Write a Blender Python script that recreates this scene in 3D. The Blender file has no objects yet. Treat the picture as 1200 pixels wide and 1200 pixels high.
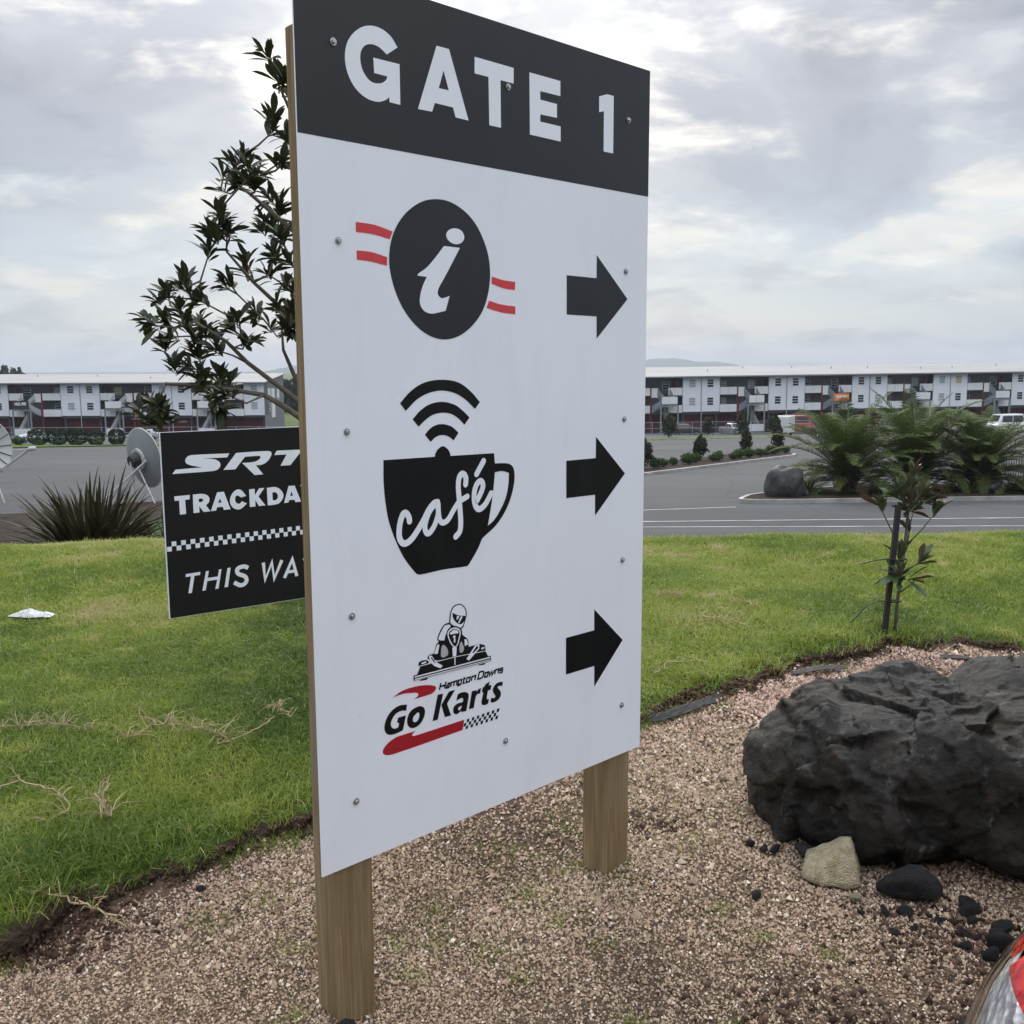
import bpy, math, random
import numpy as np
from mathutils import Vector, Matrix, noise
from mathutils.geometry import tessellate_polygon
R = math.radians
rng = np.random.default_rng(11)
random.seed(11)
scene = bpy.context.scene
col = scene.collection

# ------------------------------------------------------------------ camera
EYE = 1.61
PITCH, ROLL = 0.144602, -0.003848
cd = bpy.data.cameras.new('camera')
cam = bpy.data.objects.new('camera', cd)
col.objects.link(cam)
cd.sensor_width = 36.0
cd.lens = 36.0 * 1150.0 / 1200.0
cd.clip_start = 0.05
cd.clip_end = 20000.0
_f = Vector((0, math.cos(PITCH), -math.sin(PITCH)))
_u0 = Vector((0, math.sin(PITCH), math.cos(PITCH)))
_x0 = Vector((1, 0, 0))
_r = _x0 * math.cos(ROLL) + _u0 * math.sin(ROLL)
_u = -_x0 * math.sin(ROLL) + _u0 * math.cos(ROLL)
M = Matrix.Identity(4)
for i in range(3):
    M[i][0], M[i][1], M[i][2] = _r[i], _u[i], -_f[i]
M[2][3] = EYE
cam.matrix_world = M
scene.camera = cam

# ------------------------------------------------------------------ light
SUN_EL, SUN_AZ = 34.0, -2.0          # degrees; azimuth measured from +Y towards +X
world = bpy.data.worlds.new('World')
scene.world = world
world.use_nodes = True
wn, wl = world.node_tree.nodes, world.node_tree.links
wn.clear()
def N(nodes, typ, **kw):
    n = nodes.new(typ)
    for k, v in kw.items():
        if k.startswith('i_'):
            key = k[2:]
            key = int(key) if key.isdigit() else key
            n.inputs[key].default_value = v
        else:
            setattr(n, k, v)
    return n
def build_sky():
    L = wl.new
    out = N(wn, 'ShaderNodeOutputWorld')
    bg = N(wn, 'ShaderNodeBackground', i_Strength=0.1)
    sky = N(wn, 'ShaderNodeTexSky', sky_type='NISHITA', sun_disc=False, sun_elevation=R(SUN_EL), sun_rotation=R(SUN_AZ), dust_density=2.0, ozone_density=1.5, altitude=60.0)
    tc = N(wn, 'ShaderNodeTexCoord')
    sp = N(wn, 'ShaderNodeSeparateXYZ')
    L(tc.outputs['Generated'], sp.inputs[0])
    def m(op, a, b=None, c=None, clamp=False):
        n = N(wn, 'ShaderNodeMath', operation=op, use_clamp=clamp)
        for i, v in enumerate((a, b, c)):
            if v is None: continue
            if isinstance(v, (int, float)): n.inputs[i].default_value = v
            else: L(v, n.inputs[i])
        return n.outputs[0]
    zc = m('MAXIMUM', sp.outputs[2], 0.0)
    den = m('ADD', zc, 0.30)
    px, py = m('DIVIDE', sp.outputs[0], den), m('DIVIDE', sp.outputs[1], den)
    cb = N(wn, 'ShaderNodeCombineXYZ')
    L(px, cb.inputs[0]); L(py, cb.inputs[1])
    def noise_tex(scale, detail, rough, dist, off, sx=1.0, sy=1.0, rot=0.0):
        mp = N(wn, 'ShaderNodeMapping')
        mp.inputs['Location'].default_value = off
        mp.inputs['Scale'].default_value = (sx, sy, 1)
        mp.inputs['Rotation'].default_value = (0, 0, R(rot))
        L(cb.outputs[0], mp.inputs[0])
        t = N(wn, 'ShaderNodeTexNoise', i_Scale=scale, i_Detail=detail, i_Roughness=rough, i_Distortion=dist)
        L(mp.outputs[0], t.inputs['Vector'])
        return t.outputs['Fac']
    def ramp(fac, stops):
        r = N(wn, 'ShaderNodeValToRGB')
        el = r.color_ramp.elements
        while len(el) > 1: el.remove(el[-1])
        el[0].position, el[0].color = stops[0]
        for p_, c_ in stops[1:]:
            e = el.new(p_); e.color = c_
        r.color_ramp.interpolation = 'EASE'
        L(fac, r.inputs[0])
        return r.outputs[0]
    def mix(f, a, b, mode='MIX'):
        n = N(wn, 'ShaderNodeMix', data_type='RGBA', blend_type=mode)
        for s_, v in ((0, f), (6, a), (7, b)):
            if isinstance(v, (int, float)): n.inputs[s_].default_value = v
            elif isinstance(v, tuple): n.inputs[s_].default_value = v
            else: L(v, n.inputs[s_])
        return n.outputs[2]
    body = noise_tex(1.5, 7.0, 0.52, 0.5, SKY_OFF1, 1.0, 0.85, 24.0)
    wisp = noise_tex(3.0, 8.0, 0.55, 0.4, SKY_OFF2, 1.0, 1.25, -18.0)
    gap = noise_tex(2.6, 10.0, 0.58, 0.3, SKY_OFF3, 0.9, 1.35, 8.0)
    # thick grey layer, thinner pale parts
    tone = m('ADD', m('MULTIPLY', body, 0.72), m('MULTIPLY', wisp, 0.28))
    cloud = ramp(tone, [(0.38, (2.6, 2.85, 3.4, 1)), (0.46, (3.6, 3.85, 4.5, 1)), (0.53, (5.0, 5.2, 5.6, 1)), (0.61, (8.4, 8.1, 7.5, 1))])
    # bright holes where the sun comes through, mostly around the sun
    dv = N(wn, 'ShaderNodeVectorMath', operation='DOT_PRODUCT')
    L(tc.outputs['Generated'], dv.inputs[0])
    el_, az_ = R(SUN_EL), R(SUN_AZ)
    dv.inputs[1].default_value = (math.sin(az_) * math.cos(el_), math.cos(az_) * math.cos(el_), math.sin(el_))
    near = m('POWER', m('MAXIMUM', dv.outputs['Value'], 0.0), 9.0)
    hole = m('MULTIPLY', ramp(gap, [(0.49, (0, 0, 0, 1)), (0.70, (1, 1, 1, 1))]), m('ADD', m('MULTIPLY', near, 1.1), 0.15), clamp=True)
    cloud = mix(hole, cloud, (15.5, 14.4, 12.3, 1))
    glow = m('MULTIPLY', near, 0.30)
    cloud = mix(glow, cloud, (10.5, 10.2, 9.6, 1))
    # clear pale sky shows low down and through thin parts
    skyc = mix(0.65, sky.outputs[0], (4.2, 5.5, 6.9, 1))
    low = m('SUBTRACT', 1.25, m('MULTIPLY', zc, 5.0), clamp=True)
    thin = ramp(wisp, [(0.42, (1, 1, 1, 1)), (0.62, (0, 0, 0, 1))])
    clear = m('MULTIPLY', m('POWER', low, 1.3), m('ADD', m('MULTIPLY', thin, 0.6), 0.4))
    c2 = mix(clear, cloud, skyc)
    # an overcast dome is brighter overhead than at the horizon
    dome = m('ADD', 0.95, m('MULTIPLY', m('MULTIPLY', zc, zc), DOME))
    c3 = N(wn, 'ShaderNodeVectorMath', operation='SCALE')
    L(c2, c3.inputs[0]); L(dome, c3.inputs['Scale'])
    L(c3.outputs[0], bg.inputs['Color'])
    L(bg.outputs[0], out.inputs[0])
SKY_OFF1, SKY_OFF2, SKY_OFF3 = (3.1, 1.7, 0), (0.4, 5.2, 0), (7.3, 2.2, 0)
DOME = 4.4
build_sky()
sd = bpy.data.lights.new('sun', 'SUN')
sd.energy = 1.5
sd.angle = R(14)
sd.color = (1.0, 0.95, 0.87)
sun = bpy.data.objects.new('sun', sd)
col.objects.link(sun)
_d = Vector((math.sin(R(SUN_AZ)) * math.cos(R(SUN_EL)), math.cos(R(SUN_AZ)) * math.cos(R(SUN_EL)), math.sin(R(SUN_EL))))
sun.rotation_euler = (-_d).to_track_quat('-Z', 'Y').to_euler()
sun.location = _d * 50

vs = scene.view_settings
vs.view_transform = 'Standard'
vs.look = 'None'
vs.exposure = 0.12
vs.gamma = 1.0
vs.use_curve_mapping = False
scene.cycles.use_denoising = True
scene.cycles.max_bounces = 6
scene.cycles.diffuse_bounces = 3
scene.cycles.glossy_bounces = 3
scene.cycles.transmission_bounces = 5
scene.cycles.transparent_max_bounces = 8
scene.cycles.volume_bounces = 0
scene.cycles.use_adaptive_sampling = True
scene.cycles.adaptive_threshold = 0.015

# ------------------------------------------------------------------ helpers
def tag(o, label=None, cat=None, group=None, kind=None):
    if label: o['label'] = label
    if cat: o['category'] = cat
    if group: o['group'] = group
    if kind: o['kind'] = kind
    return o
def link(name, mesh, parent=None):
    o = bpy.data.objects.new(name, mesh)
    col.objects.link(o)
    if parent is not None: o.parent = parent
    return o
def thing(name, label, cat, loc=(0, 0, 0), rz=0.0, group=None):
    o = bpy.data.objects.new(name, None)
    o.empty_display_size = 0.1
    col.objects.link(o)
    o.location = loc
    o.rotation_euler = (0, 0, rz)
    return tag(o, label, cat, group)
class MB:
    def __init__(s): s.v, s.f, s.mi = [], [], []
    def add(s, verts, faces, mi=0):
        b = len(s.v)
        s.v += [tuple(p) for p in verts]
        s.f += [tuple(b + i for i in f) for f in faces]
        s.mi += [mi] * len(faces)
        return s
    def box(s, c, d, rot=None, mi=0, bev=0.0, top=(1, 1)):
        x, y, z = d[0] / 2, d[1] / 2, d[2] / 2
        if bev > 0:
            b = bev
            vs_ = []
            for sz in (-1, 1):
                for (xx, yy) in ((x - b, y), (x, y - b), (x, -y + b), (x - b, -y), (-x + b, -y), (-x, -y + b), (-x, y - b), (-x + b, y)):
                    vs_.append((xx, yy, sz * (z - b)))
            k = 16
            for sz in (-1, 1):
                for (xx, yy) in ((x - b, y - b), (x - b, -y + b), (-x + b, -y + b), (-x + b, y - b)):
                    vs_.append((xx, yy, sz * z))
            fs = [(i, (i + 1) % 8, 8 + (i + 1) % 8, 8 + i) for i in range(8)]
            fs = [f[::-1] for f in fs]
            fs += [(20, 23, 22, 21), (16, 17, 18, 19)]
            prs = [((0, 1), 0), ((2, 3), 1), ((4, 5), 2), ((6, 7), 3)]
            for (a, c_), t in prs:
                fs += [(8 + a, 20 + t, 8 + c_), (c_, 16 + t, a)]
            for a, c_, t, t2 in ((1, 2, 0, 1), (3, 4, 1, 2), (5, 6, 2, 3), (7, 0, 3, 0)):
                fs += [(8 + a, 20 + t, 20 + t2, 8 + c_), (c_, 16 + t2, 16 + t, a)]
        else:
            tx, ty = top
            vs_ = [(-x, -y, -z), (x, -y, -z), (x, y, -z), (-x, y, -z), (-x * tx, -y * ty, z), (x * tx, -y * ty, z), (x * tx, y * ty, z), (-x * tx, y * ty, z)]
            fs = [(3, 2, 1, 0), (4, 5, 6, 7), (0, 1, 5, 4), (1, 2, 6, 5), (2, 3, 7, 6), (3, 0, 4, 7)]
        if rot is not None: vs_ = [rot @ Vector(p) for p in vs_]
        return s.add([(p[0] + c[0], p[1] + c[1], p[2] + c[2]) for p in vs_], fs, mi)
    def bar(s, a, b, w, h=None, mi=0, up=(0, 0, 1)):
        a, b = Vector(a), Vector(b)
        d = b - a
        q = d.to_track_quat('Z', 'Y').to_matrix()
        return s.box((a + b) / 2, (w, h or w, d.length), q, mi)
    def tube(s, pts, rad, n=6, mi=0, cap=True):
        pts = [Vector(p) for p in pts]
        if not hasattr(rad, '__len__'): rad = [rad] * len(pts)
        vs_, fs = [], []
        ref = Vector((0.13, 0.31, 0.94))
        for i, p in enumerate(pts):
            d = (pts[min(i + 1, len(pts) - 1)] - pts[max(i - 1, 0)]).normalized()
            a = d.cross(ref)
            if a.length < 1e-3: a = d.cross(Vector((1, 0, 0)))
            a.normalize()
            b = d.cross(a)
            for k in range(n):
                t = 2 * math.pi * k / n
                vs_.append(p + (a * math.cos(t) + b * math.sin(t)) * rad[i])
        for i in range(len(pts) - 1):
            for k in range(n):
                fs.append((i * n + k, i * n + (k + 1) % n, (i + 1) * n + (k + 1) % n, (i + 1) * n + k))
        if cap:
            fs.append(tuple(range(n))[::-1])
            fs.append(tuple((len(pts) - 1) * n + k for k in range(n)))
        return s.add(vs_, fs, mi)
    def lathe(s, prof, n=16, mi=0, mat=None):
        vs_, fs = [], []
        for (r, z) in prof:
            for k in range(n):
                t = 2 * math.pi * k / n
                vs_.append(Vector((r * math.cos(t), r * math.sin(t), z)))
        for i in range(len(prof) - 1):
            for k in range(n):
                fs.append((i * n + k, i * n + (k + 1) % n, (i + 1) * n + (k + 1) % n, (i + 1) * n + k))
        if mat is not None: vs_ = [mat @ p for p in vs_]
        return s.add(vs_, fs, mi)
    def mesh(s, name, mats, smooth=False):
        me = bpy.data.meshes.new(name)
        me.from_pydata(s.v, [], s.f)
        for m_ in (mats if isinstance(mats, (list, tuple)) else [mats]): me.materials.append(m_)
        if any(s.mi): me.polygons.foreach_set('material_index', s.mi)
        if smooth: me.polygons.foreach_set('use_smooth', [True] * len(me.polygons))
        me.update()
        return me
    def build(s, name, mats, parent=None, smooth=False):
        return link(name, s.mesh(name, mats, smooth), parent)
def npmesh(name, V, F, mat, smooth=False, attr=None):
    """V (n,3) float, F (m,3|4) int -> mesh, fast"""
    me = bpy.data.meshes.new(name)
    V = np.ascontiguousarray(V, dtype=np.float32)
    F = np.ascontiguousarray(F, dtype=np.int32)
    k = F.shape[1]
    me.vertices.add(len(V)); me.vertices.foreach_set('co', V.ravel())
    me.loops.add(F.size); me.loops.foreach_set('vertex_index', F.ravel())
    me.polygons.add(len(F)); me.polygons.foreach_set('loop_start', np.arange(0, F.size, k, dtype=np.int32))
    me.polygons.foreach_set('loop_total', np.full(len(F), k, dtype=np.int32))
    if smooth: me.polygons.foreach_set('use_smooth', np.ones(len(F), dtype=bool))
    if attr:
        for an, av in attr.items():
            a = me.attributes.new(an, 'FLOAT', 'POINT')
            a.data.foreach_set('value', np.ascontiguousarray(av, dtype=np.float32))
    me.materials.append(mat)
    me.update(calc_edges=True)
    return me

# ------------------------------------------------------------------ materials
class Mat:
    def __init__(s, name, rough=0.6, spec=0.5, metal=0.0):
        s.m = bpy.data.materials.new(name)
        s.m.use_nodes = True
        s.n, s.l = s.m.node_tree.nodes, s.m.node_tree.links
        s.b = s.n['Principled BSDF']
        s.b.inputs['Roughness'].default_value = rough
        s.b.inputs['Specular IOR Level'].default_value = spec
        s.b.inputs['Metallic'].default_value = metal
        s._c = None
    def coords(s, kind='Object', scale=(1, 1, 1), rot=(0, 0, 0)):
        t = N(s.n, 'ShaderNodeTexCoord')
        mp = N(s.n, 'ShaderNodeMapping')
        mp.inputs['Scale'].default_value = scale
        mp.inputs['Rotation'].default_value = rot
        s.l.new(t.outputs[kind], mp.inputs[0])
        return mp.outputs[0]
    def pos(s, scale=(1, 1, 1)):
        t = N(s.n, 'ShaderNodeNewGeometry')
        mp = N(s.n, 'ShaderNodeMapping')
        mp.inputs['Scale'].default_value = scale
        s.l.new(t.outputs['Position'], mp.inputs[0])
        return mp.outputs[0]
    def noise(s, vec, scale, detail=4.0, rough=0.55, dist=0.0):
        t = N(s.n, 'ShaderNodeTexNoise', i_Scale=scale, i_Detail=detail, i_Roughness=rough, i_Distortion=dist)
        if vec is not None: s.l.new(vec, t.inputs['Vector'])
        return t.outputs['Fac']
    def voronoi(s, vec, scale, feature='F1', out='Distance'):
        t = N(s.n, 'ShaderNodeTexVoronoi', feature=feature, i_Scale=scale)
        if vec is not None: s.l.new(vec, t.inputs['Vector'])
        return t.outputs[out]
    def ramp(s, fac, stops, interp='LINEAR'):
        r = N(s.n, 'ShaderNodeValToRGB')
        el = r.color_ramp.elements
        while len(el) > 1: el.remove(el[-1])
        c0 = stops[0][1]
        el[0].position = stops[0][0]; el[0].color = (*c0, 1) if len(c0) == 3 else c0
        for p, c in stops[1:]:
            e = el.new(p); e.color = (*c, 1) if len(c) == 3 else c
        r.color_ramp.interpolation = interp
        s.l.new(fac, r.inputs[0])
        return r.outputs[0]
    def math(s, op, a, b=None, clamp=False):
        n = N(s.n, 'ShaderNodeMath', operation=op, use_clamp=clamp)
        for i, v in enumerate((a, b)):
            if v is None: continue
            if isinstance(v, (int, float)): n.inputs[i].default_value = v
            else: s.l.new(v, n.inputs[i])
        return n.outputs[0]
    def mix(s, f, a, b, mode='MIX'):
        n = N(s.n, 'ShaderNodeMix', data_type='RGBA', blend_type=mode)
        for k, v in ((0, f), (6, a), (7, b)):
            if isinstance(v, (int, float)): n.inputs[k].default_value = v
            elif isinstance(v, tuple): n.inputs[k].default_value = v if len(v) == 4 else (*v, 1)
            else: s.l.new(v, n.inputs[k])
        return n.outputs[2]
    def island(s): return N(s.n, 'ShaderNodeNewGeometry').outputs['Random Per Island']
    def objrand(s): return N(s.n, 'ShaderNodeObjectInfo').outputs['Random']
    def attr(s, name): return N(s.n, 'ShaderNodeAttribute', attribute_name=name).outputs['Fac']
    def color(s, c):
        if isinstance(c, tuple): s.b.inputs['Base Color'].default_value = (*c, 1) if len(c) == 3 else c
        else: s.l.new(c, s.b.inputs['Base Color'])
        return s
    def rough(s, c):
        s.l.new(c, s.b.inputs['Roughness']); return s
    def bump(s, h, strength=0.3, dist=0.01):
        n = N(s.n, 'ShaderNodeBump', i_Strength=strength, i_Distance=dist)
        s.l.new(h, n.inputs['Height'])
        s.l.new(n.outputs[0], s.b.inputs['Normal'])
        return s
def plain(name, c, rough=0.6, var=0.12, scale=3.0, metal=0.0, spec=0.5, bump=0.0, bscale=60.0):
    """one paint or metal with slight uneven tone"""
    m = Mat(name, rough, spec, metal)
    v = m.coords('Object')
    n = m.noise(v, scale, 5.0, 0.6)
    a = tuple(max(0, x * (1 - var)) for x in c)
    b = tuple(min(1, x * (1 + var)) for x in c)
    m.color(m.ramp(n, [(0.3, a), (0.7, b)]))
    if bump > 0: m.bump(m.noise(v, bscale, 3.0), bump, 0.005)
    return m.m
def leafmat(name, cols, rough=0.45, spec=0.4, transl=0.25, back=None, objr=False):
    m = Mat(name, rough, spec)
    f = m.math('FRACT', m.math('ADD', m.objrand(), m.island())) if objr else m.island()
    c = m.ramp(f, [(i / (len(cols) - 1), k) for i, k in enumerate(cols)])
    if back:
        bf = N(m.n, 'ShaderNodeNewGeometry').outputs['Backfacing']
        c = m.mix(bf, c, back)
    m.color(c)
    if transl > 0:
        t = N(m.n, 'ShaderNodeBsdfTranslucent')
        m.l.new(c, t.inputs['Color'])
        ms = N(m.n, 'ShaderNodeMixShader', i_0=transl)
        m.l.new(m.b.outputs[0], ms.inputs[1]); m.l.new(t.outputs[0], ms.inputs[2])
        m.l.new(ms.outputs[0], m.n['Material Output'].inputs[0])
    return m.m
# ------------------------------------------------------------------ the ground
EX = np.array([-9, -3, -2, -1.43, -1.356, -1.227, -1.097, -0.981, -0.826, -0.70, -0.2, 0.25, 0.602, 0.818, 1.233, 1.715, 2.235, 2.613, 2.904, 4.2, 9])
EY = np.array([-4, 0.9, 1.85, 2.525, 2.673, 2.80, 2.96, 3.12, 3.32, 3.44, 3.80, 4.08, 4.33, 4.55, 4.90, 5.31, 5.53, 5.58, 5.40, 5.1, 4.3])
def edge(x):
    x = np.asarray(x, float)
    w = 0.05 * np.sin(x * 9.0 + 0.7 + np.sin(x * 3.0)) + 0.03 * np.sin(x * 23.0 + 2.0 + 2 * np.sin(x * 5)) + 0.02 * np.sin(x * 61.0)
    return np.interp(x, EX, EY) + w
def lot_z(y): return -2.09 - 0.0424 * np.minimum(y, 205.0)
LAWN_END = 8.78
def lawn_z(x, y):
    x, y = np.asarray(x, float), np.asarray(y, float)
    u = 0.045 + 0.02 * np.sin(x * 0.9 + 1.0) * np.sin(y * 1.3) + 0.012 * np.sin(x * 2.3 + y * 1.7)
    e = LAWN_END + 0.03 * np.clip(x, -6, 6) + 0.05 * np.sin(x * 0.7) + 0.03 * np.sin(x * 2.9)
    t = np.clip((y - e) / 9.0, 0, 1)
    drop = -(3.05) * (t ** 1.25)
    lip = np.clip((y - edge(x)) / 0.16, 0, 1)
    return u * (0.25 + 0.75 * lip) + drop
def grid(name, xs, ys, zf, mat, smooth=True):
    X, Y = np.meshgrid(xs, ys)
    Z = zf(X, Y)
    V = np.stack([X, Y, Z], -1).reshape(-1, 3)
    nx, ny = len(xs), len(ys)
    i = np.arange(ny - 1)[:, None] * nx + np.arange(nx - 1)[None]
    F = np.stack([i, i + 1, i + nx + 1, i + nx], -1).reshape(-1, 4)
    return link(name, npmesh(name, V, F, mat, smooth))
# materials
def m_soil():
    m = Mat('gravel_soil', 0.95, 0.2)
    v = m.pos()
    big = m.noise(v, 1.7, 4.0, 0.6)
    fine = m.voronoi(v, 95.0, 'F1', 'Color')
    c = m.ramp(m.noise(v, 130.0, 2.0), [(0.3, (0.050, 0.034, 0.024)), (0.55, (0.13, 0.090, 0.062)), (0.75, (0.25, 0.18, 0.125))])
    d = m.ramp(m.noise(v, 40.0, 4.0), [(0.3, (0.045, 0.031, 0.022)), (0.7, (0.125, 0.088, 0.062))])
    m.color(m.mix(m.ramp(big, [(0.40, (0, 0, 0)), (0.58, (1, 1, 1))]), d, c))
    m.bump(m.noise(v, 110.0, 4.0), 0.9, 0.02)
    return m.m
def m_lawn():
    m = Mat('lawn_soil', 0.95, 0.15)
    v = m.pos()
    c = m.ramp(m.noise(v, 3.0, 6.0, 0.65), [(0.30, (0.045, 0.075, 0.014)), (0.55, (0.075, 0.115, 0.022)), (0.72, (0.13, 0.135, 0.045))])
    c = m.mix(m.ramp(m.noise(v, 45.0, 4.0), [(0.35, (0, 0, 0)), (0.6, (1, 1, 1))]), (0.035, 0.05, 0.012), c)
    sl = m.ramp(m.math('ADD', m.attr('soil'), m.math('MULTIPLY', m.math('SUBTRACT', m.noise(v, 14.0, 5.0), 0.5), 1.6)), [(0.42, (0, 0, 0)), (0.58, (1, 1, 1))])
    c = m.mix(sl, c, m.ramp(m.noise(v, 60.0, 4.0), [(0.3, (0.028, 0.019, 0.014)), (0.7, (0.075, 0.05, 0.038))]))
    m.color(c)
    m.bump(m.noise(v, 70.0, 5.0), 0.8, 0.03)
    return m.m
def m_asphalt():
    m = Mat('asphalt', 0.86, 0.35)
    v = m.pos()
    big = m.noise(v, 0.11, 6.0, 0.62, 0.6)
    st = m.noise(m.pos((0.05, 0.9, 1)), 1.0, 5.0, 0.6)
    c = m.ramp(big, [(0.30, (0.034, 0.037, 0.041)), (0.52, (0.050, 0.053, 0.058)), (0.72, (0.073, 0.076, 0.081))])
    c2 = m.ramp(st, [(0.35, (0.034, 0.037, 0.041)), (0.7, (0.070, 0.073, 0.079))])
    c = m.mix(0.4, c, c2)
    g = m.ramp(m.noise(v, 25.0, 3.0), [(0.3, (0.75, 0.75, 0.75)), (0.7, (1.2, 1.2, 1.2))])
    cr = m.voronoi(m.pos((1, 0.7, 1)), 0.16, 'DISTANCE_TO_EDGE')
    c = m.mix(1.0, c, g, 'MULTIPLY')
    c = m.mix(m.ramp(cr, [(0.0, (0.6, 0.6, 0.6)), (0.012, (0, 0, 0))]), c, (0.025, 0.026, 0.028))
    pt = m.voronoi(m.pos((0.06, 0.10, 1)), 1.0, 'F1', 'Color')
    c = m.mix(0.35, c, m.mix(1.0, c, m.ramp(pt, [(0.2, (0.7, 0.7, 0.7)), (0.8, (1.35, 1.35, 1.35))]), 'MULTIPLY'))
    m.color(c)
    m.bump(m.noise(v, 60.0, 3.0), 0.4, 0.01)
    return m.m
def m_field(name, a, b, sc=0.4):
    m = Mat(name, 0.95, 0.1)
    v = m.pos()
    m.color(m.ramp(m.noise(v, sc, 7.0, 0.65), [(0.3, a), (0.7, b)]))
    m.bump(m.noise(v, 8.0, 5.0), 0.6, 0.1)
    return m.m
MAT_SOIL, MAT_LAWN, MAT_ASPH = m_soil(), m_lawn(), m_asphalt()
MAT_MULCH = m_field('bark_mulch', (0.018, 0.014, 0.011), (0.050, 0.038, 0.030), 3.0)
MAT_VERGE = m_field('verge_grass', (0.06, 0.105, 0.02), (0.12, 0.17, 0.035), 0.8)
MAT_VERGED = m_field('dark_verge_grass', (0.030, 0.055, 0.014), (0.055, 0.085, 0.022), 0.8)  # deeper green for the mown grass near the dishes
MAT_LAND = m_field('far_land', (0.05, 0.075, 0.025), (0.10, 0.12, 0.045), 0.02)
MAT_PAINT = plain('road_paint', (0.42, 0.43, 0.44), 0.7, 0.5, 1.1)
MAT_KERB = plain('kerb_concrete', (0.30, 0.295, 0.28), 0.85, 0.35, 1.2)

base_y = np.array([-80, -20, 0, 9, 12, 18, 30, 60, 120, 205, 400, 900, 2000, 5000, 9000.0])
def base_z(x, y):
    near = np.interp(y, [-80, 9, 18], [-0.35, -0.35, -3.3])
    return np.where(y < 18, near, lot_z(y) - 0.42) + 0 * x
tag(grid('ground', np.array([-6000, -1500, -400, -150, -60, -20, 0, 20, 60, 150, 400, 1500, 6000.0]), base_y, base_z, MAT_LAND), kind='structure')

# gravel bed, gently uneven
def gravel_z(x, y):
    h = 0.012 * np.sin(x * 3.1 + y * 2.2) + 0.010 * np.sin(x * 7.0 - y * 5.0) + 0.006 * np.sin(x * 17 + y * 13)
    r = 0
    for (hx, hy, s, d) in ((-1.38, 2.60, 0.13, 0.07), (0.62, 2.30, 0.16, 0.03), (0.86, 2.18, 0.18, 0.035), (0.52, 3.34, 0.09, 0.03), (-1.75, 2.2, 0.16, 0.06)):
        r = r - d * np.exp(-((x - hx) ** 2 + (y - hy) ** 2) / (2 * s * s))
    h = h * np.clip(y / 2.0, 0.2, 1)
    return h + r - 0.004
xs = np.concatenate([np.linspace(-9, -3, 13)[:-1], np.linspace(-3, 4, 281), np.linspace(4, 9, 11)[1:]])
ys = np.concatenate([np.linspace(-9, 1, 21)[:-1], np.linspace(1, 6.2, 261)])
tag(grid('gravel_bed', xs, ys, gravel_z, MAT_SOIL), kind='structure')

# the lawn on its raised shelf with a bank behind it
def lawn():
    cols = np.concatenate([np.linspace(-45, -8, 25)[:-1], np.linspace(-8, 8, 401), np.linspace(8, 45, 25)[1:]])
    t = np.concatenate([[-0.0006], np.array([0, .001, .002, .003, .004, .0055, .007, .009, .011, .014]), np.linspace(.02, .3, 40), np.linspace(.31, 1, 50)])
    X = np.repeat(cols[None], len(t), 0)
    e = edge(np.clip(cols, -8.5, 8.5))
    Y = e[None] + (22.0 - e[None]) * t[:, None]
    Z = lawn_z(X, Y)
    Z[0] -= 0.09
    Y[0] = e + 0.03
    V = np.stack([X, Y, Z], -1).reshape(-1, 3)
    nx, ny = len(cols), len(t)
    i = np.arange(ny - 1)[:, None] * nx + np.arange(nx - 1)[None]
    F = np.stack([i, i + 1, i + nx + 1, i + nx], -1).reshape(-1, 4)
    soil = np.clip(1.0 - (Y - e[None]) / 0.12, 0, 1)
    return link('lawn', npmesh('lawn', V, F, MAT_LAWN, True, {'soil': soil.ravel()}))
tag(lawn(), kind='structure')

# car park and road on the slope below
tag(grid('car_park', np.linspace(-160, 160, 33), np.array([19.5, 30, 45, 60, 90, 130, 170, 204.0]), lambda x, y: lot_z(y) + 0 * x, MAT_ASPH), kind='structure')
def strip(name, pts, w, mat, dz, thick=0.0, kind='structure'):
    """ribbon following pts (x,y) on the lot plane, width w"""
    P = np.array(pts, float)
    T = np.gradient(P, axis=0); T /= np.linalg.norm(T, axis=1)[:, None]
    Nn = np.stack([-T[:, 1], T[:, 0]], 1)
    a, b = P + Nn * w / 2, P - Nn * w / 2
    m = MB()
    n = len(P)
    vz = [(x, y, lot_z(y) + dz) for x, y in a] + [(x, y, lot_z(y) + dz) for x, y in b]
    fs = [(i, n + i, n + i + 1, i + 1) for i in range(n - 1)]
    if thick > 0:
        vz += [(x, y, z - thick) for x, y, z in vz]
        k = 2 * n
        fs += [(i, i + 1, k + i + 1, k + i) for i in range(n - 1)] + [(n + i + 1, n + i, k + n + i, k + n + i + 1) for i in range(n - 1)]
        fs += [(0, k, k + n, n), (n - 1, 2 * n - 1, k + 2 * n - 1, k + n - 1)]
    m.add(vz, fs)
    return tag(m.build(name, mat), kind=kind)
def sheet(name, outline, mat, dz, zf=lot_z):
    P = [Vector((x, y, 0)) for x, y in outline]
    tris = tessellate_polygon([P])
    m = MB().add([(x, y, float(zf(y)) + dz) for x, y in outline], [t for t in tris])
    o = m.build(name, mat)
    me = o.data
    if me.polygons and me.polygons[0].normal.z < 0: me.flip_normals()
    return tag(o, kind='structure')
# painted lines on the road
strip('road_marking', [(-14, 36.1), (2, 36.2), (5.0, 36.3), (8.6, 37.3)], 0.13, MAT_PAINT, 0.012)
strip('road_marking', [(-20, 31.2), (4.5, 32.46), (17.5, 33.19), (30, 33.9)], 0.13, MAT_PAINT, 0.012)
strip('road_marking', [(-20, 30.95), (4.3, 30.9), (16.3, 30.84), (30, 30.8)], 0.12, MAT_PAINT, 0.012)
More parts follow.
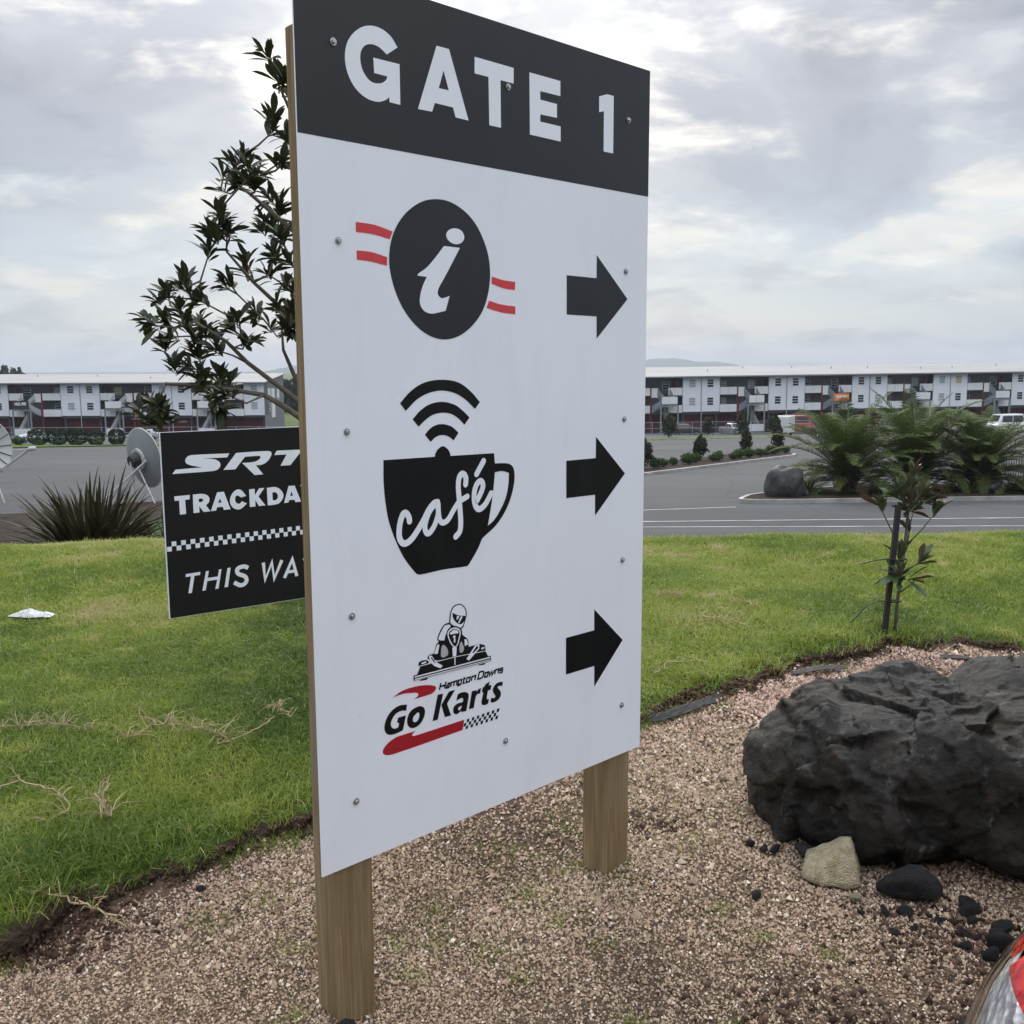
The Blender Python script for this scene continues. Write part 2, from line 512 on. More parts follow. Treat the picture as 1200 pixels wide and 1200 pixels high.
# planted island on the right with its kerb
isl_front = [(9.35, 39.6), (9.2, 39.1), (9.6, 38.75), (10.6, 38.7), (14, 39.1), (20.98, 39.85), (30, 40.9), (40, 42.0)]
isl = isl_front + [(40, 49), (24, 47.5), (16.5, 46.0), (12.2, 43.6), (10.0, 41.0)]
sheet('garden_island', isl, MAT_MULCH, 0.14)
def dens(pts, n=5):
    o = []
    for (a, b) in zip(pts[:-1], pts[1:]):
        for k in range(n): o.append((a[0] + (b[0] - a[0]) * k / n, a[1] + (b[1] - a[1]) * k / n))
    return o + [pts[-1]]
strip('kerb', dens([(16.5, 46.1), (12.2, 43.7), (10.0, 41.1)] + isl_front, 4), 0.18, MAT_KERB, 0.17, 0.25)
# median between the aisles
med = [(5.0, 52.5), (7.73, 56.25), (15, 67.2), (22.6, 78.6), (23.4, 81.0)]
medb = [(24.2, 90.0), (21.0, 86.0), (14.0, 74.5), (8.0, 65.0), (3.5, 57.5)]
sheet('median_bed', med + medb, MAT_MULCH, 0.12)
strip('kerb', dens(med, 4), 0.26, MAT_KERB, 0.16, 0.25)
# far verges and kerbs
sheet('grass_verge', [(-8, 122.5), (17, 123.6), (40, 136.8), (95, 153), (95, 158), (38, 143), (15, 129.5), (-8, 127)], MAT_VERGE, 0.10)
strip('kerb', dens([(-8, 122.3), (17, 123.4), (40, 136.6), (95, 152.8)], 4), 0.30, MAT_KERB, 0.14, 0.25)
sheet('grass_verge', [(-70, 101.5), (-53.5, 105.0), (-40.6, 110.5), (-20, 113), (-20, 117), (-40, 115), (-54, 115), (-70, 113)], MAT_VERGE, 0.10)
# planted strip by the dishes: mulch on top, mown grass below
sheet('mulch_bed', [(-26, 33.9), (-20, 34.4), (-17.3, 36.0), (-15.5, 39.6), (-12, 41.6), (-6, 42.6), (-6, 38.8), (-12.6, 36.9), (-12.2, 33.0), (-11.9, 24.2), (-26, 24.2)], MAT_MULCH, 0.06)
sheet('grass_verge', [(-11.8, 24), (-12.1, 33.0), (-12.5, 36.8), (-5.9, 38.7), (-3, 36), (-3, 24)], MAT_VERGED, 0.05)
# ---- print shapes on the signs (mm on the panel; a third value 1 marks a smooth point)
PRINT=[('gate','white',1,[[(274.3,1950.8),(257.9,1969.2,1),(235.7,1980.4,1),(213.6,1983.4,1),(193.2,1980.6,1),(171.3,1971.1,1),(149.4,1953.1,1),(135.1,1932.2,1),(128.2,1905.6,1),(130.3,1879.7,1),(140.1,1856.2,1),(156.3,1837.4,1),(177.6,1825.3,1),(199.4,1820.5,1),(220.1,1821.6,1),(237.9,1828.9,1),(247.9,1837),(248.2,1825.7),(279.4,1825),(279.3,1915.1),(205.3,1914.7),(206.6,1881.8),(243.3,1881.3),(240.8,1874.4,1),(230.9,1865.8,1),(216.4,1860.9,1),(199,1861.1,1),(183.6,1870.5,1),(173.2,1885.6,1),(169.2,1904.3,1),(171.9,1921.8,1),(182.5,1935.6,1),(199.9,1942.6,1),(218.7,1941.7,1),(232.9,1935.5,1),(243.3,1929)]]),('gate','white',1,[[(391,1979.2),(429.9,1979.5),(490.4,1824.1),(448.3,1824.7),(440.3,1846.6),(383.2,1847.3),(374.7,1825.8),(331.5,1824.7)],[(411.9,1926.9),(427.6,1884),(396.2,1883.5)]]),('gate','white',1,[[(512.2,1978.7),(645.6,1978.3),(645.4,1940.1),(599.2,1939.9),(600.1,1824.2),(559.9,1824.1),(558,1939.8),(511.8,1939.5)]]),('gate','white',1,[[(702.2,1978.6),(818.9,1978.8),(819,1940.1),(741.9,1939.3),(742.4,1917.8),(805.7,1917.5),(805.9,1882),(742.4,1880.7),(742.4,1862.2),(820.4,1862.2),(820.6,1823),(703.8,1823.5)]]),('gate','white',1,[[(975.6,1967.2),(1009.1,1979),(1037.7,1979.2),(1037.6,1822.5),(996.6,1822.3),(996.2,1931.3),(976.2,1925.2)]]),('info','dark',1,[[(380.6,1623.4,1),(425.7,1622.3,1),(471.6,1606,1),(509.2,1578.5,1),(537.8,1538.9,1),(554.5,1497.6,1),(559,1451.3,1),(551.1,1404.1,1),(530.9,1360,1),(496.4,1323,1),(453,1297,1),(406.1,1286.5,1),(360.7,1293.4,1),(316.8,1316.4,1),(278.8,1354.2,1),(254.4,1396.5,1),(240.9,1438.7,1),(237.7,1474.6,1),(245,1514.3,1),(262.6,1550.2,1),(292.9,1584.2,1),(336.4,1611.9,1)]]),('info','white',2,[[(443,1559.9,1),(463.9,1555.2,1),(472.1,1540.4,1),(463.5,1527.5,1),(444.7,1521.8,1),(424,1526.6,1),(413.3,1540.4,1),(422.2,1553.9,1)]]),('info','white',2,[[(405.6,1514.2),(457.6,1513.8),(432.4,1476.6,1),(404.1,1435.1,1),(386.4,1410,1),(384.3,1396.1,1),(394.2,1387.9,1),(407.9,1389.6,1),(421.8,1394.4),(408.3,1357.3),(384.4,1351.9,1),(361.8,1348.7,1),(339.7,1354.7,1),(327.7,1371.3,1),(329.5,1393.5,1),(338.8,1417.7,1),(350.2,1436.4),(321.7,1437.7),(323.1,1442.1),(350.7,1459.1,1),(377.9,1484.8,1)]]),('info','red',1,[[(145.5,1547.1),(196.9,1545.6,1),(249.7,1535),(240.9,1516.6),(194.2,1523.6,1),(145.5,1525)]]),('info','red',1,[[(146.2,1483.8),(187,1483.1,1),(232.3,1474.8),(231,1455.1),(186.3,1461.2,1),(145.9,1463.1)]]),('info','red',1,[[(565.5,1449.9),(606.7,1443.3,1),(648.9,1441.3),(647.8,1419.8),(606.6,1422.5,1),(563.8,1431.8)]]),('info','red',1,[[(554.9,1388.7),(596.1,1380.7,1),(649.1,1377.3),(648.5,1356.8),(595.9,1360.5,1),(545.8,1369.6)]]),('arrow0','dark',1,[[(847,1470.6),(971.5,1469.8),(971.4,1534.2),(1109.7,1417.2),(973.7,1298.5),(972.9,1362.1),(847.6,1363.3)]]),('arrow1','black',1,[[(848.4,952.2),(974.4,951.9),(974.7,1014.8),(1108.2,896.6),(973.5,780.5),(972.7,843.2),(849,844.5)]]),('arrow2','black',1,[[(850,430.1),(974.4,429.8),(973.6,494.8),(1107.4,373.7),(976.6,252.6),(975.8,317.9),(850.7,318.3)]]),('cup','black',1,[[(261.1,1131.4),(294.2,1159.9,1),(335.9,1180,1),(393.9,1186.8,1),(449.5,1178.6,1),(490.1,1154.9,1),(520.2,1127.7),(502.8,1110.3),(473.3,1133.5,1),(437,1151.9,1),(393.4,1159.7,1),(350.7,1154.4,1),(312.4,1138.9,1),(278.2,1112.4)]]),('cup','black',1,[[(298.9,1091.3),(323.1,1111.9,1),(353.9,1126.8,1),(394.9,1131.5,1),(436.5,1122.2,1),(462.7,1106,1),(483.8,1089.1),(466.3,1070.8),(448.1,1086.4,1),(424.1,1099.5,1),(394.4,1104.2,1),(363.1,1100.1,1),(337.8,1087.5,1),(316.6,1072.5)]]),('cup','black',1,[[(336.3,1051.5),(352.7,1065.8,1),(372.3,1074,1),(393.9,1075.6,1),(419.6,1069.6,1),(433.5,1061.3,1),(445.9,1050.9),(429,1032.2),(415.2,1042.1,1),(393.4,1048.1,1),(371.7,1044.3,1),(354,1032.8)]]),('cup','black',1,[[(208,996.4),(366.8,994.5),(368.9,1002.6,1),(377,1012.8,1),(392.9,1019.6,1),(408.6,1011.9,1),(416.5,1001.2,1),(418.3,993.4),(568.9,991.3),(571.8,963.7),(603.9,962.1,1),(626.2,958,1),(639.7,946.5,1),(644.1,923,1),(639.4,893.6,1),(625.7,858.3,1),(603,824.1,1),(571.6,794.5,1),(534.3,772.5,1),(523.4,765.7),(510.2,742.8,1),(488.6,716.4,1),(473.6,700.6,1),(463.1,698.8,1),(389.1,701.4,1),(317.9,699.2,1),(304.5,701.8,1),(295.1,710.3,1),(265.6,746.8,1),(240.7,792.6,1),(220.1,846.1,1),(210.7,897.6,1),(207,945.2,1)],[(571.6,940),(597.1,941.4,1),(622.9,934.6),(620.5,901.8,1),(610,866.4,1),(589.7,835.4,1),(567.4,811.4,1),(544.5,798.2),(556.8,848.5,1),(565.9,896.6,1)]]),('kart','black',1,[[(408.6,556.2,1),(389.9,555.5,1),(379.7,546.7,1),(370.9,533.6,1),(365.5,521,1),(369.9,513.3,1),(362.4,507.9,1),(352.4,486,1),(336.6,484,1),(333.6,475.1,1),(366.7,463.6),(475.2,459.5),(472.5,483.6,1),(469.7,500.6,1),(452,515.7,1),(446.3,530.7)]]),('kart','white',2,[[(408.5,552.1),(391.2,552.1,1),(382.5,542.8,1),(372.8,528.7,1),(370.6,518.8,1),(389.1,512.9),(395.1,528.9,1),(411.3,544.2)]]),('kart','white',2,[[(365.2,506.2),(372.6,505.4),(366.5,482),(353.7,483.5)]]),('kart','white',2,[[(457.8,502.4),(466.2,501.3),(470.8,486.3),(459,483.5)]]),('kart','grey',2,[[(383.1,501.5,1),(396,493.2,1),(401.5,479.4,1),(398.5,470.7,1),(379.7,470,1),(377.1,482.1,1)]]),('kart','grey',2,[[(445.8,498.3,1),(453.1,487.5,1),(455.9,475.2,1),(445.4,468,1),(440.2,480.7,1)]]),('kart','black',4,[[(440,602.3,1),(454.7,595.9,1),(464.3,583.2,1),(467.1,569.9,1),(463,556.7,1),(458.4,544.7,1),(452.9,535.3,1),(445.8,533.2,1),(428.8,540.5,1),(414.3,548.3,1),(406.6,556.6,1),(407.4,570.2,1),(410.6,585.6,1),(420.9,598.7,1)]]),('kart','white',5,[[(440,599.3,1),(452.6,593.7,1),(460.7,582.6,1),(463.2,570.6,1),(459.5,557.3,1),(454.8,545.4,1),(449.4,538.3,1),(444.9,536.8,1),(428.8,543.7,1),(415.8,550.7,1),(410.4,557,1),(411.2,569.5,1),(414,583.9,1),(423.2,596,1)]]),('kart','black',6,[[(417.2,582.6),(435.1,572.6,1),(463.2,565.3),(458.5,554,1),(451,547.3,1),(439.2,547.8,1),(426.1,557.6,1),(419,569.2,1)]]),('kart','white',7,[[(433.1,571.3),(441,568.3),(434.4,560.2),(430.6,561.9)]]),('kart','white',7,[[(446.3,567.8),(452.2,565.8),(440.7,550.3),(435.7,551.7)]]),('kart','black',8,[[(396,531,1),(405.5,543.5,1),(425.9,545,1),(443.4,536.4,1),(449.8,524.3,1),(446,507.6,1),(435.3,486.4,1),(429.9,461.9),(411.4,463.4),(409.8,489.2,1),(400,511.9,1)]]),('kart','white',9,[[(399.5,530.4,1),(408.3,539.7,1),(425.3,541.2,1),(440.4,533.7,1),(444.4,524.1,1),(440.7,508.6,1),(430.3,488.6,1),(416.3,492.1,1),(403,513.6,1)]]),('kart','black',10,[[(403.2,528.5,1),(411.2,536.2,1),(424.9,537.5,1),(436.9,531.4,1),(440.6,523.7,1),(437.1,510.4,1),(428.6,491.2,1),(418.4,494.4,1),(406.7,514,1)]]),('kart','white',11,[[(407.5,527,1),(414,533.4,1),(424.9,535.5,1),(434.5,530.2,1),(436.2,524.5,1),(422.7,524.8,1)]]),('kart','white',11,[[(415.8,516.2),(421.1,520.5),(425.8,519.6),(425.5,501.1),(420.5,500.9),(420.7,514.3)]]),('kart','white',11,[[(414.8,489.4),(430,486.8),(427.9,463.5),(416.4,464.2)]]),('kart','black',12,[[(297.6,441),(309.1,462.2),(334.2,462.5),(421.7,463.6),(530.3,457.7),(541,438.8)]]),('kart','black',2,[[(302.2,463.7),(305.7,472.4,1),(321.8,474.2,1),(333.5,470.2,1),(336.1,462.8),(307.7,462.5)]]),('kart','white',3,[[(312,468.8),(326.8,470.2),(328.4,465.8),(313.3,464.9)]]),('kart','black',2,[[(472.5,478.9),(510.5,480.3),(530.5,472),(533.4,456.6),(472.2,459.7)]]),('kart','white',3,[[(516.5,467.2),(528.3,468.2),(528.5,463.3),(518,462.1)]]),('kart','white',13,[[(336,481.5,1),(344.4,481.5,1),(358.2,463.1,1),(382.1,446.5),(373.4,441.9),(349.5,455.8,1)]]),('kart','white',13,[[(493.7,478.9),(510.5,480.3),(508.8,466.9),(472,441.8),(463,447.5)]]),('kart','black',14,[[(341.5,476.9),(345.7,477.1),(358.1,459.7),(355.2,458)]]),('kart','black',14,[[(498.2,474.9),(505.8,475.8),(504.2,469),(487.3,458.2),(484.3,461.2)]]),('kart','black',16,[[(285.3,441.5),(550.5,439.2),(551.3,425.1),(286.3,428.4)]]),('kart','white',17,[[(288.5,438.5),(548.2,436.3),(548.2,432.9),(288.4,435.2)]]),('kart','white',17,[[(289.2,431.9),(548.2,429.1),(548.1,426.9),(289.1,429.2)]]),('kart','black',1,[[(304.7,425.2),(334.3,426),(329.1,420.4),(309.6,422)]]),('kart','black',1,[[(504.6,422.5),(533.1,422.4),(528.4,418.2),(511.3,419.4)]]),('gokarts','darkred',1,[[(218.8,398.5),(248.4,408.9,1),(283.2,411.1,1),(318.6,408.1,1),(346.8,401.2,1),(359.1,393.5,1),(355.6,384.8,1),(343.7,378.8),(284.9,378.1),(297.7,382.8,1),(301.1,388.2,1),(295.4,393.3,1),(277.9,397.2,1),(253.1,400.6,1)]]),('gokarts','darkred',1,[[(229.5,293.2),(290.6,293.1),(280.3,287.9,1),(279,283.4,1),(285.2,280.7,1),(454.3,281),(448.4,253.6),(274.4,250.6),(237,250.6,1),(210,251,1),(193.2,255.7,1),(185.7,264,1),(190.1,275.1,1),(206.1,286.1,1)]]),('gokarts','black',1,[[(264.2,369.7),(261.1,354.3),(244.6,357.4,1),(227.4,353.5,1),(216.1,342,1),(212.1,329.7,1),(216.7,320.3,1),(223.9,316.3,1),(235,316.5),(238.2,327),(231.6,330.2),(234.9,342.3),(260.3,342.1),(249.5,305.4),(229.7,302.4,1),(211.4,303.2,1),(197.1,311.1,1),(192.3,325.7,1),(195.6,341.1,1),(205.6,356.9,1),(221.7,368.2,1),(241.3,373,1)]]),('gokarts','black',1,[[(294.5,355.4,1),(307.2,354.8,1),(318.6,347.4,1),(321.4,334,1),(315.4,318.7,1),(302.3,306.2,1),(283.2,302.4,1),(269.5,308.5,1),(263.6,320.5,1),(265.2,335.7,1),(275.5,349.7,1)],[(291.6,337.3,1),(298,340.3,1),(303,335.5,1),(301.5,325.4,1),(294.9,317.6,1),(286.1,317.4,1),(281.9,323,1),(283.9,331.9,1)]]),('gokarts','black',1,[[(364.3,371.6),(382.5,370.4),(363.5,304.3),(345.8,304.2)]]),('gokarts','black',1,[[(376,341.2),(402.5,371.4),(423.9,371.4),(395.5,340.1),(408.8,304.2),(387.5,305)]]),('gokarts','black',1,[[(432.6,357.2),(448,358.7,1),(463.4,355,1),(470.7,347.3,1),(469.9,336.1,1),(462,303.1),(443.6,304.5),(444.4,308.8),(430.6,302.9,1),(420.1,306.1,1),(416,314.6,1),(419.2,325.9,1),(433.4,331.8,1),(448.8,331.8,1),(451.3,338.7,1),(446.6,343.6,1),(427.7,340.1)],[(447,321.9),(436.8,320.7,1),(433.2,315.9,1),(436.6,311.3,1),(442.6,314.5,1)]]),('gokarts','black',1,[[(482.6,353.9),(500.8,352.5),(498.8,346.3),(505.7,353.3,1),(516,355),(511.7,340.4),(500.6,340.2,1),(495.7,333.8,1),(488.5,305.1),(471.1,306.1)]]),('gokarts','black',1,[[(530.3,360.9),(547.8,366.9),(543.9,355.9),(554.4,355),(550.1,342),(540.8,342.2),(536.2,322.2,1),(538.6,317.3,1),(544.1,317.4),(541,304.6),(529.8,303.5,1),(518.7,307.2,1),(516.8,315.3,1),(524,341.4),(517.8,341.3),(521.7,355.3),(527.8,355.7)]]),('gokarts','black',1,[[(596.2,354.5),(594.3,342.9),(580.3,345.6,1),(576.5,342.6,1),(585.3,331.8,1),(589,319.2,1),(580,307.8,1),(562.3,303.3,1),(549.7,306.4),(552.3,318.3),(564.9,315.3,1),(567.5,320.5,1),(560,331.9,1),(559.6,343.6,1),(570.3,353.7,1),(582.9,356,1)]]),('gokarts','black',1,[[(453.5,270.5),(462,270.5),(460,261.9),(451.6,261.9)]]),('gokarts','black',1,[[(464.4,279.6),(473,279.7),(471,271),(462.4,270.9)]]),('gokarts','black',1,[[(460.3,261.6),(468.8,261.6),(466.7,252.9),(458.3,252.9)]]),('gokarts','black',1,[[(471.3,270.6),(479.8,270.7),(477.7,262),(469.2,261.9)]]),('gokarts','black',1,[[(482.3,279.8),(491,280),(488.9,271.2),(480.3,271.1)]]),('gokarts','black',1,[[(478,261.6),(486.6,261.6),(484.5,252.8),(475.9,252.8)]]),('gokarts','black',1,[[(489.1,270.8),(497.8,270.9),(495.6,262),(487,262)]]),('gokarts','black',1,[[(500.4,280.1),(509.1,280.2),(506.9,271.3),(498.2,271.2)]]),('gokarts','black',1,[[(495.9,261.6),(504.6,261.7),(502.4,252.7),(493.8,252.8)]]),('gokarts','black',1,[[(507.2,270.9),(515.9,271),(513.7,262.1),(505,262)]]),('gokarts','black',1,[[(518.6,280.4),(527.4,280.5),(525.2,271.5),(516.4,271.4)]]),('gokarts','black',1,[[(514,261.7),(522.7,261.7),(520.4,252.7),(511.7,252.7)]]),('gokarts','black',1,[[(525.4,271.1),(534.2,271.2),(531.9,262.1),(523.2,262.1)]]),('gokarts','black',1,[[(537,280.7),(545.9,280.8),(543.6,271.6),(534.7,271.6)]]),('gokarts','black',1,[[(532.2,261.7),(541,261.7),(538.7,252.6),(529.9,252.6)]]),('gokarts','black',1,[[(543.8,271.3),(552.7,271.3),(550.3,262.2),(541.5,262.1)]]),('gokarts','black',1,[[(555.6,280.9),(564.6,281.1),(562.1,271.8),(553.2,271.7)]]),('gokarts','black',1,[[(550.6,261.8),(559.5,261.8),(557.1,252.5),(548.2,252.6)]]),('gokarts','black',1,[[(562.4,271.4),(571.4,271.5),(568.9,262.2),(560,262.2)]]),('gokarts','black',1,[[(574.3,281.2),(583.4,281.4),(580.9,272),(571.9,271.9)]]),('gokarts','black',1,[[(569.2,261.8),(578.1,261.8),(575.6,252.5),(566.7,252.5)]]),('trk','white',1,[[(319.1,-111.2),(307.1,-129.7),(188.5,-127.7),(245.5,-135.2,1),(269.2,-148.5,1),(272.7,-166.7,1),(258.4,-183.8,1),(230.7,-189.2,1),(48.1,-190.6),(64.2,-171.2),(186.4,-169),(130.6,-154.9,1),(112.4,-143.2,1),(111.4,-127.4,1),(126.9,-112.4,1),(156.6,-109.4,1)]]),('trk','white',1,[[(351.4,-111.1),(504.4,-110.2,1),(526.9,-117.6,1),(522.7,-138.9,1),(502.2,-162.4,1),(475.7,-174.4,1),(446.8,-174.5),(481.5,-221),(438.3,-221.8),(378.7,-159.9),(437.8,-158.6,1),(464,-147.9,1),(470.9,-136,1),(461.5,-131.2,1),(394.5,-131.7),(344.8,-188.1),(287,-187.4)]]),('trk','white',1,[[(555.4,-111),(731.6,-113.4),(715.8,-132.8),(672.9,-131.7),(623.5,-185.4),(571.5,-185.3),(605.5,-132.4),(541.4,-131.9)]]),('trk','white',1,[[(51.3,-293.3),(122.4,-291.9),(121.3,-312.6),(100,-313.2),(101.3,-378.6),(73,-378.9),(72.3,-313.8),(51.9,-313.9)]]),('trk','white',1,[[(136.6,-291.3),(183.3,-292,1),(209.8,-306.2,1),(211.6,-330.3,1),(195.6,-347),(215.5,-375.8),(183.8,-377.2),(163.6,-348.4),(164,-377.2),(135.8,-377.6)],[(162.9,-314.3),(179.2,-313.8,1),(183,-321.9,1),(175.4,-329.1,1),(163.4,-329.2)]]),('trk','white',1,[[(251.4,-290.2),(284,-289.8),(312.3,-375.5),(280,-375.6),(274.5,-359.9),(248,-360.6),(243,-375.3),(217.3,-376)],[(264.1,-319.6),(270.6,-339.6),(253.9,-340.6)]]),('trk','white',1,[[(392.5,-318),(362.3,-284.9,1),(330.5,-294.7,1),(311.2,-332.7,1),(323.9,-368.5,1),(358,-379.5,1),(394,-355),(369.2,-341.8),(356.1,-353,1),(340.6,-345.5,1),(337,-328.7,1),(345.3,-312.9,1),(366.9,-323.8)]]),('trk','white',1,[[(407.8,-288.4),(435.4,-287.5),(435.3,-318.3),(458,-287.3),(485.2,-286.9),(453.1,-326),(486.8,-372.3),(454.3,-372.6),(436.2,-343.1),(436.2,-372.9),(407.9,-373.5)]]),('trk','white',1,[[(496.9,-287.8),(542.9,-287.6,1),(571.9,-307.3,1),(580.8,-336.3,1),(559.6,-366.1,1),(529.5,-372.9,1),(498.6,-373.3)],[(524,-313),(541.8,-313.1,1),(552.4,-330.9,1),(543.7,-349,1),(525.1,-350.6)]]),('trk','white',1,[[(609.5,-286.9),(641.8,-287.4),(672.7,-369.3),(643.4,-370),(637.1,-356.8),(610.1,-357.1),(606.3,-368.2),(582.8,-369.3)],[(623.2,-314.5),(631.2,-336),(616.3,-337.3)]]),('trk','white',1,[[(670.4,-286.4),(701.2,-286.8),(712,-311.8),(725.3,-286),(754.5,-285.6),(727.1,-332.2),(727.2,-367.5),(698.2,-367),(697.3,-336.2)]]),('trk','white',1,[[(85.6,-658.2),(154.1,-656.2),(151,-671),(125,-671.3),(108.9,-750.6),(92.8,-750.1),(108.8,-671.6),(83.1,-671.8)]]),('trk','white',1,[[(180.3,-656.5),(194.3,-656.5),(186.6,-689.8),(235.9,-689),(242.4,-657.1),(255.5,-655.7),(236.1,-747.7),(220,-747.9),(232.1,-703.3),(184,-704.8),(174.5,-747.7),(158.7,-747.3)]]),('trk','white',1,[[(284.2,-655.1),(300,-653.9),(282.4,-746.1),(265.5,-745.6)]])]
STROKES=[('cup','white',2,16.5,[(282.9,839.2),(280.2,851.7),(268.4,861.4),(256.9,846.6),(250.7,821.6),(252,798.8),(264.7,785.1),(285.5,791.6),(306.9,812.1),(328.7,838.9),(344.7,861.8),(362.6,877.1),(373.2,878.5)]),('cup','white',3,15.180000000000001,[(368.4,874.9),(350.5,861.3),(336.4,838),(331.3,815.4),(339.5,801.5),(355.4,811.1),(367.6,830),(374.7,851),(373.6,874.5)]),('cup','white',4,15.180000000000001,[(375.1,872.8),(376.6,844.6),(381.4,829.1),(391.3,823.6),(407.5,830.3),(424.1,850.7),(444.9,872.9),(459.4,878.8),(473.2,883.9)]),('cup','white',5,16.5,[(467.4,916.2),(468.4,933.5),(458.3,944.4),(446.7,936.8),(442.6,913.5),(445,881.8),(447.8,849.8),(449.4,817.8),(445.7,794.3),(432,782.6)]),('cup','white',2,16.5,[(506.6,869.6),(519.6,887.7),(528.4,907.9),(520.8,920.4),(505.9,912),(497.1,888.1),(499.7,860.6),(512.3,846.5),(533,854.8),(548.3,872.2),(557.1,884.4)]),('cup','white',2,16.5,[(506.2,940.1),(531.2,972.8)]),('kart','white',15,1.6,[(307.7,461.9),(421.7,462),(530.3,456.1)]),('kart','white',15,3.2,[(423.1,461),(422.7,437.8)]),('gokarts','black',1,4.8,[(370.1,383.2),(375.5,400.9)]),('gokarts','black',2,4.8,[(387.9,383.1),(393.2,400.8)]),('gokarts','black',3,4.8,[(372.8,392),(390.5,392)]),('gokarts','black',1,4.8,[(397.4,394.1),(405.8,394.1),(402.5,383),(394.1,383.1),(395.9,388.9),(404.3,388.9)]),('gokarts','black',1,4.8,[(408.3,383),(411.7,394.4),(431.8,394.4),(428.3,382.9)]),('gokarts','black',2,4.8,[(418.1,383),(421.6,394.4)]),('gokarts','black',1,4.8,[(432.3,378.4),(437.2,394.4),(447.3,394.3),(443.8,382.8),(433.7,382.9)]),('gokarts','black',1,4.8,[(456.8,399),(451.9,382.8),(457.8,382.7)]),('gokarts','black',2,4.8,[(451.1,394),(460.6,393.9)]),('gokarts','black',1,4.8,[(464.1,388.5),(465.8,394.3),(477.2,394.3),(473.7,382.7),(462.3,382.7),(464.1,388.5)]),('gokarts','black',1,4.8,[(480.2,382.6),(483.8,394.2),(496.8,394.2),(493.3,382.5)]),('gokarts','black',1,4.8,[(507,391.6),(509.8,400.8),(521.9,400.7),(526.3,397.1),(522.9,386.1),(516.3,382.4),(504.2,382.5),(507,391.6)]),('gokarts','black',1,4.8,[(530.2,388.2),(532,394.1),(542.4,394.1),(538.7,382.3),(528.4,382.4),(530.2,388.2)]),('gokarts','black',1,4.8,[(546.6,394.5),(546.5,382.3),(555.1,393.3),(555.8,382.2),(565.7,394.4)]),('gokarts','black',1,4.8,[(565.8,382.2),(569.4,394),(581.7,394),(578.1,382.1)]),('gokarts','black',1,4.8,[(598.2,394),(587.7,394),(586,388.4),(595.8,388.4),(593.8,382),(583.3,382.1)]),('trk','white',1,20,[(386.5,-667.4,1),(365.8,-657.3,1),(333.5,-665.7,1),(334.4,-687.6,1),(369.9,-707.9,1),(374,-732.3,1),(347.7,-747,1),(313.5,-728.5,1)]),('trk','white',1,17,[(463.9,-650.6),(470.1,-735.8),(507.9,-654.1),(516.5,-736.9),(560.1,-650.3)]),('trk','white',1,17,[(570,-740.8),(615.5,-651.9),(636.1,-739.9)]),('trk','white',2,15,[(589.4,-713.1),(628.9,-712.4)]),('trk','white',1,17,[(678.6,-653),(695,-698.6),(722.6,-649.8)]),('trk','white',1,17,[(694.9,-701.9),(685.8,-741.2)])]
# ------------------------------------------------------------------ the two signs
def wood():
    m = Mat('treated_pine', 0.8, 0.25)
    v = m.coords('Object', (9, 9, 0.55))
    g = m.noise(v, 3.0, 7.0, 0.62, 0.8)
    f = m.noise(m.coords('Object', (60, 60, 1.6)), 3.0, 5.0, 0.6)
    c = m.ramp(g, [(0.28, (0.17, 0.118, 0.058)), (0.50, (0.255, 0.185, 0.098)), (0.70, (0.33, 0.255, 0.150))])
    c = m.mix(m.ramp(f, [(0.40, (0.65, 0.65, 0.65)), (0.62, (0, 0, 0))]), c, (0.135, 0.098, 0.055))
    w = m.noise(m.coords('Object', (3, 3, 1.2)), 2.2, 4.0)
    c = m.mix(m.ramp(w, [(0.55, (0, 0, 0)), (0.75, (0.5, 0.5, 0.5))]), c, (0.24, 0.22, 0.175))
    m.color(c)
    m.bump(m.math('ADD', m.math('MULTIPLY', f, 0.7), g), 0.35, 0.004)
    return m.m
def vinyl(name, c, rough=0.32, spec=0.45, var=0.03):
    m = Mat(name, rough, spec)
    v = m.coords('Object')
    a = m.ramp(m.noise(v, 1.6, 4.0), [(0.3, tuple(x * (1 - var) for x in c)), (0.7, tuple(min(1, x * (1 + var)) for x in c))])
    d = m.ramp(m.noise(m.coords('Object', (1, 1, 0.25)), 9.0, 6.0, 0.7), [(0.52, (0, 0, 0)), (0.78, (0.30, 0.30, 0.30))])
    m.color(m.mix(d, a, tuple(x * 0.75 + 0.02 for x in c)))
    m.rough(m.ramp(m.noise(v, 6.0, 4.0), [(0.3, (rough * 0.85,) * 3), (0.7, (rough * 1.25,) * 3)]))
    m.bump(m.noise(v, 2.5, 3.0), 0.05, 0.02)
    return m.m
WOOD = wood()
V_WHITE = vinyl('white_vinyl', (0.775, 0.82, 0.895))
V_DARK = vinyl('charcoal_vinyl', (0.016, 0.018, 0.022), 0.32, 0.4)
V_BLACK = vinyl('black_vinyl', (0.004, 0.005, 0.006), 0.4, 0.25)
V_RED = vinyl('red_vinyl', (0.60, 0.045, 0.055))
V_DRED = vinyl('dark_red_vinyl', (0.36, 0.010, 0.020))
V_GREY = vinyl('grey_vinyl', (0.42, 0.43, 0.45))
VM = [V_WHITE, V_DARK, V_BLACK, V_RED, V_DRED, V_GREY]
VI = {'white': 0, 'dark': 1, 'black': 2, 'red': 3, 'darkred': 4, 'grey': 5}
STEEL = plain('galvanised_steel', (0.42, 0.43, 0.44), 0.42, 0.2, 40.0, 0.9)
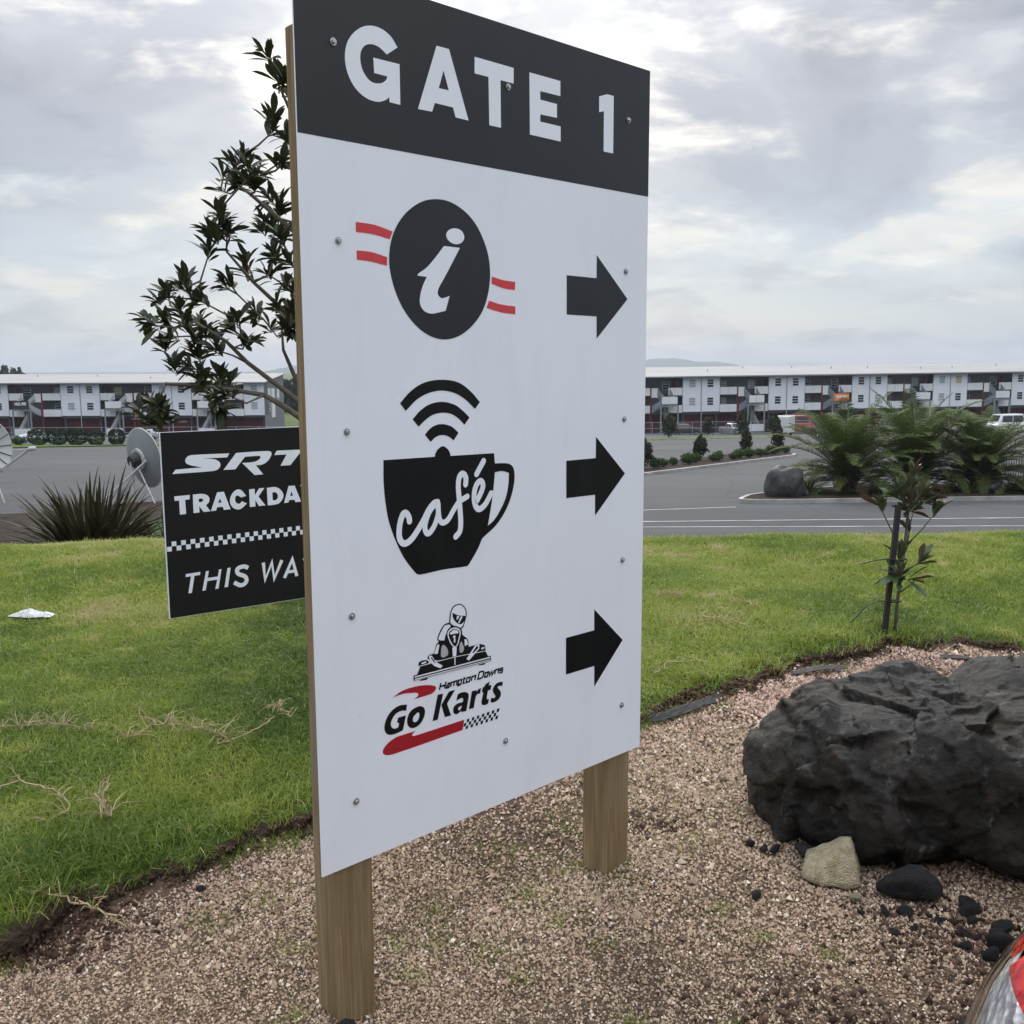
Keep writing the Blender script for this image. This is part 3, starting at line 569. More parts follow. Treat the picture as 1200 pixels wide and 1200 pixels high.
def smooth_loop(pts, closed=True, n=5):
    """corner points stay sharp; points flagged 1 are passed through smoothly"""
    P = [Vector((p[0], p[1])) for p in pts]
    S = [len(p) > 2 for p in pts]
    k = len(P)
    out = []
    for i in range(k if closed else k - 1):
        j = (i + 1) % k
        out.append(P[i])
        if not (S[i] or S[j]): continue
        d = P[j] - P[i]
        L_ = d.length
        def tan(a, pa, na, sm):
            if not sm or (not closed and (a == 0 or a == k - 1)): return d
            t = (P[na % k] - P[pa % k])
            return t.normalized() * L_ if t.length > 1e-9 else d
        t0, t1 = tan(i, i - 1, i + 1, S[i]), tan(j, j - 1, j + 1, S[j])
        for q in range(1, n):
            t = q / n
            h00, h10, h01, h11 = 2*t**3-3*t*t+1, t**3-2*t*t+t, -2*t**3+3*t*t, t**3-t*t
            out.append(P[i]*h00 + t0*h10 + P[j]*h01 + t1*h11)
    if not closed: out.append(P[-1])
    return out
def ribbon(pts, w, round_cap):
    P = pts
    a, b = [], []
    n = len(P)
    if round_cap: pass
    for i, p in enumerate(P):
        d0 = (P[i] - P[i-1]).normalized() if i > 0 else None
        d1 = (P[i+1] - P[i]).normalized() if i < n - 1 else None
        d = (d0 or d1) if (d0 is None or d1 is None) else (d0 + d1)
        if d.length < 1e-6: d = d1
        d = d.normalized()
        nn = Vector((-d.y, d.x))
        k = 1.0
        if d0 is not None and d1 is not None: k = 1.0 / max(0.45, nn.dot(Vector((-d1.y, d1.x))))
        a.append(p + nn * w / 2 * k); b.append(p - nn * w / 2 * k)
    out = list(a)
    if round_cap:
        d = (P[-1] - P[-2]).normalized(); nn = Vector((-d.y, d.x))
        out += [P[-1] + (nn * math.cos(t) + d * math.sin(t)) * w / 2 for t in (0.5, 1.05, 1.57, 2.1, 2.64)]
    out += b[::-1]
    if round_cap:
        d = (P[0] - P[1]).normalized(); nn = Vector((-d.y, d.x))
        out += [P[0] + (nn * math.cos(t) + d * math.sin(t)) * w / 2 for t in (0.5, 1.05, 1.57, 2.1, 2.64)]
    return out, a, b
def print_mesh(part, only=None):
    """flat print in panel coordinates: x along the panel, z up, facing -y; millimetres to metres"""
    m = MB()
    def lay(loops, colr, lvl):
        vv = [[Vector((p.x / 1000, p.y / 1000, 0)) for p in lp] for lp in loops]
        flat = [p for lp in vv for p in lp]
        off = -(0.0005 + 0.00012 * lvl)
        fs = []
        for t in tessellate_polygon(vv):
            a, b, c = (flat[i] for i in t)
            if (b - a).cross(c - a).z < 0: t = (t[0], t[2], t[1])
            fs.append(tuple(t))
        m.add([(p.x, off, p.y) for p in flat], fs, VI[colr])
    for ix, (pt, colr, lvl, loops) in enumerate(PRINT):
        if pt == part and (only is None or ix == only): lay([smooth_loop(lp) for lp in loops], colr, lvl)
    for (pt, colr, lvl, w, pts) in STROKES:
        if pt != part or (only is not None and only >= 0): continue
        script = part == 'cup'
        pp = smooth_loop([(p[0], p[1], 1) for p in pts] if script else pts, False, 6)
        o, a, b = ribbon(pp, w, script)
        if script:
            # overlapping curves are laid as a quad strip
            off = -(0.0005 + 0.00012 * lvl)
            k = len(a)
            vv = [(p.x/1000, off, p.y/1000) for p in a + b]
            m.add(vv, [(i, k + i, k + i + 1, i + 1) for i in range(k - 1)], VI[colr])
            for e0, e1 in ((0, 1), (-1, -2)):
                d = (pp[e0] - pp[e1]).normalized(); nn = Vector((-d.y, d.x))
                fan = [pp[e0] + (nn * math.cos(t) + d * math.sin(t)) * w / 2 for t in np.linspace(0, math.pi, 9)]
                m.add([(p.x/1000, off, p.y/1000) for p in fan], [tuple(range(9))[::-1]], VI[colr])
        else:
            lay([o], colr, lvl)
    me = m.mesh(part, VM)
    return me
BOARD = Vector((-0.461036, 2.217201, EYE - 1.212459))
BYAW, BWID, BHGT, BSPLIT = 0.757032, 1.2, 2.0782, 1.721
def main_sign():
    t = thing('direction_sign', 'tall white and charcoal GATE 1 direction sign on two timber posts', 'sign', (BOARD.x, BOARD.y, 0), BYAW)
    zb = BOARD.z
    TH = 0.004
    panel = MB().box((BWID / 2, TH / 2, zb + BHGT / 2), (BWID, TH, BHGT)).build('panel', V_WHITE, t)
    hb = MB().add([(0.0005, -0.0004, zb + BSPLIT), (BWID - 0.0005, -0.0004, zb + BSPLIT), (BWID - 0.0005, -0.0004, zb + BHGT - 0.0005), (0.0005, -0.0004, zb + BHGT - 0.0005)], [(0, 1, 2, 3)]).build('header_band', V_DARK, t)
    hb['label'] = 'charcoal band across the top of the sign'
    def pr(part, name, parent, label):
        me = print_mesh(part)
        o = link(name, me, parent)
        o.location = (0, 0, zb)
        o['label'] = label
    for ix, ch in zip([i for i, q in enumerate(PRINT) if q[0] == 'gate'], 'GATE1'):
        o = link('letter', print_mesh('gate', ix), hb)
        o.location = (0, 0, zb)
        o['label'] = 'white printed character %s' % ch
    pr('info', 'information_symbol', t, 'dark round information symbol with red stripes')
    pr('cup', 'cafe_symbol', t, 'black coffee cup symbol with signal arcs and the word cafe')
    pr('kart', 'kart_drawing', t, 'black and white drawing of a helmeted kart driver')
    pr('gokarts', 'kart_logo', t, 'black and red Hampton Downs Go Karts lettering')
    for k, lb in ((0, 'top'), (1, 'middle'), (2, 'bottom')):
        pr('arrow%d' % k, 'arrow', t, '%s black arrow pointing right' % lb)
    for u0, nm in ((0.044, 'left'), (1.049, 'right')):
        h = zb + BHGT - 0.105
        p = MB().box((0, 0, 0), (0.107, 0.107, h + 0.25), bev=0.005).build('post', WOOD, t)
        p.location = (u0 + 0.0535, TH + 0.0015 + 0.0535, (h - 0.25) / 2)
        p.rotation_euler = (0, 0, math.pi if nm == 'right' else 0)
        p['label'] = '%s square timber post' % nm
    for zz in (zb + 1.928, zb + 1.066, zb + 0.172):
        r_ = MB().box((0, 0, 0), (0.888, 0.045, 0.09), bev=0.003).build('rail', WOOD, t)
        r_.location = (0.600, TH + 0.0015 + 0.0225, zz)
    hx = MB()
    hx.lathe([(0.0001, -0.0011), (0.0085, -0.0011), (0.0085, 0.0)], 14)
    hx.lathe([(0.0001, -0.0065), (0.0042, -0.0065), (0.0050, -0.0055), (0.0050, -0.0012)], 6)
    me = hx.mesh('bolt', STEEL)
    for (u, v) in [(0.0977, 1.926), (0.625, 1.928), (1.1025, 1.9238), (0.0963, 1.5012), (1.0995, 1.497), (0.1048, 1.0694), (1.1002, 1.0621), (0.1046, 0.6288), (1.1005, 0.6293), (0.1019, 0.1616), (1.1052, 0.1628), (0.6045, 0.1808)]:
        b = link('bolt', me, t)
        b.location = (u, -0.0018, zb + v)
        b.rotation_euler = (-math.pi / 2, random.uniform(0, 1), 0)
    return t
main_sign()
def track_sign():
    t = thing('track_day_sign', 'black track day board with white lettering and checker strip, behind the tall sign', 'sign', (-1.5784, 4.4, 0), 0.64948)
    ztop, hh, ww = EYE - 0.27437, 0.858, 0.98
    TH = 0.006
    m = MB().box((ww / 2, TH / 2 + 0.0002, ztop - hh / 2), (ww, TH, hh))
    m.build('panel', V_WHITE, t)
    f = MB().add([(0.004, -0.0006, ztop - hh + 0.002), (ww - 0.002, -0.0006, ztop - hh + 0.002), (ww - 0.002, -0.0006, ztop - 0.002), (0.004, -0.0006, ztop - 0.002)], [(0, 1, 2, 3)]).build('face', V_BLACKB, t)
    for ix, ch in zip([i for i, q in enumerate(PRINT) if q[0] == 'trk'], 'SRTTRACKDAYTHI'):
        o = link('letter', print_mesh('trk', ix), f)
        o.location = (0, -0.0006, ztop)
        o['label'] = 'white printed letter %s' % ch
    o = link('lettering', print_mesh('trk', -1), f)
    o.location = (0, -0.0006, ztop)
    o['label'] = 'white italic letters S WAY of the last line'
    ck = MB()
    sq = 0.0222
    for i in range(42):
        z0 = ztop - 0.522 - (0 if i % 2 else sq)
        x0 = 0.006 + i * sq * 0.985
        if x0 + sq > ww - 0.003: break
        z0 += 0.0006 * i * 0.6
        ck.add([(x0, -0.0012, z0), (x0 + sq * 0.97, -0.0012, z0), (x0 + sq * 0.97, -0.0012, z0 + sq), (x0, -0.0012, z0 + sq)], [(0, 1, 2, 3)])
    ck.build('checker_strip', V_WHITE, f)
    for u in (0.76, 0.93):
        p = MB().box((0, 0, 0), (0.06, 0.06, ztop + 0.2), bev=0.003).build('post', WOOD, t)
        p.location = (u, TH + 0.0012 + 0.03, (ztop - 0.03 - 0.2) / 2)
V_BLACKB = vinyl('matt_black_vinyl', (0.010, 0.010, 0.011), 0.5, 0.22)
track_sign()
# ------------------------------------------------------------------ the two terraces across the car park
def clad(name, c, sc=1.2, var=0.06, rough=0.6):
    m = Mat(name, rough, 0.4)
    v = m.coords('Object')
    a = m.ramp(m.noise(v, 0.35, 5.0), [(0.3, tuple(x * (1 - var) for x in c)), (0.7, tuple(min(1, x * (1 + var)) for x in c))])
    s_ = m.ramp(m.noise(m.coords('Object', (1.2, 1.2, 0.12)), 1.3, 5.0, 0.65), [(0.55, (0, 0, 0)), (0.8, (0.22, 0.22, 0.22))])
    m.color(m.mix(s_, a, tuple(x * 0.7 for x in c)))
    return m.m
W_WHITE = clad('white_cladding', (0.68, 0.72, 0.78))
W_BAL = clad('balustrade_panel', (0.66, 0.68, 0.70))
W_GREY = clad('grey_render', (0.10, 0.108, 0.115))
W_END = clad('grey_end_wall', (0.15, 0.16, 0.17))
W_TRIM = clad('dark_trim', (0.045, 0.05, 0.055))
W_STEEL = clad('grey_steel', (0.22, 0.24, 0.26))
W_PIPE = clad('downpipe_grey', (0.34, 0.37, 0.40))
W_RED = clad('red_column', (0.15, 0.022, 0.022))
W_DOOR = clad('maroon_door', (0.10, 0.022, 0.022))
def brickmat():
    m = Mat('maroon_block', 0.85, 0.2)
    b = N(m.n, 'ShaderNodeTexBrick', i_Scale=1.0)
    b.inputs['Color1'].default_value = (0.085, 0.016, 0.016, 1)
    b.inputs['Color2'].default_value = (0.060, 0.013, 0.014, 1)
    b.inputs['Mortar'].default_value = (0.035, 0.012, 0.012, 1)
    b.inputs['Brick Width'].default_value = 0.4; b.inputs['Row Height'].default_value = 0.2
    b.inputs['Mortar Size'].default_value = 0.012
    m.l.new(m.coords('Object', (1, 1, 1), (R(90), 0, 0)), b.inputs[0])
    m.color(b.outputs['Color'])
    return m.m
W_BRICK = brickmat()
def roofmat():
    m = Mat('pale_metal_roof', 0.75, 0.25)
    v = m.coords('Object')
    w = N(m.n, 'ShaderNodeTexWave', bands_direction='X', i_Scale=2.2, i_Distortion=0.0)
    m.l.new(v, w.inputs[0])
    m.color(m.ramp(m.noise(m.coords('Object', (0.25, 1, 1)), 0.35, 4.0), [(0.3, (0.27, 0.27, 0.268)), (0.7, (0.32, 0.32, 0.317))]))
    m.bump(w.outputs['Fac'], 0.2, 0.02)
    return m.m
W_ROOF = roofmat()
def glassmat(name, c, rough=0.08):
    m = Mat(name, rough, 0.8)
    v = m.coords('Object')
    m.color(m.ramp(m.noise(v, 0.9, 3.0), [(0.35, c), (0.7, tuple(x * 2.2 for x in c))]))
    return m.m
W_GLASS = glassmat('window_glass', (0.012, 0.014, 0.018))
W_CURT = plain('curtain', (0.33, 0.36, 0.40), 0.8, 0.15, 3.0)
W_POSTER = plain('bright_notice', (0.40, 0.38, 0.16), 0.7, 0.6, 6.0)
W_POSTER2 = plain('red_notice', (0.55, 0.05, 0.05), 0.7, 0.2, 4.0)
_win = {}
_wr = random.Random(31)
def window_meshes(w, h):
    k = (round(w, 2), round(h, 2))
    if k in _win: return _win[k]
    f = MB()
    t, d = 0.055, 0.06
    f.box((0, -d/2, h/2 - t/2), (w, d, t)).box((0, -d/2, -h/2 + t/2), (w + 0.06, d + 0.03, t))
    for s_ in (-1, 1): f.box((s_ * (w/2 - t/2), -d/2, 0), (t, d, h - 2 * t))
    for z in (h * 0.17, -h * 0.17): f.box((0, -d/2 - 0.004, z), (w - 2 * t, d * 0.7, 0.075))
    g = MB().add([(-w/2 + 0.02, 0.012, -h/2 + 0.02), (w/2 - 0.02, 0.012, -h/2 + 0.02), (w/2 - 0.02, 0.012, h/2 - 0.02), (-w/2 + 0.02, 0.012, h/2 - 0.02)], [(0, 1, 2, 3)])
    _win[k] = (f.mesh('window', W_BAL), g.mesh('pane', W_GLASS), g.mesh('pane', W_CURT), g.mesh('pane', W_POSTER))
    return _win[k]
def add_window(t, x, y, z, w=1.15, h=1.30, pane=1):
    ms = window_meshes(w, h)
    f = link('window', ms[0], t)
    f.location = (x, y - 0.02, z)
    if pane == 1 and _wr.random() < 0.22: pane = 2
    p = link('pane', ms[pane], f)
    return f
def wall_with_holes(m, x0, x1, z0, z1, y, holes, mi=0):
    """front-facing wall (normal -y) made of rectangles around openings"""
    xs_ = sorted({x0, x1, *[h[0] for h in holes], *[h[1] for h in holes]})
    zs_ = sorted({z0, z1, *[h[2] for h in holes], *[h[3] for h in holes]})
    for a, b in zip(xs_[:-1], xs_[1:]):
        for c, d in zip(zs_[:-1], zs_[1:]):
            cx, cz = (a + b) / 2, (c + d) / 2
            if any(h[0] < cx < h[1] and h[2] < cz < h[3] for h in holes): continue
            m.add([(a, y, c), (b, y, c), (b, y, d), (a, y, d)], [(0, 1, 2, 3)], mi)
class Terrace:
    """facade along local +x, front towards local -y, ground at z = 0"""
    F1, F2, EV = 3.40, 6.22, 9.05
    def __init__(s, label, loc, rz, zs, ry=0.0):
        s.t = thing('apartment_terrace', label, 'building', loc, rz)
        s.t.rotation_euler = (0, ry, rz)
        s.t.scale = (1, 1, zs)
        s.k = 0
    def part(s, m, name, mat): return m.build(name, mat, s.t)
    def white(s, x0, x1, n=2, panes=(1, 1, 1, 1)):
        w = (x1 - x0) / n
        for i in range(n):
            a, b = x0 + i * w + 0.03, x0 + (i + 1) * w - 0.03
            cx = a + (b - a) * (0.50 if n == 1 else (0.52 if i == 0 else 0.48))
            hs = []
            for q, zc in enumerate((s.F1 + 1.62, s.F2 + 1.72)): hs.append((cx - 0.575, cx + 0.575, zc - 0.65, zc + 0.65))
            m = MB()
            wall_with_holes(m, a, b, s.F1 - 0.02, s.EV, 0, hs)
            m.box(((a + b) / 2, 0.11, s.F1 + 0.06), (b - a - 0.004, 0.20, 0.12))
            s.part(m, 'wall_panel', W_WHITE)
            for q, h in enumerate(hs):
                add_window(s.t, cx, 0.06, (h[2] + h[3]) / 2, pane=panes[(i * 2 + q) % len(panes)])
            # battens on the panel joints
            bt = MB()
            for xx in (a + (b - a) * 0.02, b - (b - a) * 0.02): bt.box((xx, -0.015, (s.F1 + s.EV) / 2), (0.05, 0.025, s.EV - s.F1 - 0.1))
            s.part(bt, 'batten', W_BAL)
        if n == 2:
            pipe = MB().tube([(x0 + w, -0.07, 0.0), (x0 + w, -0.07, s.EV - 0.1)], 0.065, 6)
            s.part(pipe, 'downpipe', W_PIPE)
        # ground floor: a dark band, maroon blockwork
        s.part(MB().box(((x0 + x1) / 2, 0.62, s.F1 - 0.25), (x1 - x0, 0.9, 0.42)), 'soffit', W_TRIM)
        s.part(MB().box(((x0 + x1) / 2, 1.0, (s.F1 - 0.46) / 2), (x1 - x0 - 0.004, 0.2, s.F1 - 0.46)), 'ground_floor_wall', W_BRICK)
        for xx in ((x0 + 0.35, x1 - 0.35) if n == 2 else (x1 - 0.35,)):
            s.part(MB().box((xx, 0.70, (s.F1 - 0.47) / 2), (0.35, 0.35, s.F1 - 0.47)), 'ground_floor_column', W_TRIM)
        # side returns
        for xx, sg in ((x0 + 0.03, -1), (x1 - 0.03, 1)):
            s.part(MB().box((xx - sg * 0.05, 0.95, (s.F1 + s.EV) / 2), (0.1, 1.86, s.EV - s.F1 - 0.005)), 'side_wall', W_GREY)
    def recess(s, x0, x1, mirror=False, sign=None):
        w = x1 - x0
        X = (lambda u: x1 - u) if mirror else (lambda u: x0 + u)
        yb = 1.9
        k = w / 8.6
        hs, wins, doors = [], [], []
        for fl in (s.F1, s.F2):
            for u in (1.25 * k, 6.3 * k):
                c = X(u); hs.append((c - 0.6, c + 0.6, fl + 0.75, fl + 2.1)); wins.append((c, fl + 1.42))
            for u in (0.45, 7.75 * k):
                c = X(u); doors.append((c, fl))
        m = MB()
        wall_with_holes(m, x0 - 0.02, x1 + 0.02, s.F1 - 0.15, s.EV, yb, hs)
        s.part(m, 'rear_wall', W_GREY)
        for i, (c, z) in enumerate(wins): add_window(s.t, c, yb + 0.05, z, 1.2, 1.35, pane=3 if (sign == 'yellow_notice' and i == 3) else 1)  # one window can carry a yellowish notice pane
        for c, fl in doors:
            d = s.part(MB().box((c, yb - 0.03, fl + 1.05), (0.78, 0.06, 2.1)), 'door', W_DOOR)
            MB().box((c + 0.28, yb - 0.09, fl + 1.0), (0.04, 0.06, 0.14)).build('handle', W_STEEL, d)
        # ground floor behind the stairs
        s.part(MB().box(((x0 + x1) / 2, 2.1, (s.F1 - 0.46) / 2), (w - 0.004, 0.2, s.F1 - 0.46)), 'ground_floor_wall', W_BRICK)
        # balconies: slab, pale balustrade panels
        for fl in (s.F1, s.F2):
            for (a, b) in ((0.02, 3.0 * k), (6.15 * k, w - 0.02)):
                xa, xb = sorted((X(a), X(b)))
                s.part(MB().box(((xa + xb) / 2, 0.98, fl - 0.1), (xb - xa, 1.80, 0.2)), 'balcony_floor', W_TRIM)
                n = max(1, round((xb - xa) / 1.5))
                for i in range(n):
                    pw = (xb - xa) / n
                    s.part(MB().box((xa + (i + 0.5) * pw, 0.035, fl + 0.48), (pw - 0.03, 0.05, 1.22)), 'balustrade_panel', W_BAL)
        # walkway pieces next to the stair at the upper floor
        a, b = sorted((X(3.25 * k), X(4.4 * k)))
        s.part(MB().box(((a + b) / 2, 0.98, s.F2 - 0.1), (b - a, 1.80, 0.2)), 'balcony_floor', W_TRIM)
        s.part(MB().box(((a + b) / 2, 0.035, s.F2 + 0.30), (b - a, 0.05, 1.5)), 'balustrade_panel', W_BAL)
        # maroon column
        s.part(MB().box((X(3.11 * k), 0.06, (s.F2 + 1.1) / 2), (0.2, 0.2, s.F2 + 1.1)), 'column', W_RED)
        # stair tower: landings in front, posts, flights
        xa, xb = sorted((X(4.55 * k), X(7.25 * k)))
        cx = (xa + xb) / 2
        yf = -1.45
        for zl in (s.F1 + 1.42, 0.15):
            s.part(MB().box((cx, yf + 0.62, zl - 0.10), (xb - xa, 1.24, 0.2)), 'landing', W_STEEL)
            for i in range(2):
                pw = (xb - xa) / 2
                s.part(MB().box((xa + (i + 0.5) * pw, yf - 0.03, zl + 0.52), (pw - 0.03, 0.05, 1.15)), 'balustrade_panel', W_BAL)
        for xx in (xa - 0.12, xb + 0.12):
            s.part(MB().box((xx, yf + 0.1, (s.F1 + 1.2) / 2), (0.2, 0.2, s.F1 + 1.2)), 'stair_post', W_STEEL)
        s.part(MB().box((cx, yf + 0.1, s.F1 + 1.02), (xb - xa + 0.44, 0.22, 0.18)), 'stair_beam', W_STEEL)
        def flight(p, q, nm='stair_flight'):
            mm = MB()
            p, q = Vector(p), Vector(q)
            d = q - p
            for o in (-0.45, 0.45): mm.bar(p + Vector((0, o, 0)), q + Vector((0, o, 0)), 0.08, 0.28)
            n = 9
            for i in range(n):
                c = p + d * ((i + 0.5) / n)
                mm.box((c.x, c.y, c.z + 0.10), (abs(d.x) / n + 0.05, 0.8, 0.05))
            fo = mm.build(nm, W_STEEL, s.t)
            h = MB()
            up = Vector((0, 0, 0.95))
            y_ = Vector((0, -0.50, 0))
            h.add([p + y_ + Vector((0, 0, 0.1)), q + y_ + Vector((0, 0, 0.1)), q + y_ + up, p + y_ + up], [(0, 1, 2, 3), (3, 2, 1, 0)])
            h.bar(p + y_ + up, q + y_ + up, 0.07)
            h.build('balustrade', W_BAL if mirror else W_PIPE, fo)
        flight((X(3.3 * k), 0.3, s.F1), (X(4.9 * k), -0.9, s.F1 + 1.3))
        flight((X(4.2 * k), 0.55, s.F2), (X(5.2 * k), -0.4, s.F1 + 1.5))
        flight((X(6.3 * k), 0.3, s.F2), (X(6.9 * k), -0.4, s.F1 + 1.5))
        flight((X(5.4 * k), 0.55, s.F1), (X(7.0 * k), 0.2, 0.3))
        s.part(MB().box((X(5.6 * k), 0.1, (s.F1 + 0.9) / 2), (0.2, 0.2, s.F1 + 0.9)), 'stair_post', W_STEEL)
        return cx, yf
    def roof(s, x0, x1, depth=14.5, rise=1.45, over=0.7, hips=()):
        m = MB()
        e = s.EV + 0.10
        m.add([(x0 - 0.3, -over, e), (x1 + 0.3, -over, e), (x1 + 0.3, depth, e + rise), (x0 - 0.3, depth, e + rise),
               (x0 - 0.3, -over, e - 0.18), (x1 + 0.3, -over, e - 0.18), (x1 + 0.3, depth, e + rise - 0.18), (x0 - 0.3, depth, e + rise - 0.18)],
              [(0, 1, 2, 3), (7, 6, 5, 4), (4, 5, 1, 0), (5, 6, 2, 1), (6, 7, 3, 2), (7, 4, 0, 3)])
        r_ = s.part(m, 'roof', W_ROOF)
        g = MB().box(((x0 + x1) / 2, -over - 0.08, e - 0.10), (x1 - x0 + 0.7, 0.14, 0.20))
        g.build('gutter', W_STEEL, r_)
        s.part(MB().box(((x0 + x1) / 2, 0.6 - over / 2, e - 0.23), (x1 - x0, 2.5, 0.08)), 'eaves_soffit', W_TRIM)
        rr = random.Random(5)
        xx = x0 + 6
        while xx < x1 - 4:
            yy = rr.uniform(6, 11)
            v = MB().tube([(xx, yy, e + rise * yy / depth), (xx, yy, e + rise * yy / depth + 0.35)], 0.09, 7)
            v.build('roof_vent', W_PIPE, r_)
            xx += rr.uniform(6, 11)
        return r_
    def core(s, x0, x1, depth=14.3, rise=1.40):
        m = MB()
        y0 = 2.25
        e = s.EV - 0.02
        m.add([(x0 + 0.05, y0, 0), (x1 - 0.05, y0, 0), (x1 - 0.05, depth, 0), (x0 + 0.05, depth, 0), (x0 + 0.05, y0, e), (x1 - 0.05, y0, e), (x1 - 0.05, depth, e + rise - 0.2), (x0 + 0.05, depth, e + rise - 0.2)],
              [(3, 2, 1, 0), (0, 1, 5, 4), (1, 2, 6, 5), (2, 3, 7, 6), (3, 0, 4, 7)])
        return s.part(m, 'rear_block', W_END)
# left terrace (its right end shows a grey end wall)
LT = Terrace('left apartment terrace with white bays, maroon ground floor and grey end wall', (-41.3, 165.0, lot_z(165.0)), 0, 0.955)
x = 0.0
LT.white(-3.45, 0.0, 1, (1, 2))
pan = [(1, 2, 1, 1), (1, 1, 1, 1), (1, 1, 1, 1)]
x = -3.45
left_land = []
for i in range(3):
    left_land.append(LT.recess(x - 8.7, x, True, 'yellow_notice' if i == 1 else None))
    x -= 8.7
    LT.white(x - 6.6, x, 2, pan[i])
    x -= 6.6
left_land.append(LT.recess(x - 8.7, x, True)); x -= 8.7
LT.roof(x, 0.0); LT.core(x, 0.0)
# the end wall: pale panels and narrow windows
LT.part(MB().box((0.02, 1.1, LT.F1 / 2), (0.1, 2.16, LT.F1 - 0.02)), 'end_wall', W_END)
for (yy, zz, hh, ww) in ((3.2, 6.9, 2.2, 1.5), (5.9, 5.3, 5.2, 2.3), (9.6, 7.1, 2.0, 1.6)):
    LT.part(MB().box((0.0, yy, zz), (0.16, ww, hh)), 'end_panel', W_BAL)
for (yy, zz) in ((9.3, 5.2), (9.3, 8.0), (3.2, 4.6)):
    f = add_window(LT.t, 0.06, yy, zz, 1.2, 1.35); f.rotation_euler = (0, 0, R(90))
# right terrace, turned a little away
RT = Terrace('right apartment terrace with white bays and outside stairs behind the palms', (28.6, 165.0, lot_z(165.0)), R(9.5), 1.03, R(-0.50))
x = -15.2
RT.white(x, x + 6.6); right_land = []
pan = [(1, 1, 1, 1), (1, 1, 1, 1), (2, 1, 1, 3), (1, 1, 1, 1), (1, 1, 1, 1), (1, 1, 1, 1)]
for i in range(6):
    right_land.append(RT.recess(x + 6.6, x + 15.2, False))
    x += 15.2
    RT.white(x, x + 6.6, 2, [(1, 2, 1, 1), (1, 1, 1, 1), (1, 1, 1, 1), (2, 2, 1, 3), (1, 1, 1, 1), (1, 1, 1, 1)][i])
RT.recess(-23.8, -15.2)
RT.white(-30.4, -23.8)
RT.roof(-30.4, x + 6.6); RT.core(-30.4, x + 6.6)
# hipped roof pieces over the stepped blocks
for xa in (30.5, 46.5):
    e = RT.EV + 0.13
    hp = MB().add([(xa, -0.7, e), (xa + 18.5, -0.7, e), (xa + 13.0, 13.8, e + 1.50), (xa - 8.0, 13.8, e + 1.50), (xa - 2.0, 9.5, e + 1.06)], [(0, 1, 2, 3, 4)])
# small pieces on the landings
SIGN_OR = plain('orange_sign_paint', (0.75, 0.20, 0.035), 0.6, 0.1)
SIGN_BK = plain('black_sign_paint', (0.016, 0.017, 0.02), 0.6, 0.1)
SIGN_WH = plain('white_sign_paint', (0.75, 0.75, 0.76), 0.6, 0.05)
def block_text(m, s, x0, z0, h, w, gap, y, stroke=0.20):
    """simple block capitals from bars, each glyph w wide and h tall"""
    seg = {'H': 'lrm', 'U': 'lrb', 'L': 'lb', 'M': 'lrtc', 'E': 'ltmb', 'I': 'c', 'B': 'lrtmb', 'S': 'tmb', 'D': 'lrtb', 'R': 'lrtm'}
    t = stroke * h
    for k, ch in enumerate(s):
        x = x0 + k * (w + gap)
        S_ = seg[ch]
        n = 0
        def q(a, b, c, d):
            m.add([(a, y - 0.002 * n, c), (b, y - 0.002 * n, c), (b, y - 0.002 * n, d), (a, y - 0.002 * n, d)], [(0, 1, 2, 3)])
        for ch2 in S_:
            if ch2 == 'l': q(x, x + t, z0, z0 + h)
            if ch2 == 'r': q(x + w - t, x + w, z0, z0 + h)
            if ch2 == 'c': q(x + w/2 - t/2, x + w/2 + t/2, z0 + (h * 0.4 if ch == 'M' else 0), z0 + h)
            n = 1
            if ch2 == 't': q(x, x + w, z0 + h - t, z0 + h)
            if ch2 == 'm': q(x, x + w, z0 + h/2 - t/2, z0 + h/2 + t/2)
            if ch2 == 'b': q(x, x + w, z0, z0 + t)
            n = 0
def to_world(T, p): 
    bpy.context.view_layer.update()
    return T.t.matrix_world @ Vector(p)
cx, yf = right_land[2]
b = thing('banner_sign', 'orange sign with white lettering on a stair landing of the right terrace', 'sign')
b.matrix_world = Matrix.Translation(to_world(RT, (cx, yf - 0.12, RT.F1 + 1.42))) @ Matrix.Rotation(R(9.5), 4, 'Z')
MB().box((0, -0.03, 0.55), (2.75, 0.05, 1.25)).build('board', SIGN_OR, b)
m = MB(); block_text(m, 'HUBERS', -0.98, 0.42, 0.46, 0.27, 0.07, -0.075, 0.26); m.build('lettering', SIGN_WH, b)
cx, yf = left_land[2]
b = thing('banner_sign', 'black HULME banner on a stair landing of the left terrace', 'sign')
b.matrix_world = Matrix.Translation(to_world(LT, (cx, yf - 0.12, LT.F1 + 1.42)))
MB().box((0, -0.03, 0.52), (2.75, 0.05, 1.30)).build('board', SIGN_BK, b)
m = MB(); block_text(m, 'HULME', -0.93, 0.46, 0.46, 0.32, 0.07, -0.075, 0.24); m.build('lettering', SIGN_WH, b)
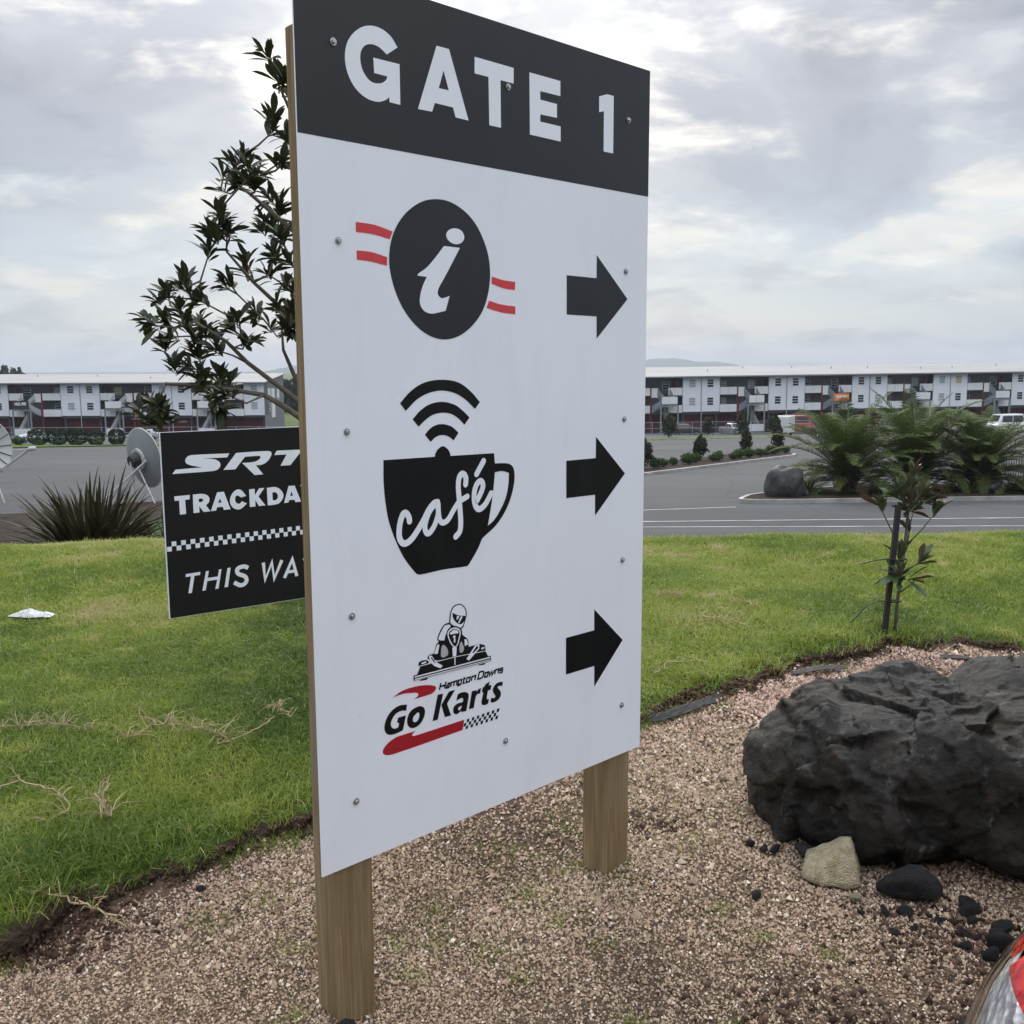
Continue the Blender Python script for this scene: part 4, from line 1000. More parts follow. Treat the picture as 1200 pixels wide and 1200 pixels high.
# mesh fence in front of the right terrace
fe = thing('mesh_fence', 'long thin grey wire fence in front of the right terrace', 'fence', (12.0, 148.5, lot_z(148.5)), R(9.5))
for i in range(22): MB().tube([(i * 3.2, 0, 0.0), (i * 3.2, 0, 1.9)], 0.035, 5).build('post', W_PIPE, fe)
rl = MB()
for z in (0.08, 0.95, 1.85): rl.tube([(0, 0, z), (67.2, 0, z)], 0.02, 4)
for i in range(420): rl.tube([(i * 0.16, 0, 0.05), (i * 0.16, 0, 1.85)], 0.006, 3, cap=False)
rl.build('wire_mesh', W_PIPE, fe)
fe2 = thing('mesh_fence', 'thin grey wire fence behind the clipped hedge of the left terrace', 'fence', (-100.0, 140.0, lot_z(140.0)), 0)
for i in range(26): MB().tube([(i * 3.2, 0, 0.0), (i * 3.2, 0, 1.7)], 0.035, 5).build('post', W_PIPE, fe2)
rl = MB()
for z in (0.08, 0.9, 1.65): rl.tube([(0, 0, z), (80, 0, z)], 0.02, 4)
rl.build('wire_mesh', W_PIPE, fe2)
# ------------------------------------------------------------------ vehicles across the car park
V_TYRE = plain('tyre_rubber', (0.015, 0.015, 0.016), 0.85, 0.1)
V_RIM = plain('wheel_alloy', (0.45, 0.46, 0.47), 0.35, 0.1, 5.0, 0.8)
V_GLASS = glassmat('car_glass', (0.012, 0.014, 0.017), 0.05)
V_LAMPR = plain('red_lamp', (0.35, 0.012, 0.012), 0.2, 0.1)
V_LAMPW = plain('clear_lamp', (0.55, 0.56, 0.57), 0.15, 0.1)
V_TRIM = plain('black_plastic', (0.02, 0.02, 0.022), 0.6, 0.1)
def paint(name, c, metal=0.3):
    m = Mat(name, 0.28, 0.6, metal)
    v = m.coords('Object')
    m.color(m.ramp(m.noise(v, 2.0, 4.0), [(0.3, tuple(x * 0.93 for x in c)), (0.7, c)]))
    m.b.inputs['Coat Weight'].default_value = 0.6
    m.b.inputs['Coat Roughness'].default_value = 0.05
    return m.m
def loft(m, secs, mi=0):
    """join cross-sections (lists of equal length) along the car, capped"""
    n = len(secs[0])
    b = []
    for s in secs: b += s
    fs = []
    for i in range(len(secs) - 1):
        for k in range(n):
            fs.append((i*n + k, (i+1)*n + k, (i+1)*n + (k+1) % n, i*n + (k+1) % n))
    fs.append(tuple(range(n))); fs.append(tuple((len(secs)-1)*n + k for k in range(n))[::-1])
    m.add(b, fs, mi)
def sect(x, hw, z0, z1, sh):
    """rounded body section at length x; sh: shoulder inset"""
    return [(x, -hw + 0.04, z0), (x, hw - 0.04, z0), (x, hw, z0 + 0.15), (x, hw, (z0 + z1) / 2), (x, hw - sh * 0.4, z1 - 0.06), (x, hw - sh, z1), (x, -hw + sh, z1), (x, -hw + sh * 0.4, z1 - 0.06), (x, -hw, (z0 + z1) / 2), (x, -hw, z0 + 0.15)]
def car(name, label, cat, loc, rz, body, kind):
    t = thing(name, label, cat, loc, rz)
    if kind == 'hatch': L, W_, H_, bel, prof = 4.3, 0.88, 1.5, 0.92, [(0, .78, .55), (.25, .85, .80), (.9, .88, .95), (1.4, .88, 1.0), (3.4, .88, .98), (4.1, .86, .92), (4.3, .80, .60)]
    if kind == 'suv': L, W_, H_, bel, prof = 4.5, 0.92, 1.72, 1.05, [(0, .80, .6), (.2, .88, .95), (.9, .92, 1.05), (1.5, .92, 1.1), (3.9, .92, 1.1), (4.4, .9, 1.05), (4.5, .84, .7)]
    if kind == 'ute': L, W_, H_, bel, prof = 5.0, 0.92, 1.78, 1.05, [(0, .80, .6), (.2, .9, .95), (1.1, .92, 1.05), (1.6, .92, 1.1), (4.8, .92, 1.08), (5.0, .9, .7)]
    if kind == 'van': L, W_, H_, bel, prof = 4.9, 0.95, 2.05, 1.1, [(0, .80, .6), (.15, .9, .95), (.6, .95, 1.15), (4.7, .95, 1.15), (4.9, .93, .7)]
    m = MB()
    loft(m, [sect(x - L/2, hw, 0.26 if 0 < i < len(prof) - 1 else 0.36, z, 0.10) for i, (x, hw, z) in enumerate(prof)])
    m.build('body', body, t, False)
    cab = {'hatch': [(1.15, .72, .98, .99), (1.95, .62, .97, 1.46), (3.2, .62, .97, 1.48), (4.05, .70, .95, 1.0)], 'suv': [(1.25, .76, 1.06, 1.09), (2.0, .66, 1.06, 1.68), (3.9, .66, 1.06, 1.70), (4.35, .72, 1.06, 1.12)],
           'ute': [(1.35, .76, 1.06, 1.09), (2.0, .66, 1.06, 1.72), (3.1, .66, 1.06, 1.74), (3.45, .72, 1.06, 1.12)], 'van': [(.45, .84, 1.1, 1.16), (1.1, .78, 1.1, 1.98), (4.6, .78, 1.1, 2.0), (4.85, .84, 1.1, 1.16)]}[kind]
    def csec(x, hw, z0, z1, k=1.0):
        return [(x, -.84, z0), (x, .84, z0), (x, hw, z1 - .05), (x, hw - .1, z1), (x, -hw + .1, z1), (x, -hw, z1 - .05)]
    c = MB(); loft(c, [csec(x - L/2, hw, z0, z1) for x, hw, z0, z1 in cab]); c.build('cabin', body, t)
    # glass: side windows, windscreen, rear window slightly proud of the cabin
    def lerp(a, b, f): return a + (b - a) * f
    (xa, ha, za0, za1), (xb, hb, zb0, zb1), (xc, hc, zc0, zc1), (xd, hd_, zd0, zd1) = cab
    for sg in (-1, 1):
        segs = [(xb + 0.1, (xb + xc) / 2 - 0.05), ((xb + xc) / 2 + 0.05, xc - 0.1)]
        for (a, b_) in segs:
            z0, z1 = zb0 + 0.06, zb1 - 0.14
            hy = lambda z: lerp(0.84, hb, (z - zb0) / (zb1 - 0.05 - zb0)) + 0.012
            g = MB().add([(a - 0.2 * (a < xb + 0.2) - L/2, sg * hy(z0), z0), (b_ - L/2, sg * hy(z0), z0), (b_ - L/2, sg * hy(z1), z1), (a - L/2, sg * hy(z1), z1)], [(0, 1, 2, 3) if sg < 0 else (3, 2, 1, 0)])
            g.build('side_window', V_GLASS, t)
    def slab(p, q, w0, w1, nm, off):
        g = MB().add([(p[0] - L/2 + off, -w0, p[1]), (p[0] - L/2 + off, w0, p[1]), (q[0] - L/2 + off, w1, q[1]), (q[0] - L/2 + off, -w1, q[1])], [(0, 1, 2, 3), (3, 2, 1, 0)])
        g.build(nm, V_GLASS, t)
    slab((lerp(xa, xb, .12), lerp(za1, zb1, .12) + .02), (lerp(xa, xb, .88), lerp(za1, zb1, .88) + .015), .70, .58, 'windscreen', -.02)
    slab((lerp(xd, xc, .12), lerp(zd1, zc1, .12) + .02), (lerp(xd, xc, .88), lerp(zd1, zc1, .88) + .015), .68, .56, 'rear_window', .02)
    wm = MB(); ty = Matrix.Rotation(R(90), 4, 'X')
    wm.lathe([(0.20, -0.10), (0.31, -0.10), (0.335, -0.06), (0.335, 0.06), (0.31, 0.10), (0.20, 0.10)], 16, 0, ty)
    wme = wm.mesh('wheel', V_TYRE)
    rm = MB(); rm.lathe([(0.001, -0.08), (0.06, -0.085), (0.20, -0.07), (0.205, 0.07), (0.06, 0.085), (0.001, 0.08)], 10, 0, ty); rme = rm.mesh('rim', V_RIM)
    for x in (0.85, L - 0.9):
        for sg in (-1, 1):
            w = link('wheel', wme, t); w.location = (x - L/2, sg * (W_ - 0.10), 0.335)
            link('rim', rme, w)
    for sg in (-1, 1):
        MB().box((0.10 - L/2, sg * 0.62, 0.68), (0.22, 0.32, 0.15)).build('headlight', V_LAMPW, t)
        MB().box((L - 0.09 - L/2, sg * 0.70, 0.85), (0.18, 0.20, 0.28)).build('tail_light', V_LAMPR, t)
        MB().box((cab[0][0] + 0.35 - L/2, sg * (W_ + 0.07), bel + 0.08), (0.14, 0.18, 0.12)).build('mirror', body, t)
    MB().box((-L/2 - 0.02, 0, 0.45), (0.10, 1.4, 0.20)).build('front_bumper', V_TRIM, t)
    MB().box((L/2 + 0.02, 0, 0.45), (0.10, 1.4, 0.20)).build('rear_bumper', V_TRIM, t)
    return t
P_DARK, P_WHITE, P_RED = paint('dark_blue_paint', (0.02, 0.023, 0.03)), paint('white_paint', (0.72, 0.73, 0.74), 0.0), paint('red_paint', (0.35, 0.025, 0.03), 0.0)
P_SILV = paint('silver_paint', (0.35, 0.36, 0.37), 0.5)
car('parked_car', 'dark parked estate car behind the wire fence, left of the white trailer', 'car', (26.9, 152.2, lot_z(152.2)), R(200), P_DARK, 'suv')
car('parked_car', 'silver parked pickup with a dark front near the outside stairs', 'car', (34.6, 154.0, lot_z(154.0)), R(115), P_SILV, 'ute')
car('parked_car', 'white parked car between the left terrace and the clipped hedge', 'car', (-63.6, 131.0, lot_z(131.0)), R(35), P_WHITE, 'hatch')
car('parked_car', 'silver parked car behind the hedge gaps of the left terrace', 'car', (-49.8, 133.0, lot_z(133.0)), R(10), P_SILV, 'hatch')
red_van = car('parked_van', 'tall red parked van behind the white box trailer', 'van', (46.0, 158.0, lot_z(158.0)), R(175), P_RED, 'van')
white_van = car('parked_van', 'tall white parked van half hidden behind the palms on the right', 'van', (77.0, 153.5, lot_z(153.5)), R(20), P_WHITE, 'van')
red_van.scale = (1.05, 1.2, 1.48)
white_van.scale = (1.2, 1.25, 1.5)
def trailer():
    t = thing('box_trailer', 'tall white box trailer parked by the grass verge', 'trailer', (40.6, 147.0, lot_z(147.0)), R(-30))
    w, l, h = 2.45, 3.9, 2.45
    m = MB().box((0, 0, 0.42 + h / 2), (w, l, h), bev=0.06)
    m.build('box', P_WHITE, t)
    d = MB().box((0, -l/2 - 0.03, 0.42 + h/2 - 0.05), (w - 0.28, 0.05, h - 0.35)).build('rear_door', P_WHITE, t)
    MB().box((0.1, -l/2 - 0.08, 1.20), (0.65, 0.03, 0.22)).build('emblem', W_STEEL, d)
    for sx in (-1, 1):
        MB().box((sx * (w/2 - 0.08), -l/2 - 0.03, 0.42 + h/2), (0.10, 0.06, h - 0.1)).build('corner_trim', W_BAL, t)
        wm = MB(); wm.lathe([(0.001, -0.1), (0.30, -0.1), (0.33, -0.05), (0.33, 0.05), (0.30, 0.1), (0.001, 0.1)], 14, 0, Matrix.Rotation(R(90), 4, 'Y'))
        o = wm.build('wheel', V_TYRE, t); o.location = (sx * (w/2 - 0.12), 0.3, 0.33)
        MB().box((sx * (w/2 - 0.3), -l/2 - 0.06, 0.55), (0.2, 0.05, 0.12)).build('tail_light', V_LAMPR, t)
    MB().bar((-0.5, l/2, 0.45), (0, l/2 + 1.3, 0.45), 0.09).bar((0.5, l/2, 0.45), (0, l/2 + 1.3, 0.45), 0.09).bar((0, l/2 + 1.2, 0.45), (0, l/2 + 1.2, 0.0), 0.07).build('drawbar', W_STEEL, t)
trailer()
# the car beside the camera: only its rear corner shows
def near_car():
    t = thing('hatchback_car', 'champagne car at the lower right corner, only its tail light corner showing', 'car', (0.583, 0.418, 0), R(4))
    body = paint('champagne_paint', (0.36, 0.31, 0.25), 0.5)
    L, W_ = 4.0, 0.86
    zs_ = [0.22, 0.35, 0.5, 0.62, 0.72, 0.80, 0.86, 0.91, 0.95, 0.98]
    rx_ = [0.10, 0.02, 0.0, 0.0, 0.010, 0.025, 0.045, 0.075, 0.12, 0.20]
    sx_ = [0.06, 0.02, 0.0, 0.0, 0.008, 0.020, 0.036, 0.060, 0.095, 0.16]
    def ring(z, rx, sx, off=0.0, n=28):
        pts = []
        x0, x1, w = rx - off, L - rx * 1.3 + off, W_ - sx + off
        r = 0.27
        for (cx, cy, a0) in ((x0 + r, w - r, 90), (x0 + r, -w + r, 180), (x1 - r, -w + r, 270), (x1 - r, w - r, 0)):
            for k in range(n + 1):
                a = R(a0 + 90 * k / n)
                pts.append((cx + r * math.cos(a), cy + r * math.sin(a), z))
        return pts
    m = MB(); secs = [ring(z, a, b) for z, a, b in zip(zs_, rx_, sx_)]
    n = len(secs[0])
    m.add([p for s in secs for p in s], [(i*n + k, i*n + (k+1) % n, (i+1)*n + (k+1) % n, (i+1)*n + k) for i in range(len(secs)-1) for k in range(n)] + [tuple((len(secs)-1)*n + k for k in range(n)), tuple(range(n))[::-1]])
    m.build('body', body, t, True)
    cab = [(0.24, .70, .985, 0.99), (0.62, .60, .985, 1.40), (1.9, .60, .985, 1.45), (2.75, .70, .985, .99)]
    c = MB(); loft(c, [[(x, -.68, z0), (x, .68, z0), (x, hw, z1 - .05), (x, hw - .1, z1), (x, -hw + .1, z1), (x, -hw, z1 - .05)] for x, hw, z0, z1 in cab]); c.build('cabin', V_GLASS, t)
    MB().box((1.3, 0, 1.44), (1.35, 1.05, 0.04), bev=0.015).build('roof', body, t)
    wm = MB(); ty = Matrix.Rotation(R(90), 4, 'X')
    wm.lathe([(0.001, -0.06), (0.19, -0.08), (0.29, -0.10), (0.31, -0.06), (0.31, 0.06), (0.29, 0.10), (0.19, 0.08), (0.001, 0.06)], 24, 0, ty)
    wme = wm.mesh('wheel', V_TYRE)
    for x in (0.78, L - 0.8):
        for sg in (-1, 1):
            w = link('wheel', wme, t); w.location = (x, sg * 0.765, 0.31)
    # tail lights: silver housing under a clear cover outside, red towards the middle
    hm = Mat('lamp_housing', 0.3, 0.8, 0.25)
    v = hm.coords('Object')
    vo = hm.voronoi(v, 55.0, 'F1', 'Distance')
    hm.color(hm.ramp(hm.voronoi(v, 38.0, 'F1', 'Color'), [(0.1, (0.45, 0.44, 0.46)), (0.45, (0.85, 0.84, 0.87)), (0.9, (1.0, 1.0, 1.0))]))
    hm.bump(vo, 0.8, 0.02)
    rm_ = Mat('red_lens', 0.12, 0.5)
    rv = rm_.coords('Object')
    rm_.color(rm_.ramp(rm_.voronoi(rv, 26.0), [(0.2, (0.62, 0.012, 0.018)), (0.6, (0.30, 0.006, 0.010))]))
    rm_.b.inputs['Coat Weight'].default_value = 0.3
    rm_.bump(rm_.voronoi(rv, 60.0), 0.25, 0.01)
    gm = bpy.data.materials.new('clear_lens'); gm.use_nodes = True
    gn, gl = gm.node_tree.nodes, gm.node_tree.links
    gn.clear()
    go = N(gn, 'ShaderNodeOutputMaterial'); tr = N(gn, 'ShaderNodeBsdfTransparent'); gs = N(gn, 'ShaderNodeBsdfGlossy', i_Roughness=0.03)
    fr = N(gn, 'ShaderNodeFresnel', i_IOR=1.5); mx = N(gn, 'ShaderNodeMixShader')
    gl.new(fr.outputs[0], mx.inputs[0]); gl.new(tr.outputs[0], mx.inputs[1]); gl.new(gs.outputs[0], mx.inputs[2]); gl.new(mx.outputs[0], go.inputs[0])
    lz = [0.62, 0.66, 0.70, 0.74, 0.77, 0.80, 0.825, 0.85, 0.871]
    def patch(k0, k1, off, zr, mat, nm, par, mirror=False):
        rings = [ring(z, np.interp(z, zs_, rx_), np.interp(z, zs_, sx_), off) for z in zr]
        q = MB(); w = k1 - k0 + 1
        vv = []
        for rg in rings:
            for k in range(k0, k1 + 1):
                p = rg[k % len(rg)]
                vv.append((p[0], -p[1] if mirror else p[1], p[2]))
        fs = [(i*w + k, i*w + k + 1, (i+1)*w + k + 1, (i+1)*w + k) for i in range(len(rings)-1) for k in range(w-1)]
        if mirror: fs = [f[::-1] for f in fs]
        q.add(vv, fs)
        o = q.build(nm, mat, par, True)
        return o
    for mir in (False, True):
        h = patch(3, 28, 0.004, lz, hm.m, 'tail_light', t, mir)
        h['label'] = 'clear outer part of the tail light'
        patch(3, 28, 0.014, lz, gm, 'lens', h, mir)
        r_ = patch(3, 17, 0.012, [0.8735, 0.89, 0.91, 0.935, 0.955], rm_.m, 'tail_light', t, mir)
        r_['label'] = 'red outer part of the tail light'
        r2 = patch(18, 28, 0.012, [0.8735, 0.89, 0.91, 0.935, 0.955], rm_.m, 'tail_light', t, mir)
        r2['label'] = 'red inner part of the tail light'
        patch(1, 3, 0.008, lz, V_TRIM, 'lamp_trim', h, mir)
    MB().box((-0.02, 0, 0.42), (0.10, 1.15, 0.16), bev=0.02).build('rear_bumper', body, t)
near_car()
# ---- twig tips of the tree (m)
TREE= [(-1.201, 5.312, 3.113), (-1.137, 5.193, 3.047), (-1.253, 5.456, 2.874), (-1.153, 5.239, 2.79), (-1.148, 5.16, 2.657), (-1.484, 5.461, 2.71), (-1.668, 5.926, 2.733), (-1.667, 5.82, 2.633), (-1.54, 5.789, 2.66), (-1.337, 5.3, 2.622), (-1.396, 5.583, 2.622), (-1.537, 5.349, 2.446), (-1.572, 5.255, 2.333), (-1.55, 5.196, 2.223), (-1.49, 5.293, 2.325), (-1.427, 5.935, 2.614), (-1.33, 5.846, 2.523), (-1.378, 5.826, 2.444), (-1.447, 5.82, 2.41), (-1.205, 5.274, 2.3), (-1.198, 5.379, 2.19), (-1.346, 5.664, 2.253), (-1.533, 5.759, 2.179), (-1.429, 5.869, 2.17), (-1.692, 5.892, 2.115), (-1.711, 5.178, 2.054), (-1.935, 5.645, 2.057), (-2.022, 5.705, 2.005), (-2.032, 5.555, 1.888), (-1.746, 5.26, 1.925), (-1.903, 5.526, 1.886), (-1.611, 5.18, 1.968), (-1.935, 5.941, 1.886), (-2.015, 5.879, 1.805), (-1.709, 5.593, 1.832), (-1.516, 5.37, 1.841), (-1.525, 5.918, 1.963), (-1.316, 5.615, 1.982), (-1.323, 5.894, 2.099), (-1.42, 5.863, 1.861), (-1.228, 5.558, 1.941), (-1.455, 5.473, 1.771), (-1.675, 5.639, 1.724), (-1.74, 5.488, 1.703), (-1.72, 5.245, 1.628), (-1.692, 5.375, 1.555), (-1.799, 5.831, 1.495), (-1.497, 5.139, 1.491), (-1.553, 5.142, 1.451), (-1.617, 5.664, 1.556), (-1.982, 5.352, 1.372), (-2.108, 5.581, 1.391), (-2.0, 5.524, 1.326), (-1.917, 5.409, 1.388), (-2.197, 5.998, 1.406), (-1.438, 5.276, 1.885), (-1.739, 5.472, 1.791), (-1.18, 5.282, 1.827)]
HID= [(-0.404, 5.371, 2.726), (-0.792, 5.82, 2.083), (-0.856, 6.019, 2.409), (-1.125, 5.799, 2.89), (-0.294, 6.041, 2.316), (-0.892, 5.639, 2.702), (-0.998, 5.817, 2.538), (-1.185, 5.86, 2.168), (-0.297, 5.276, 1.727), (-1.261, 6.192, 2.879), (-0.784, 6.239, 1.778), (-0.401, 5.004, 1.918), (-0.911, 6.26, 3.053), (-0.711, 6.246, 3.139), (-0.77, 5.836, 1.737), (-0.677, 4.962, 2.989), (-1.213, 6.159, 3.066), (-0.224, 5.079, 2.549), (-0.91, 6.256, 3.206), (-0.015, 5.834, 2.592), (-0.809, 4.985, 2.931), (-1.0, 5.134, 2.825), (-0.38, 5.789, 3.006), (-1.143, 5.697, 2.471), (-0.955, 5.945, 1.681), (-1.14, 6.198, 2.482), (-0.241, 5.206, 2.508), (-0.007, 4.905, 2.365), (-0.977, 6.191, 2.678), (-0.988, 4.918, 2.445), (-0.98, 6.127, 1.868), (-0.174, 5.062, 2.361), (-1.209, 6.034, 2.902), (-0.937, 5.996, 2.966), (-1.002, 6.129, 1.902), (-0.997, 5.671, 3.125), (-0.087, 6.13, 2.409), (-0.104, 5.182, 2.161), (-0.255, 5.84, 2.087), (-0.553, 5.363, 2.983), (-1.032, 6.148, 1.896)]
# ------------------------------------------------------------------ plants
def rot_to(d, roll=0.0):
    return Vector(d).to_track_quat('Y', 'Z').to_matrix() @ Matrix.Rotation(roll, 3, 'Y')
def leaf_mesh(name, mat, L=0.16, w=0.052, fold=0.25, droop=0.15, n=5, widest=0.62):
    """blade along +y, obovate, folded along its midrib"""
    vs_, fs = [], []
    for i in range(n + 1):
        t = i / n
        ww = w / 2 * (math.sin(math.pi * min(1, t ** (math.log(0.5) / math.log(widest)))) ** 0.8) + 0.002 * (1 - t)
        z = -droop * L * t * t
        y = L * t
        vs_ += [(-ww, y, z + fold * ww), (0, y, z), (ww, y, z + fold * ww)]
    for i in range(n):
        a = i * 3
        fs += [(a, a + 1, a + 4, a + 3), (a + 1, a + 2, a + 5, a + 4)]
    return MB().add(vs_, fs).mesh(name, mat, True)
LEAF_M = leafmat('magnolia_leaf', [(0.010, 0.019, 0.008), (0.018, 0.031, 0.010), (0.034, 0.050, 0.016), (0.013, 0.023, 0.009), (0.024, 0.029, 0.012)], 0.5, 0.25, 0.12, (0.040, 0.044, 0.024), True)
LEAF_S = leafmat('sapling_leaf', [(0.030, 0.060, 0.026), (0.046, 0.084, 0.034), (0.07, 0.115, 0.045), (0.038, 0.068, 0.03)], 0.38, 0.45, 0.12, (0.085, 0.085, 0.05), True)
LEAF_Y = leafmat('yellow_leaf', [(0.35, 0.32, 0.10), (0.42, 0.40, 0.15)], 0.5, 0.3, 0.2)
LEAF_B = leafmat('brown_leaf', [(0.075, 0.040, 0.022), (0.11, 0.06, 0.03)], 0.5, 0.3, 0.15)
BARK = plain('tree_bark', (0.11, 0.095, 0.075), 0.9, 0.3, 20.0, bump=0.5)
def magnolia():
    t = thing('magnolia_tree', 'young evergreen tree with leathery whorled leaves behind the tall sign', 'tree', (-0.864, 5.7, 0.03))
    base = Vector((-0.864, 5.7, 0.03))
    nodes = []   # (pos, parent, depth)
    trunk = [Vector(p) for p in ((-0.864, 5.7, 0.0), (-0.87, 5.71, 0.35), (-0.89, 5.70, 0.8), (-0.93, 5.7, 1.15), (-0.95, 5.72, 1.6), (-0.93, 5.75, 2.1), (-0.90, 5.72, 2.6), (-0.93, 5.7, 3.0))]
    wood_ = MB()
    wood_.tube([p - base for p in trunk], [0.042, 0.038, 0.034, 0.030, 0.024, 0.019, 0.013, 0.007], 8)
    limbs = [[trunk[3], (-1.10, 5.68, 1.36), (-1.229, 5.65, 1.44), (-1.358, 5.6, 1.55), (-1.489, 5.6, 1.652), (-1.575, 5.5, 1.768), (-1.72, 5.5, 1.86), (-1.85, 5.55, 1.93)],
             [trunk[3], (-1.15, 5.62, 1.30), (-1.27, 5.55, 1.40), (-1.375, 5.5, 1.472), (-1.516, 5.5, 1.496), (-1.66, 5.45, 1.52), (-1.86, 5.32, 1.54), (-1.90, 5.28, 1.42), (-1.98, 5.32, 1.36)],
             [trunk[4], (-1.15, 5.72, 1.80), (-1.30, 5.7, 1.95), (-1.45, 5.65, 2.10), (-1.55, 5.5, 2.25)],
             [trunk[5], (-1.10, 5.7, 2.28), (-1.30, 5.68, 2.45), (-1.45, 5.65, 2.58), (-1.56, 5.75, 2.66)],
             [trunk[6], (-1.03, 5.6, 2.78), (-1.14, 5.4, 2.92), (-1.19, 5.3, 3.06)],
             [trunk[3], (-1.18, 5.75, 1.42), (-1.271, 5.8, 1.578), (-1.307, 5.7, 1.724), (-1.30, 5.65, 1.85)],
             [trunk[4], (-0.75, 5.65, 1.85), (-0.5, 5.6, 2.0), (-0.3, 5.7, 2.1)], [trunk[5], (-0.7, 5.9, 2.35), (-0.4, 6.0, 2.5), (-0.1, 6.05, 2.55)],
             [trunk[6], (-0.75, 5.9, 2.85), (-0.65, 6.05, 3.05)]]
    skel = []
    for lb in limbs:
        pts = [Vector(p) for p in lb]
        n = len(pts)
        wood_.tube([p - base for p in pts], [0.020 - 0.014 * i / (n - 1) for i in range(n)], 6)
        skel += [(p, 0.016 - 0.010 * i / (n - 1)) for i, p in enumerate(pts) if i > 0]
    lm = [leaf_mesh('leaf', LEAF_M, L, w, f, d) for L, w, f, d in ((0.14, 0.040, 0.3, 0.1), (0.155, 0.043, 0.2, 0.22), (0.12, 0.037, 0.35, 0.0), (0.145, 0.040, 0.5, 0.3))]
    lb_ = leaf_mesh('leaf', LEAF_B, 0.15, 0.05, 0.4, 0.2)
    rr = random.Random(21)
    count = 0
    extra = MB()
    tips = [(Vector(p), True) for p in TREE] + [(Vector(p) + Vector((rr.gauss(0, .04) + .02, rr.gauss(0, .10), rr.gauss(0, .04))), True) for p in TREE[::2] + TREE[1::4]] + [(Vector(p), False) for p in HID]
    tips.sort(key=lambda q: (q[0] - Vector((-0.95, 5.7, 1.9))).length)
    for p, vis in tips:
        q, r0 = min(skel, key=lambda s_: (s_[0] - p).length + (0.25 if s_[0].z > p.z else 0))
        mid = (p + q) / 2 + Vector((rr.uniform(-.03, .03), rr.uniform(-.03, .03), rr.uniform(-.05, .01)))
        wood_.tube([q - base, mid - base, p - base], [min(r0, 0.008), 0.0055, 0.004], 5)
        skel += [(mid, 0.006), (p, 0.005)]
        ax = (p - mid).normalized() * 0.7 + Vector((rr.uniform(-.3, .3), rr.uniform(-.3, .3), rr.uniform(0.0, .6)))
        ax.normalize()
        k = rr.randint(11, 16)
        for i in range(k):
            a = 2.399 * i + rr.uniform(-.3, .3)
            up = ax.orthogonal().normalized()
            sd_ = up * math.cos(a) + ax.cross(up) * math.sin(a)
            tilt = rr.uniform(0.25, 1.25)
            d = (ax * math.cos(tilt) + sd_ * math.sin(tilt)).normalized()
            pos = p - ax * rr.uniform(0, 0.06)
            rot = rot_to(d, 0)
            # upper side up
            nz = rot @ Vector((0, 0, 1))
            if nz.z < 0: rot = rot @ Matrix.Rotation(math.pi, 3, 'Y')
            rot = rot @ Matrix.Rotation(rr.uniform(-.6, .6), 3, 'Y')
            sc = rr.uniform(0.5, 0.92)
            if vis and count < 300:
                o = link('leaf', lb_ if rr.random() < 0.03 else rr.choice(lm), t)
                o.matrix_local = Matrix.Translation(pos - base) @ rot.to_4x4() @ Matrix.Scale(sc, 4)
                count += 1
            else:
                me = rr.choice(lm)
                extra.add([rot @ (v.co * sc) + pos - base for v in me.vertices], [tuple(f.vertices) for f in me.polygons])
    wood_.build('trunk', BARK, t, True)
    o = extra.build('foliage', LEAF_M, t, True)
    o['kind'] = 'stuff'
magnolia()
